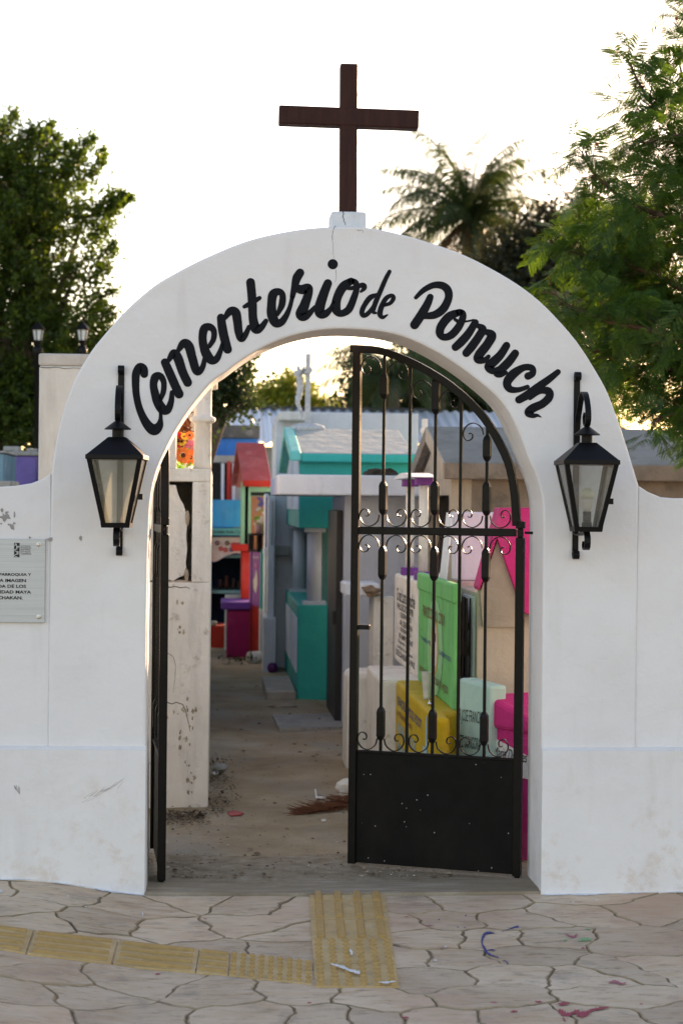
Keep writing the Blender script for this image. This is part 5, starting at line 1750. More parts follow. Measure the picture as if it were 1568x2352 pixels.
fv = [(fx + .01, cb.y, h0 + .25), (fx, cb.y, h0 + .34), (fx - .008, cb.y, h0 + .42), (fx - .012, cb.y + .01, h0 + .455), (fx - .022, cb.y + .02, h0 + .49),
      (fx + .01, cb.y - .07, h0 + .43), (fx + .035, cb.y - .18, h0 + .47), (fx - .01, cb.y + .07, h0 + .43), (fx - .015, cb.y + .18, h0 + .47),
      (fx - .03, cb.y - .03, h0 + .15), (fx + .03, cb.y - .012, h0 + .02), (fx + .012, cb.y - .01, h0 - .01), (fx - .025, cb.y + .03, h0 + .15), (fx + .03, cb.y + .012, h0 + .02)]
fe = [(0, 1), (1, 2), (2, 3), (3, 4), (2, 5), (5, 6), (2, 7), (7, 8), (0, 9), (9, 10), (10, 11), (0, 12), (12, 13)]
skin_figure('figure', fv, fe, [.034, .032, .036, .015, .024, .015, .010, .015, .010, .022, .013, .010, .022, .013], ST, cr)

# step and flat slab beside the teal tomb
xs0, xs1 = P(611, 1610, Y5 - .05).x, xL - .01
s_ = tag(MB().box(xs0, xs1, Y5 - .05, Y5 + 1.45, -.02, .075).build('stone_step', paint('step_concrete', (.38, .35, .30), .9, .2, 5), None, bevel=.012), 'grey concrete step at the foot of the teal tomb', 'step')
c4 = [G0(626, 1645), G0(776, 1641), G0(790, 1672), G0(641, 1676)]
tag(MB().prism([Vector((q.x, q.y, .012)) for q in c4], (0, 0, -.04)).build('ground_slab', CONC2, None), 'flat grey slab set in the dirt before the dark door', 'slab')

# ---------------- white canopy tomb with a dark door
Y6 = 6.0
t = thing('canopy_tomb', 'white tomb with a thick flat canopy slab and a dark iron door', 'tomb', (P(870, 1500, Y6 + .3).x, Y6 + 1, 0))
MB().pbox(638, 1091, 968, 1138, Y6, 1.95).build('canopy', WHT, t, bevel=.012)
xw = P(789, 1400, Y6 + .35).x
xw1 = P(962, 1400, Y6 + .35).x
zc = P(800, 1138, Y6).z
MB().box(xw, xw1, Y6 + .35, Y6 + 1.9, -.03, zc - .001).build('wall', BWHT, t, bevel=.008)
zd = P(775, 1172, Y6 + 1).z
MB().box(xw - .05, xw - .002, Y6 + .50, Y6 + 1.62, .0, zd).build('door', DOORB, t, bevel=.005)
MB().box(xw - .075, xw - .052, Y6 + .56, Y6 + .60, .75, .85).build('door_handle', DOORB, t)
tw = tag(MB().blob(P(868, 1086, Y6 + .4), (.12, .06, .03), 5, 10, 5, .5).build('dry_twigs', flat('dry_twig', (.06, .045, .03), .9), None), 'heap of dark dry twigs lying on the white canopy', 'twigs')

# ---------------- low white rounded block and broken ledge
Y7 = 3.95
t = thing('low_white_tomb', 'low white rendered tomb block with rounded top edge right of the path', 'tomb', (P(825, 1700, Y7).x, Y7 + .5, 0))
zt_ = P(825, 1545, Y7).z
MB().box(P(796, 1660, Y7).x, P(925, 1660, Y7).x, Y7, Y7 + .42, -.05, zt_).build('body', CREAM, t, bevel=.05, seg=4)
Y8 = 5.2
t = thing('broken_ledge', 'white shelf slab with a broken brick end behind the gate bars', 'shelf', (P(835, 1350, Y8).x, Y8 + .3, 0))
MB().pbox(792, 1340, 872, 1369, Y8, .5).build('shelf_slab', WHT, t, bevel=.012)
MB().blob(P(854, 1357, Y8), (.07, .06, .04), 9, 10, 6, .35).build('broken_brick', paint('broken_brick', (.34, .24, .16), .95, .4, 40, .8, 50), t)
MB().pbox(858, 1369.5, 905, None, Y8 + .05, .4).build('support_wall', CREAM, t, bevel=.01)

# ---------------- white inscribed tomb with columns
X9 = 0.645
t = thing('inscribed_tomb', 'white tomb with black inscriptions and small columns with purple caps', 'tomb', (X9 + .2, 3.7, 0))
zt_ = P(940, 1336, 3.0).z
MB().box(X9, X9 + .40, 3.0, 4.4, .66, zt_).build('slab', CREAM, t, bevel=.015)
MB().box(X9 - .22, X9 + .45, 2.93, 3.9, -.03, .66).build('base', CREAM, t, bevel=.02)
c_top = P(935, 1104, 3.5).z
for yy in (3.25, 4.05):
    cx_ = X9 + .06
    MB().lathe((cx_, yy, 0), [(.028, zt_ + .05), (.028, c_top - .03)], 18).build('column', CREAM, t, smooth=True)
    MB().box(cx_ - .05, cx_ + .05, yy - .06, yy + .06, zt_ + .0005, zt_ + .05).build('column_base', paint('violet_trim', (.20, .06, .30), .7), t, bevel=.004)
    MB().box(cx_ - .05, cx_ + .05, yy - .06, yy + .06, c_top - .03, c_top + .015).build('column_cap', MATS['violet_trim'], t, bevel=.004)
pr = []
for k in range(9):
    a_ = k / 8
    pr.append(Vector((X9 - .03, 3.08 + 1.2 * a_, c_top + .016 + .035 * math.sin(math.pi * a_))))
pr += [Vector((X9 - .03, 4.28, c_top + .0155)), Vector((X9 - .03, 3.08, c_top + .0155))]
MB().prism(pr[:9], (.15, 0, 0)).build('roof', WHT, t)
# inscription on its side towards the path (letters run from far to near)
uy = Vector((0, -1, 0))
def left_text(body, X, Yfar, Ynear, z0, z1, m_, parent, bold=0.01):
    mb = MB()
    write(mb, body, Vector((X, Yfar, z0)), uy, (0, 0, 1), Yfar - Ynear, z1 - z0, bold)
    mb.build('inscription', m_, parent, recalc=False)
dz = (zt_ - .70)
for body, a0, a1, v0, v1 in [('Cruz Lara Canche', .12, .92, .70, .86), ('FALLECIO-1978', .15, .85, .60, .68), ('QUERIDOS', .30, .78, .51, .58), ('AL SER TAN', .28, .82, .42, .49), ('QUERIDO', .3, .78, .345, .40), ('ES IMPOSIBLE', .25, .85, .26, .32), ('Esposo y yo', .22, .75, .19, .24), ('todos tus hijos', .18, .85, .12, .17), ('DESCANSA EN PAZ', .12, .95, .03, .10)]:
    left_text(body, X9 - .003, 4.4 - 1.4 * a0, 4.4 - 1.4 * a1, .69 + dz * v0, .69 + dz * v1, INK, t)

# ---------------- green and yellow grave
X10 = 0.64
t = thing('green_yellow_tomb', 'bright green headstone painted with an oval on a yellow box tomb', 'tomb', (.62, 1.9, 0))
ztg = P(1043, 1345, 1.25).z
zy = 0.66
MB().box(X10, X10 + .035, 1.27, 2.88, zy - .002, ztg).build('headstone', GREEN, t, bevel=.015)
MB().box(X10 - .010, X10 + .04, 1.262, 2.885, ztg - .09, ztg + .008).build('headstone_band', GREEN, t, bevel=.012)
MB().prism([Vector((x_, y_, -.03)) for x_, y_ in [(.515, .92), (.585, .92), (.60, 1.20), (.72, 1.26), (.72, 2.90), (.515, 2.90)]], (0, 0, zy + .03)).build('yellow_box', YELL, t, bevel=.022, seg=3)
BRN = flat('brown_letter_paint', (.16, .05, .02), .7)
NAVY = flat('navy_letter_paint', (.03, .05, .22), .7)
xt = X10 - .0035
def gy(u):
    return 2.88 - 1.61 * u
left_text('FRANCISCO YOOL COOX', xt, gy(.16), gy(.80), ztg - .225, ztg - .165, BRN, t)
left_text('12-ABRIL-1955', xt, gy(.12), gy(.42), ztg - .37, ztg - .345, NAVY, t)
left_text('16-FEBRERO-2021', xt, gy(.66), gy(.96), ztg - .385, ztg - .36, NAVY, t)
left_text('RECUERDO ESPOSA E HIJOS', xt, gy(.08), gy(.90), zy + .05, zy + .10, BRN, t)
def ovl(cu, cz, ru, rz, X, m_, n=28):
    pts = [Vector((X, gy(cu) + ru * math.cos(2 * math.pi * k / n), cz + rz * math.sin(2 * math.pi * k / n))) for k in range(n)]
    MB().add(pts, [tuple(range(n))]).build('oval_painting', m_, t, recalc=False)
czz = ztg - .36
ovl(.53, czz, .36, .26, xt + .001, flat('pale_green_halo', (.24, .56, .26), .7))
ovl(.53, czz, .17, .155, xt, flat('gold_ring_paint', (.62, .36, .03), .6))
ovl(.53, czz, .13, .135, xt - .001, flat('painting_white', (.70, .66, .58), .7))
CROSSB = flat('painted_cross_brown', (.12, .03, .05), .7)
MB().add([Vector((xt - .002, gy(.53) + a, czz + b)) for a, b in [(.035, -.02), (-.035, -.02), (-.035, .03), (-.07, .03), (-.07, .075), (-.03, .075), (-.02, .125), (.02, .125), (.03, .075), (.07, .075), (.07, .03), (.035, .03)]], [tuple(range(12))]).build('painted_cross', CROSSB, t, recalc=False)
MB().add([Vector((xt - .002, gy(.53) + a, czz + b)) for a, b in [(.08, -.09), (-.06, -.10), (-.04, -.128), (.05, -.125)]], [(0, 1, 2, 3)]).build('painted_hill', CROSSB, t, recalc=False)
xq = .512
left_text('GRACIELO YOOL POOT', xq, 2.75, 1.50, .535, .585, NAVY, t)
left_text('6-FEBRERO-1970', xq, 2.75, 1.95, .475, .505, BRN, t)
LBL = flat('pale_blue_paint', (.30, .52, .62), .7)
left_text('ANGELA COOX', xq, 2.75, 1.75, .38, .44, LBL, t)
left_text('MARIA POOT', xq, 2.75, 1.80, .27, .33, LBL, t)
MB().add([Vector((xq, y, z)) for y, z in [(1.30, .15), (1.22, .15), (1.22, .34), (1.08, .36), (1.08, .45), (1.22, .45), (1.235, .62), (1.26, .64), (1.285, .62), (1.30, .47), (1.42, .47), (1.42, .38), (1.30, .35)]], [tuple(range(13))]).build('painted_cross', LBL, t, recalc=False)
daisy(Vector((xq - .003, 1.26, .40)), .035, FRED, t, (-1, 0, 0), 5, False, 'painted_flower')
# candle glass and spoon on the yellow box
g_ = P(981, 1592, 1.75)
gp_ = Vector((.575, 1.80, zy))
cg = MB().lathe((gp_.x, gp_.y, 0), [(.020, zy + .001), (.020, zy + .012), (.032, zy + .14), (.034, zy + .145), (.031, zy + .14), (.019, zy + .03)], 18).build('plastic_cup', flat('milky_plastic', (.55, .55, .50), .35), None, smooth=True)
tag(cg, 'milky plastic cup standing on the yellow box tomb', 'cup')
spn = MB().blob((.560, 1.50, zy + .010), (.018, .035, .007), 2, 12, 6, .02)
spn.tube([(.560, 1.53, zy + .010), (.567, 1.66, zy + .012)], .004, 6)
tag(spn.build('metal_spoon', flat('spoon_metal', (.6, .6, .6), .2, 1.0), None, smooth=True), 'shiny metal spoon lying beside the plastic cup', 'spoon')

# ---------------- grey chapel tomb with gable
XA = 1.07
t = thing('chapel_tomb', 'grey and tan gabled chapel tomb with concrete roof behind the right pillar', 'tomb', (4.5, 5.9, 0))
ye0, ye1 = 4.75, 6.95
zev = P(1100, 1062, ye0).z
zrd = P(1100, 981, (ye0 + ye1) / 2).z
XE = 8.0  # right end stretched out of view to keep low sun off the pavement
def gab(x, dz=0.0, sh=0.0):
    return [Vector((x, ye0 + sh, zev + dz)), Vector((x, (ye0 + ye1) / 2, zrd + dz)), Vector((x, ye1 - sh, zev + dz))]
A3 = gab(XA - .06)
ROOFC = paint('weathered_grey_roof', (.25, .25, .23), .9, .22, 4, .6, 45, .6, 7, (.20, .19, .18), .30, 8)
MB().prism(A3 + [q - Vector((0, 0, .10)) for q in A3[::-1]], (XE - XA, 0, 0)).build('roof', ROOFC, t, bevel=.01)
MB().box(XA - .062, XE, ye0 - .02, ye0 + .05, zev - .115, zev - .006).build('eave_fascia', BROWNC, t, bevel=.008)
MB().prism(gab(XA, -.11, .10), (XE - XA - .1, 0, 0)).build('gable', TAN, t)
for s_ in (0, 1):
    q0 = A3[0] if s_ == 0 else A3[2]
    q1 = A3[1]
    MB().prism([q0 + Vector((-.012, 0, -.005)), q1 + Vector((-.012, 0, -.005)), q1 + Vector((-.012, 0, -.11)), q0 + Vector((-.012, 0, -.11))], (.05, 0, 0)).build('barge_board', BROWNC if s_ else TAN, t)
zw = zev - .112
yw0, yw1 = ye0 + .10, ye1 - .10
wy0, wy1 = yw0 + .12, yw0 + 1.45          # window opening in the end wall
zw0, zw1 = P(1000, 1326, 5.2).z, P(1000, 1137, 5.2).z
mb = MB()
mb.box(XA, XA + .14, yw0 + .002, wy0, -.02, zw)
mb.box(XA, XA + .14, wy1, yw1, -.02, zw)
mb.box(XA, XA + .14, wy0 + .0005, wy1 - .0005, zw1, zw)
mb.box(XA, XA + .14, wy0 + .0005, wy1 - .0005, -.02, zw0)
mb.build('end_wall', TAN, t)
MB().box(XA + .141, XE - .1, yw0, yw1, -.02, zw - .001).build('wall', BROWNC, t)
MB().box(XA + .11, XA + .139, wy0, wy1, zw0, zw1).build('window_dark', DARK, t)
for k in range(9):
    yy = wy0 + (wy1 - wy0) * (k + .5) / 9
    MB().box(XA + .08, XA + .095, yy - .007, yy + .007, zw0, zw1).build('window_bar', GRILL, t)
crs = thing('small_cross', 'small cream cross rising behind the grey chapel gable', 'cross', (P(975, 1000, 8.4).x, 8.4, 0))
MB().pbox(970, 962, 982, None, 8.4, .08).build('upright', CREAM, crs)
MB().pbox(966, 984, 986, 994, 8.39, .06).build('arm', CREAM, crs)

# ---------------- headstones right behind the gate
t = thing('taupe_headstone', 'taupe leaning headstone with a white edge before the chapel window', 'headstone', (P(1037, 1300, 2.6).x, 2.6, 0))
q = [P(x, y, 2.6) for x, y in [(1024, 1343), (1040, 1180), (1049, 1177), (1056, 1343)]]
q = [Vector((q[0].x, 2.6, -.02))] + q + [Vector((q[3].x, 2.6, -.02))]
MB().prism(q, (0, .25, 0)).build('slab', TAUPE, t, bevel=.008)
MB().prism([P(1021, 1343, 2.6), P(1038, 1178, 2.6), P(1041, 1178, 2.6), P(1025, 1343, 2.6)], (0, .28, 0)).build('white_edge', WHT, t)
t = thing('white_headstone', 'white square headstone with a pink foot between taupe and pink stones', 'headstone', (P(1090, 1300, 2.2).x, 2.2, 0))
MB().pbox(1044, 1176, 1150, 1334, 2.2, .15).build('slab', paint('lilac_white', (.66, .64, .72), .8, .06, 5), t, bevel=.012)
MB().pbox(1058, 1334.5, 1112, 1356, 2.17, .2).build('foot', paint('pale_pink_render', (.58, .44, .40), .9, .15, 15), t, bevel=.012)
MB().pbox(1062, 1356.5, 1150, None, 2.25, .12).build('support', TAUPE, t)
t = thing('pink_a_frame', 'hot pink A shaped headstone with a taupe inner triangle', 'headstone', (P(1160, 1400, 1.35).x, 1.35, 0))
Yp = 1.35
lg = [P(x, y, Yp) for x, y in [(1147, 1166), (1262, 1166), (1262, 1440), (1215, 1412), (1200, 1406), (1141, 1236), (1100, 1357), (1098, 1347)]]
MB().prism(lg, (0, .18, 0)).build('frame', HOTP, t, bevel=.012)
ta = [P(x, y, Yp + .03) for x, y in [(1142, 1240), (1201, 1406), (1201, 1440), (1108, 1440), (1102, 1362)]]
MB().prism(ta, (0, .12, 0)).build('infill', TAUPE, t)
t2 = thing('tan_tomb', 'tan rendered tomb block with a barred opening under the pink headstone', 'tomb', (P(1130, 1500, 1.38).x, 1.38, 0))
MB().pbox(1094, 1362, 1262, 1600, Yp + .06, .8).build('wall', paint('beige_render', (.50, .44, .36), .85, .08, 4, .4, 80, .5, 10, (.36, .29, .21), .12, 6), t2, bevel=.006)
MB().pbox(1090, 1600.5, 1262, 1640, Yp + .02, .85).build('ledge', BWHT, t2, bevel=.006)
MB().pbox(1090, 1640.5, 1262, None, Yp + .05, .8).build('base', TAUPE, t2)
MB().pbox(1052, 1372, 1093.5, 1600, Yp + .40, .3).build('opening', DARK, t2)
MB().pbox(1042, 1364, 1053, None, Yp + .10, .5).build('jamb', BWHT, t2)
MB().pbox(1085, 1372, 1093.5, 1600, Yp + .12, .4).build('jamb', BWHT, t2)
for x in (1062, 1070, 1079):
    c_ = P(x, 1480, Yp + .2)
    za, zb_ = P(x, 1374, Yp + .2).z, P(x, 1566, Yp + .2).z
    MB().tube([(c_.x, c_.y, zb_), (c_.x, c_.y, zb_ + (za - zb_) * .3), (c_.x, c_.y, zb_ + (za - zb_) * .34), (c_.x, c_.y, zb_ + (za - zb_) * .6), (c_.x, c_.y, zb_ + (za - zb_) * .64), (c_.x, c_.y, zb_ + (za - zb_) * .9), (c_.x, c_.y, za)], [.006, .006, .011, .007, .011, .006, .006], 7).build('window_bar', GRILL, t2)
MB().pbox(1053, 1566, 1090, 1580, Yp + .12, .3).build('sill', BWHT, t2)
# mint headstone
t = thing('mint_headstone', 'mint green headstone with thin black capitals behind the gate', 'headstone', (P(1070, 1700, 1.0).x, 1.0, 0))
a_, b_ = P(1040, 1650, 1.16), P(1114, 1650, .93)
za, zb_ = P(1047, 1557, 1.16).z, P(1113, 1577, .93).z
MB().slab(a_, b_, -.02, (za, zb_), .10, .03).build('slab', MINT, t, bevel=.015)
dd = (b_ - a_); dd.z = 0; Lm = dd.length; dd.normalize()
nn_ = Vector((dd.y, -dd.x, 0))
uzl = (Vector((0, 0, 1)) - nn_ * (.03 / zb_)).normalized()
def mp_(u, z):
    return Vector((a_.x, a_.y, 0)) + dd * (u * Lm) - nn_ * (.03 * (z + .02) / (za + .02)) + nn_ * .006 + Vector((0, 0, z))
for body, u0, u1, ya, yb in [('SR JOSE FRANCISCO', .05, .93, 1668, 1632), ('UITZ GONGORA', .06, .78, 1720, 1692)]:
    mb = MB()
    z0_ = P(1070, ya, 1.05).z
    z1_ = P(1070, yb, 1.05).z
    write(mb, body, mp_(u0, z0_), dd, uzl, Lm * (u1 - u0), z1_ - z0_)
    mb.build('inscription', INK, t, recalc=False)
# pink box with a name panel
t = thing('pink_box_tomb', 'hot pink box tomb with a white name panel behind the gate hinge', 'tomb', (P(1165, 1700, .85).x, .9, 0))
a_, b_ = P(1114, 1650, 1.05), P(1228, 1690, .70)
z0_, z1_ = P(1114, 1592, 1.05).z, P(1172, 1640, .9).z
MB().slab(a_, b_, -.02, (z0_ - .08, z0_ - .14), .30).build('body', HOTP, t, bevel=.012)
dd = (b_ - a_); dd.z = 0; Lm = dd.length; dd.normalize()
nn_ = Vector((dd.y, -dd.x, 0))
MB().slab(a_ + nn_ * .02, b_ + nn_ * .02, z0_ - .16, (z0_, z0_ - .09), .34).build('coping', HOTP, t, bevel=.02)
zp1, zp0 = P(1150, 1705, .95).z, P(1150, 1775, .95).z
pa, pb = a_ + dd * (Lm * .16) + nn_ * .004, a_ + dd * (Lm * .88) + nn_ * .004
MB().slab(pa, pb, zp0, (zp1 + .02, zp1 - .04), -.006 + .012).build('name_panel', CREAM, t)
mb = MB()
write(mb, 'Maria Dolores', pa + Vector((0, 0, zp1 - .07)) + nn_ * .004 - Vector((0, 0, pa.z)) + dd * .02, dd, (0, 0, 1), Lm * .66, .05, 0.0, 'L', .2)
mb.build('inscription', INK, t, recalc=False)

# ---------------- sheet metal roof in the distance
YR = 24.0
t = thing('metal_roof_shed', 'long shed with pale corrugated metal roof far behind the tombs', 'shed', (P(800, 1000, YR).x, YR, 0))
ROOFM = flat('galvanised_sheet', (.50, .56, .62), .35, .35)
xa_, xb_ = P(500, 960, YR).x, P(1250, 960, YR).x
zlo_, zhi = P(800, 1020, YR).z, P(800, 942, YR + 2.4).z
npl = 0
mb = MB()
nseg = int((xb_ - xa_) / .045)
vv = []
for i in range(nseg + 1):
    x = xa_ + (xb_ - xa_) * i / nseg
    w = .018 * (1 if (i // 1) % 4 in (0, 1) else -1)
    vv += [(x, YR, zlo_ + w), (x, YR + 2.4, zhi + w)]
mb.add(vv, [(2 * i, 2 * i + 2, 2 * i + 3, 2 * i + 1) for i in range(nseg)])
mb.build('roof_sheet', ROOFM, t, recalc=False)
MB().box(xa_, xb_, YR + .3, YR + 4.5, -.02, zlo_ - .05).build('wall', CONC2, t)
MB().box(P(575, 940, YR + 2.4).x, P(1010, 940, YR + 2.4).x, YR + 2.35, YR + 2.6, zhi - .02, P(800, 936, YR + 2.4).z).build('ridge_beam', flat('dark_ridge', (.05, .055, .06), .8), t)

# ---------------- lamp posts beyond the left wall
def lamp_post(px, Y, label):
    c_ = P(px, 760, Y)
    X = c_.x
    root = thing('lamp_post', label, 'lamp post', (X, Y, 0), 'lamp posts beyond the left wall')
    z_f, z_r, z_b, z_n = P(px, 737, Y).z, P(px, 757, Y).z, P(px, 784, Y).z, P(px, 792, Y).z
    s = 1.0 / (FPX / (Y + 8))
    MB().lathe((X, Y, 0), [(.07, -.02), (.07, .5), (.045, .55), (.035, z_n - .15), (.06, z_n - .12), (.062, z_n - .05), (.03, z_n)], 12).build('pole', LIRON, root, smooth=True)
    MB().lathe((X, Y, 0), [(5 * s, z_n), (9 * s, z_b), (9.5 * s, z_b + 2 * s)], 8).build('collar', LIRON, root)
    MB().lathe((X, Y, 0), [(8.5 * s, z_b + 2 * s), (13 * s, z_r)], 8).build('glass', flat('milky_lamp_glass', (.70, .74, .74), .3), root)
    for k in range(6):
        a_ = math.pi * 2 * k / 6 + .3
        MB().tube([(X + 9 * s * math.cos(a_), Y + 9 * s * math.sin(a_), z_b), (X + 14 * s * math.cos(a_), Y + 14 * s * math.sin(a_), z_r)], 1.3 * s, 5).build('glazing_bar', LIRON, root)
    MB().lathe((X, Y, 0), [(16 * s, z_r - 1.5 * s), (17 * s, z_r + 2 * s), (11 * s, z_r + 9 * s), (5 * s, z_r + 14 * s), (2 * s, z_f - 3 * s), (1 * s, z_f)], 8).build('roof', LIRON, root)
lamp_post(88, 15.0, 'black lamp post with milky glass left of the off white block')
lamp_post(190, 15.0, 'black lamp post with milky glass rising right behind the off white block')

# ================================================================== LITTER ON THE PATH
def on_path(px, py):
    q = G0(px, py, 0.004)
    return q
cup = on_path(592, 1522)
t = thing('fallen_cup', 'white plastic cup lying on its side with a spilled dark plant', 'cup', cup)
mb = MB()
ax = Vector((.8, .5, .12)).normalized()
pp = [cup + Vector((0, 0, .06)) + ax * s_ for s_ in (-.10, .07)]
mb.tube(pp, [.075, .055], 14).build('cup', flat('white_plastic', (.62, .66, .66), .4), t)
mb = MB()
for k in range(70):
    c_ = cup + Vector((-.12, -.06, .01)) + Vector((rf.gauss(-.08, .10), rf.gauss(-.04, .06), abs(rf.gauss(.02, .02))))
    d = Vector((rf.uniform(-1, 1), rf.uniform(-1, 1), rf.uniform(-.2, .5))).normalized()
    s = d.cross(Vector((0, 0, 1))).normalized()
    mb.add([c_, c_ + d * .04 + s * .012, c_ + d * .08, c_ + d * .04 - s * .012], [(0, 1, 2, 3)])
mb.build('withered_plant', flat('withered_green', (.05, .055, .02), .9), t, recalc=False)
b_ = on_path(625, 1545)
tag(MB().blob(b_ + Vector((0, 0, .05)), .055, 1, 16, 10, .01).build('purple_ball', flat('shiny_purple', (.12, .012, .12), .2), None, smooth=True), 'shiny dark purple ball lying by the concrete step', 'ball')
br = on_path(760, 1858)
t = thing('dried_frond', 'heap of dried reddish brown twigs lying on the path by the gate', 'branch', br)
mb = MB()
for k in range(260):
    u = rf.random()
    c_ = on_path(700 + 130 * u, 1868 - 14 * u + rf.uniform(-6, 6) * u)
    c_.z = .006 + .07 * u * rf.random()
    d = Vector((-1, rf.uniform(-.5, .5), rf.uniform(-.15, .35))).normalized()
    s = Vector((0, .003, .003))
    l_ = rf.uniform(.05, .14)
    mb.add([c_ - s, c_ + s, c_ + d * l_ + s * .3, c_ + d * l_ - s * .3], [(0, 1, 2, 3)])
mb.build('twigs', flat('rust_brown_twig', (.13, .045, .020), .9), t, recalc=False)
def flatbit(name, label, pts, mat, cat='litter', h=.012):
    q = [on_path(x, y) for x, y in pts]
    for r_ in q:
        r_.z = h
    tag(MB().prism(q, (0, 0, -.006)).build(name, mat, None), label, cat)
flatbit('white_scrap', 'white bent plastic strip lying on the path', [(722, 1816), (726, 1815), (728, 1832), (747, 1832), (747, 1835), (725, 1837)], flat('white_scrap', (.68, .68, .66), .6))
flatbit('red_paper', 'crumpled pinkish red paper on the dirt path', [(522, 1868), (535, 1864), (548, 1866), (560, 1870), (552, 1874), (530, 1876)], flat('red_paper', (.42, .08, .08), .8))
flatbit('white_scrap', 'small white scrap near the dried twigs', [(738, 1885), (747, 1884), (749, 1888), (740, 1889)], MATS['white_scrap'])
flatbit('white_scrap', 'small white scrap near the cream niche tomb', [(487, 1776), (497, 1774), (502, 1778), (492, 1781)], MATS['white_scrap'])
st_ = on_path(800, 1826)
tag(MB().blob(st_ + Vector((.02, 0, .035)), (.09, .07, .055), 5, 9, 6, .25).build('pale_rock', CREAM, None), 'pale broken rock half hidden by the gate', 'rock')
st_ = on_path(520, 1755)
tag(MB().blob(on_path(505, 1772) + Vector((0, 0, .02)), (.05, .04, .03), 8, 9, 6, .25).build('grey_rock', CONC2, None), 'grey stone lying at the foot of the cream tomb', 'rock')
tag(MB().blob(on_path(652, 1622) + Vector((0, 0, .005)), (.12, .07, .022), 12, 10, 6, .2).build('flat_rock', paint('sandy_rock', (.40, .34, .27), .9, .2, 9), None), 'flat sandy stone before the concrete step', 'rock')
# pebbles, crumbs of earth and leaf bits (uncountable)
mb = MB()
rp = random.Random(5)
for k in range(1500):
    y = 0.30 + 9.0 * rp.random() ** 1.6
    x = rp.uniform(-1.0, 0.75)
    if rp.random() < .45:
        x = rp.choice([-.62 + rp.gauss(0, .12), .30 + rp.gauss(0, .12)])
    r_ = rp.uniform(.003, .010) if rp.random() < .9 else rp.uniform(.010, .020)
    c_ = Vector((x, y, r_ * .4 + (.003 if y > .9 else .024)))
    vs8 = [c_ + Vector((r_ * rp.uniform(.6, 1.3) * sx_, r_ * rp.uniform(.6, 1.3) * sy_, r_ * rp.uniform(.3, .8) * sz_)) for sx_, sy_, sz_ in ((1, 0, 0), (0, 1, 0), (-1, 0, 0), (0, -1, 0), (0, 0, 1))]
    mb.add(vs8, [(0, 1, 4), (1, 2, 4), (2, 3, 4), (3, 0, 4)])
def peb_mat():
    m, nt, N, L, bs = new_mat('pebble_mix')
    geo = N.new('ShaderNodeNewGeometry')
    L.new(ramp(nt, geo.outputs['Random Per Island'], [(0, (.07, .045, .03)), (.5, (.20, .14, .09)), (.93, (.33, .26, .18)), (1, (.45, .40, .33))]), bs.inputs['Base Color'])
    bs.inputs['Roughness'].default_value = .9
    return m
tag(mb.build('loose_pebbles', peb_mat(), None, recalc=False, kind='stuff'), 'loose pebbles and crumbs of earth scattered over the dirt path', 'pebbles')
# leaf scraps and dark soil heaped at the foot of the cream tomb and the white block
mb = MB()
for k in range(900):
    if k % 2:
        c_ = on_path(478 + abs(rp.gauss(0, 30)), rp.uniform(1740, 1870))
    else:
        c_ = on_path(rp.uniform(382, 470), 1868 + abs(rp.gauss(0, 14)))
    c_.z = .004 + rp.random() * .02
    d = Vector((rp.uniform(-1, 1), rp.uniform(-1, 1), rp.uniform(-.2, .3))).normalized()
    s = d.cross(Vector((0, 0, 1))).normalized()
    l_ = rp.uniform(.012, .04)
    mb.add([c_, c_ + d * l_ * .5 + s * l_ * .2, c_ + d * l_, c_ + d * l_ * .5 - s * l_ * .2], [(0, 1, 2, 3)])
tag(mb.build('leaf_litter', flat('dark_leaf_litter', (.07, .048, .028), .95), None, recalc=False, kind='stuff'), 'dark dry leaf litter heaped along the foot of the cream tomb', 'leaf litter')
# ================================================================== TREES
def np_mesh(name, V, nper, mat, parent, kind=None):
    """V: (n, nper, 3) array of polygons"""
    org = ORG.get(parent.name, Vector((0, 0, 0))) if parent is not None else Vector((0, 0, 0))
    n = V.shape[0]
    me = bpy.data.meshes.new(name)
    co = (V.reshape(-1, 3) - np.array(org)).astype(np.float32)
    me.vertices.add(n * nper)
    me.vertices.foreach_set('co', co.ravel())
    me.loops.add(n * nper)
    me.loops.foreach_set('vertex_index', np.arange(n * nper, dtype=np.int32))
    me.polygons.add(n)
    me.polygons.foreach_set('loop_start', np.arange(0, n * nper, nper, dtype=np.int32))
    me.polygons.foreach_set('loop_total', np.full(n, nper, dtype=np.int32))
    me.update(calc_edges=True)
    me.validate()
    me.materials.append(mat)
    o = bpy.data.objects.new(name, me)
    COL.objects.link(o)
    if parent is not None:
        o.parent = parent
        ORG[o.name] = org
    return o

def unit(a):
    return a / (np.linalg.norm(a, axis=-1, keepdims=True) + 1e-9)

def rhombs(C, D, S, L_, W_):
    """leaf rhombs: base C, direction D, side S, length, width"""
    L_ = np.broadcast_to(L_, C.shape[:1])[:, None]
    W_ = np.broadcast_to(W_, C.shape[:1])[:, None]
    return np.stack([C, C + D * L_ * 0.45 + S * W_ * 0.5, C + D * L_, C + D * L_ * 0.45 - S * W_ * 0.5], 1)

BARK = paint('tree_bark', (0.13, 0.10, 0.075), 0.95, 0.3, 12, 0.8, 60, 0.8, 20)

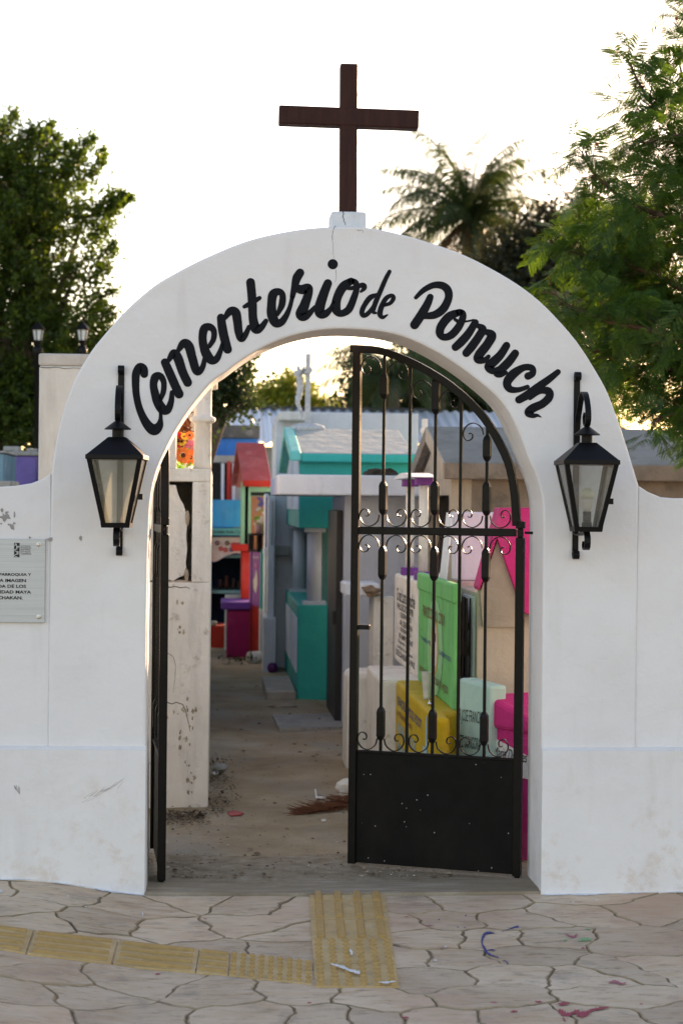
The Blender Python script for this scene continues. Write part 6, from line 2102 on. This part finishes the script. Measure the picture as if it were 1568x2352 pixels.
def broad_tree(name, label, px, Y, lobes, ntw, nleaf, leaf, mat, group=None, trunk_r=0.16, seed=1, up=0.55, twl=(0.3, 0.75), fill=0.75, spikes=()):
    """lobes: list of (px, py, dY, r metres wide, r metres high)"""
    rg = np.random.default_rng(seed)
    base = P(px, 1200, Y)
    root = thing(name, label, 'tree', (base.x, Y, -0.05), group)
    cs = np.array([tuple(P(l[0], l[1], Y) + Vector((0, l[2], 0))) for l in lobes])
    rr = np.array([(l[3], l[3] * 0.8, l[4]) for l in lobes])
    vol = rr.prod(1) ** 0.75
    idx = rg.choice(len(lobes), ntw, p=vol / vol.sum())
    dirs = unit(rg.normal(size=(ntw, 3)))
    rad = rg.random(ntw) ** (1 / 3) * (1 - (1 - fill) * rg.random(ntw))
    c = cs[idx] + dirs * rad[:, None] * rr[idx]
    c[:, 2] = np.maximum(c[:, 2], 0.3)
    d = unit(dirs * 0.8 + np.array([0.0, 0, up]) + rg.normal(size=(ntw, 3)) * 0.45)
    ln = rg.uniform(twl[0], twl[1], ntw)
    ln = np.where(rg.random(ntw) < 0.14, ln * 1.6, ln)
    t = rg.random((ntw, nleaf)) ** 0.8
    bend = rg.normal(size=(ntw, 1, 3)) * 0.15
    p = c[:, None, :] + d[:, None, :] * (t * ln[:, None])[..., None] + bend * (t ** 2 * ln[:, None])[..., None]
    p = p + rg.normal(size=p.shape) * leaf * 0.45
    p = p.reshape(-1, 3)
    n = len(p)
    dl = unit(np.repeat(d, nleaf, 0) * 0.6 + rg.normal(size=(n, 3)) * 0.8)
    s = unit(np.cross(dl, rg.normal(size=(n, 3))))
    L_ = leaf * rg.uniform(0.6, 1.3, n)
    V = [rhombs(p, dl, s, L_, L_ * 0.6)]
    mbs = MB()
    for (x0, y0, x1, y1, wid) in spikes:
        A, B = P(x0, y0, Y), P(x1, y1, Y + rg.uniform(-.3, .3))
        bow = Vector((rg.uniform(-.1, .1), 0, rg.uniform(-.16, .10))) * (B - A).length
        sp = [A, A.lerp(B, .5) + bow, B]
        mbs.tube(sp, [.014, .010, .003], 5)
        m = int(300 * (B - A).length)
        for g_ in range(3):
            t_ = rg.random(m) ** .85
            q = np.array([tuple(A)]) * ((1 - t_) ** 2)[:, None] + np.array([tuple(A.lerp(B, .5) + bow * 2)]) * (2 * t_ * (1 - t_))[:, None] + np.array([tuple(B)]) * (t_ ** 2)[:, None]
            q = q + rg.normal(size=(m, 3)) * (wid * (1.12 - t_) ** .6)[:, None] * .60 * (1 + .5 * np.sin(t_ * rg.uniform(6, 16) + g_ * 2))[:, None]
            dd_ = unit(np.array([tuple((B - A).normalized())]) * .7 + rg.normal(size=(m, 3)) * .7)
            ss_ = unit(np.cross(dd_, rg.normal(size=(m, 3))))
            l2 = leaf * rg.uniform(.6, 1.3, m)
            V.append(rhombs(q, dd_, ss_, l2, l2 * .6))
    np_mesh('crown', np.concatenate(V), 4, mat, root)
    if spikes:
        mbs.build('twigs', BARK, root, smooth=True)
    mb = MB()
    top = cs[np.argmax(cs[:, 2])]
    mid = Vector(tuple(cs.mean(0)))
    mb.tube([Vector((base.x, Y, -0.1)), Vector((base.x, Y, 0.8)), Vector((base.x * .6 + mid.x * .4, Y, mid.z * .6)), mid, Vector(tuple(top))], [trunk_r * 1.25, trunk_r, trunk_r * .8, trunk_r * .55, trunk_r * .15], 9)
    trunk = mb.build('trunk', BARK, root, smooth=True)
    mb = MB()
    for k in range(len(lobes)):
        q = Vector(tuple(cs[k]))
        s0 = Vector((base.x, Y, 0)).lerp(mid, .55 + .3 * (k % 3) / 2)
        mb.tube([s0, s0.lerp(q, .5) + Vector((0, 0, .12)), q], [trunk_r * .45, trunk_r * .3, trunk_r * .12], 6)
        for j in range(5):
            e = q + Vector(tuple(rg.normal(size=3) * rr[k] * .55))
            mb.tube([q, q.lerp(e, .5) + Vector((0, 0, .08)), e], [trunk_r * .12, trunk_r * .08, trunk_r * .03], 5)
    mb.build('branches', BARK, root, smooth=True)
    return root

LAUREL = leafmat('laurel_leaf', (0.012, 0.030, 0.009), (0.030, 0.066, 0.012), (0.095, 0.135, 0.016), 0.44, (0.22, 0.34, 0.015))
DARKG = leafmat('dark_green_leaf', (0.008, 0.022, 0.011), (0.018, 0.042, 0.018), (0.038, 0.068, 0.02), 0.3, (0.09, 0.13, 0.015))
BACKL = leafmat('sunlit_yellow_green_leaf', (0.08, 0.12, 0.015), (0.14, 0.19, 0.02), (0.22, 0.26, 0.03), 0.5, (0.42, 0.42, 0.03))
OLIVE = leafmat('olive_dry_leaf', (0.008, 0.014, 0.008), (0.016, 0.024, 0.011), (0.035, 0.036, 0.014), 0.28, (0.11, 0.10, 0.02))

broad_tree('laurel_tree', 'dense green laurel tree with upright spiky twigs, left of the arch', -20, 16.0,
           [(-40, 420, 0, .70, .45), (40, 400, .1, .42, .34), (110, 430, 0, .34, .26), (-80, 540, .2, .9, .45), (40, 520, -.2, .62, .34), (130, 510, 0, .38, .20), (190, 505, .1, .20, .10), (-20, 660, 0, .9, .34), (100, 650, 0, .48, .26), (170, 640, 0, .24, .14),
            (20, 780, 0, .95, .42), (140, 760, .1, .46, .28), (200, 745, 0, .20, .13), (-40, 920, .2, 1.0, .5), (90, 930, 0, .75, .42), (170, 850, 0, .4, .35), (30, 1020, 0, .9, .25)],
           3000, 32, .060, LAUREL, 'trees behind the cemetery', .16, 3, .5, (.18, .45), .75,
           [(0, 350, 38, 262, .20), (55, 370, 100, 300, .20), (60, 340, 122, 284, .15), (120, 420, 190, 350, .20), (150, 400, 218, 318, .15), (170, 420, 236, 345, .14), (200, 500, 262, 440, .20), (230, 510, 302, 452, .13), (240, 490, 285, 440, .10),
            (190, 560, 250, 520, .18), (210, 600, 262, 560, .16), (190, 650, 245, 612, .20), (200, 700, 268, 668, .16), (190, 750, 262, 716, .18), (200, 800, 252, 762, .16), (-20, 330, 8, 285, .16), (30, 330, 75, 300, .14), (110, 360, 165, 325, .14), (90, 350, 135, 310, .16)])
broad_tree('garden_tree', 'dark leafy tree framed by the left side of the arch opening', 415, 13.0,
           [(455, 890, 0, .50, .26), (515, 905, 0, .28, .16), (545, 945, 0, .14, .09), (430, 860, 0, .5, .3), (560, 890, 0, .08, .05)], 430, 28, .065, DARKG, 'trees behind the cemetery', .09, 8, .5, (.18, .4))
broad_tree('low_tree', 'pale sunlit low tree beyond the shed, left of the crucifix', 650, 58.0,
           [(640, 935, 0, 1.0, .55), (670, 900, 0, .6, .5), (600, 945, 0, .6, .35), (690, 930, 0, .5, .5), (730, 945, 0, .8, .30), (620, 905, 0, .25, .25)], 420, 24, .13, BACKL, 'trees behind the cemetery', .14, 12, .6, (.3, .6))
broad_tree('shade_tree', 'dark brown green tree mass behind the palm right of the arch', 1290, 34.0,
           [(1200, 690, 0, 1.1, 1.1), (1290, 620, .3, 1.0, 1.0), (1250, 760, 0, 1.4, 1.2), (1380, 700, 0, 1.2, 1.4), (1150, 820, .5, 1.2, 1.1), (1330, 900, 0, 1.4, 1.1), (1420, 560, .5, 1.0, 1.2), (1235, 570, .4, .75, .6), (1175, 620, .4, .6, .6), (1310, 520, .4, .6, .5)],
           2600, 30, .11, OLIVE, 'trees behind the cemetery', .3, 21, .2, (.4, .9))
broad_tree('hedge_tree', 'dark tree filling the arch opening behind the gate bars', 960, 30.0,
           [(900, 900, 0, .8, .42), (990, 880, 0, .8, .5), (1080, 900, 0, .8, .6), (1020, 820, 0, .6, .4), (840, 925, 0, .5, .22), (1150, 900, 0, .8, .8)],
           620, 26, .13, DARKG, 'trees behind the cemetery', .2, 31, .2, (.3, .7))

# ---------------- palms
PALM = leafmat('palm_leaflet', (0.010, 0.030, 0.016), (0.022, 0.052, 0.022), (0.055, 0.085, 0.026), 0.34, (0.16, 0.22, 0.03))
DRYP = leafmat('dry_palm_leaflet', (0.06, 0.045, 0.03), (0.10, 0.075, 0.045), (0.15, 0.11, 0.06), 0.3, (0.2, 0.14, 0.06))
def palm(label, px, py, Y, flen, specs, trunk_r, lean, seed, skirt=0):
    rg = np.random.default_rng(seed)
    c = P(px, py, Y)
    root = thing('palm_tree', label, 'palm tree', (c.x + lean, Y, -.05), 'palms behind the cemetery')
    mb = MB()
    pts, rad = [], []
    for k in range(14):
        t_ = k / 13
        pts.append(Vector((c.x + lean * (1 - t_) ** 2, Y, -.1 + (c.z + .05) * t_)))
        rad.append(trunk_r * (1.25 - .4 * t_) * (1 + .05 * (k % 2)))
    mb.tube(pts, rad, 10).build('trunk', BARK, root, smooth=True)
    for fi, (az, el, ln, drp) in enumerate(specs):
        ln = ln * flen
        n = 60
        h = np.array([math.cos(az), math.sin(az), 0.0])
        u = np.array([0, 0, 1.0])
        t_ = np.linspace(0, 1, n)
        ang = el - drp * t_ ** 1.5
        ds = ln / n
        q = np.cumsum(np.stack([np.cos(ang), np.sin(ang)], 1) * ds, 0)
        rp_ = np.array(c) + q[:, :1] * h + q[:, 1:] * u
        tg = np.cos(ang)[:, None] * h + np.sin(ang)[:, None] * u
        side = np.cross(h, u)
        polys = []
        for s_ in (-1, 1):
            m_ = slice(4, n)
            b_ = rp_[m_]
            tt = t_[m_]
            ll = ln * .30 * np.sin(np.pi * (0.12 + .80 * tt)) * rg.uniform(.85, 1.1, len(tt))
            dn = np.array([0, 0, -1.0])
            dv = unit(tg[m_] * .55 + s_ * side * .85 + dn * (.25 + .5 * rg.random((len(tt), 1))))
            mid = b_ + dv * ll[:, None] * .5
            dv2 = unit(dv * .7 + dn * (.55 + .5 * rg.random((len(tt), 1))))
            end = mid + dv2 * ll[:, None] * .55
            wv = unit(np.cross(dv, unit(tg[m_] + rg.normal(size=(len(tt), 3)) * .2))) * 1.0
            wv = unit(tg[m_] + 0.4 * wv)
            w = .010 * flen / 1.8
            polys.append(np.stack([b_ - wv * w * .5, b_ + wv * w * .5, mid + wv * w, mid - wv * w], 1))
            polys.append(np.stack([mid - wv * w, mid + wv * w, end + wv * w * .15, end - wv * w * .15], 1))
        fr = np_mesh('frond', np.concatenate(polys), 4, PALM if fi < len(specs) - skirt else DRYP, root)
        MB().tube([Vector(tuple(v)) for v in rp_[::5]], [.028 * flen / 2 * (1 - .8 * k / len(rp_[::5])) for k in range(len(rp_[::5]))], 5).build('midrib', MATS['palm_leaflet'], fr)
    return root
rg_ = random.Random(4)
sp1 = []
for k in range(40):
    az = k * 2.399 + rg_.uniform(-.2, .2)
    el = R(84) - R(100) * (k / 39) + rg_.uniform(-.1, .1)
    sp1.append((az, el, rg_.uniform(.85, 1.1), rg_.uniform(.9, 1.5)))
for k in range(12):
    sp1.append((k * 2.399, R(-50) + rg_.uniform(-.2, .2), rg_.uniform(.7, .95), .5))
palm('tall feather palm rising behind the arch right of the wooden cross', 1076, 500, 40.0, 2.70, sp1, .20, .4, 5, 12)
sp2 = []
for k in range(22):
    az = k * 2.399 + rg_.uniform(-.2, .2)
    el = R(65) - R(85) * (k / 21) + rg_.uniform(-.1, .1)
    sp2.append((az, el, rg_.uniform(.85, 1.1), rg_.uniform(1.0, 1.5)))
sp2 += [(math.pi, R(38), 1.25, 1.5), (math.pi + .15, R(14), 1.2, 1.0), (math.pi - .2, R(55), 1.2, 1.6)]
palm('coconut palm with drooping fronds seen through the top of the arch', 905, 865, 27.0, 1.30, sp2, .12, -.2, 6)
sp3 = [(k * 2.399, R(70) - R(80) * (k / 15), rg_.uniform(.9, 1.1), rg_.uniform(1.0, 1.5)) for k in range(16)]
palm('low palm behind the gate bars, deep in the shade', 1010, 870, 29.0, 1.3, sp3, .12, .1, 9)

# ---------------- feathery acacia-like tree leaning in from the right
MIM = leafmat('feathery_leaflet', (0.016, 0.060, 0.024), (0.034, 0.10, 0.026), (0.085, 0.165, 0.022), 0.40, (0.20, 0.34, 0.012))
TWIG = paint('brown_twig_bark', (0.12, 0.075, 0.05), .9, .3, 30, .6, 80)
def feather_tree():
    rg = np.random.default_rng(17)
    base = Vector((2.75, 3.1, -.05))
    root = thing('feathery_tree', 'feathery leaved tree leaning in from the right edge, with small orange pods', 'tree', base, 'trees behind the cemetery')
    limbs_px = [
        ([(1720, 640), (1620, 440), (1544, 303), (1507, 252), (1475, 208), (1439, 135)], 2.7),
        ([(1720, 640), (1640, 560), (1568, 511), (1458, 474), (1400, 433), (1356, 389), (1336, 350)], 2.4),
        ([(1720, 760), (1620, 700), (1540, 650), (1440, 610), (1340, 590), (1275, 560)], 2.6),
        ([(1720, 860), (1600, 800), (1500, 760), (1400, 740), (1300, 700), (1265, 660)], 2.2),
        ([(1720, 900), (1620, 880), (1540, 850), (1460, 840), (1360, 800)], 2.5),
        ([(1720, 980), (1620, 960), (1550, 950), (1500, 970)], 2.2),
        ([(1720, 300), (1640, 120), (1590, 20), (1560, -30)], 2.7),
        ([(1720, 420), (1640, 330), (1580, 220), (1560, 150)], 3.0),
        ([(1720, 560), (1660, 480), (1600, 400), (1520, 380), (1450, 360)], 3.0),
        ([(1720, 700), (1640, 600), (1560, 570), (1490, 560), (1400, 540), (1330, 500)], 3.1),
        ([(1720, 820), (1640, 720), (1560, 690), (1480, 670), (1390, 660), (1320, 690)], 3.0),
        ([(1720, 900), (1650, 820), (1590, 780), (1530, 770), (1450, 790), (1380, 860)], 2.9),
        ([(1720, 500), (1660, 420), (1600, 330), (1540, 310), (1480, 330)], 2.4),
        ([(1720, 1000), (1650, 930), (1600, 900), (1560, 900), (1520, 920)], 2.8),
    ]
    mbl = MB()
    sites, dirs = [], []
    crotch = Vector((2.72, 3.0, 1.7))
    for pts, Y in limbs_px:
        A = [P(x, y, Y) for x, y in pts]
        A = [base + Vector((0, 0, .2)), crotch.lerp(A[0], .3)] + A if A[0].z > 1.2 else [crotch] + A
        C = catmull([tuple(q) for q in A], .06)
        n = len(C)
        mbl.tube([Vector(tuple(q)) for q in C], [.035 * (1 - k / n) ** 1.0 + .0035 for k in range(n)], 6)
        start = n // 3
        for k in range(start, n):
            f = (k - start) / max(1, n - start)
            tgv = Vector(tuple(C[min(k + 1, n - 1)] - C[max(k - 1, 0)])).normalized()
            for _ in range(4):
                if rg.random() < (.95 if f < .9 else .7):
                    # side twig with leaves
                    o_ = Vector(tuple(unit(rg.normal(size=3))))
                    d = (o_ - tgv * o_.dot(tgv)).normalized() * .8 + tgv * .7 + Vector((0, 0, .10))
                    d.normalize()
                    ll = rg.uniform(.06, .34) * (1.1 - .75 * f)
                    p0 = Vector(tuple(C[k]))
                    p1 = p0 + d * ll
                    mbl.tube([p0, p0.lerp(p1, .5) + Vector((0, 0, .01)), p1], [.0045, .003, .002], 4)
                    m_ = 1 + int(ll / .085)
                    for j in range(m_):
                        sites.append(tuple(p0.lerp(p1, (j + 1) / m_)))
                        o2 = Vector(tuple(unit(rg.normal(size=3))))
                        dirs.append(tuple((d * .55 + o2 * .85 + Vector((0, 0, -.10))).normalized()))
    mbl.tube([base, base + Vector((-.02, 0, .9)), crotch], [.11, .085, .06], 10)
    mbl.build('limbs', TWIG, root, smooth=True)
    S = np.array(sites); D = np.array(dirs)
    n = len(S)
    # one compound leaf: a drooping midrib, paired pinnae, each a comb of leaflets
    NP_, NL = 6, 11
    out = []
    LL = rg.uniform(.10, .19, n)
    side0 = unit(np.cross(D, np.array([0, 0, 1.0]) + rg.normal(size=(n, 3)) * .35))
    nor = unit(np.cross(side0, D))
    dn = np.array([0, 0, -1.0])
    droop = rg.uniform(.25, .7, n)[:, None]
    for ip in range(NP_):
        f = .18 + .82 * ip / (NP_ - 1)
        b = S + D * (LL * f)[:, None] + dn * droop * (LL * f * f)[:, None] * .5
        for s_ in (-1, 1):
            pd = unit(D * .55 + s_ * side0 * .85 + dn * droop * .55 + rg.normal(size=(n, 3)) * .10)
            pl = LL * .62 * (1 - .35 * abs(f - .5))
            ps = unit(np.cross(pd, nor + rg.normal(size=(n, 3)) * .12))
            for il in range(NL):
                g_ = (il + 1) / NL
                lb = b + pd * (pl * g_)[:, None] + dn * (pl * g_ * g_)[:, None] * .18
                l_ = pl * .24 * (1 - .55 * abs(g_ - .45))
                for q in (-1, 1):
                    ld = unit(pd * .5 + q * ps * .9)
                    out.append(rhombs(lb, ld, unit(pd * .9 - q * ps * .3), l_, l_ * .42))
    V = np.concatenate(out)
    # one island per leaflet is too fine for colour; leaflets of one leaf are gathered by sharing a random
    np_mesh('crown', V, 4, MIM, root)
    rr = random.Random(3)
    POD = flat('orange_brown_pod', (.34, .10, .03), .7)
    first = None
    for k in range(16):
        q = Vector(tuple(S[rr.randrange(n)])) + Vector((0, -.02, -.01))
        if first is None:
            first = MB().blob(ORG[root.name], .011, k, 8, 5, .15).build('pod', POD, root, smooth=True)
            po = first
        else:
            po = first.copy()
            COL.objects.link(po)
        po.location = q - ORG[root.name]
    print('feather leaves', n)
    return root, n
ft, nft = feather_tree()

# broad leaved plants in the shade behind the chapel roof
BAN = leafmat('banana_leaf', (0.015, 0.05, 0.03), (0.03, 0.085, 0.04), (0.06, 0.13, 0.05), .3, (.08, .16, .03))
def banana(label, px, Y, n, h, seed):
    rg = random.Random(seed)
    b = P(px, 1150, Y)
    root = thing('broad_leaf_plant', label, 'plant', (b.x, Y, -.03), 'broad leaved plants behind the chapel')
    MB().tube([(b.x, Y, -.05), (b.x + .03, Y, h * .5), (b.x, Y, h * .72)], [.07, .055, .03], 9).build('stem', flat('plant_stem', (.10, .12, .05), .7), root, smooth=True)
    for k in range(n):
        az = k * 2.4 + rg.uniform(-.3, .3)
        d = Vector((math.cos(az), math.sin(az), 0))
        s = Vector((-d.y, d.x, 0))
        L_ = rg.uniform(.7, 1.1)
        el = rg.uniform(.5, 1.3)
        pts = []
        p_ = Vector((b.x, Y, h * .68))
        for j in range(9):
            a_ = el - 1.5 * (j / 8) ** 1.4
            pts.append(p_.copy())
            p_ = p_ + (d * math.cos(a_) + Vector((0, 0, math.sin(a_)))) * (L_ / 8)
        vv, ff = [], []
        for j, q in enumerate(pts):
            w = .13 * math.sin(math.pi * (.05 + .95 * j / 8)) + .005
            vv += [q - s * w + Vector((0, 0, .04 * w / .13)), q, q + s * w + Vector((0, 0, .04 * w / .13))]
        for j in range(8):
            ff += [(3 * j, 3 * j + 1, 3 * j + 4, 3 * j + 3), (3 * j + 1, 3 * j + 2, 3 * j + 5, 3 * j + 4)]
        MB().add(vv, ff).build('leaf', BAN, root, smooth=True, recalc=False)
banana('broad leaved plant behind the chapel roof, nearest the arch', 1440, 8.2, 12, 2.3, 1)
banana('broad leaved plant behind the chapel roof, right of its twin', 1530, 8.6, 12, 2.4, 2)
banana('broad leaved plant behind the chapel roof at the right edge', 1610, 8.3, 12, 2.5, 3)
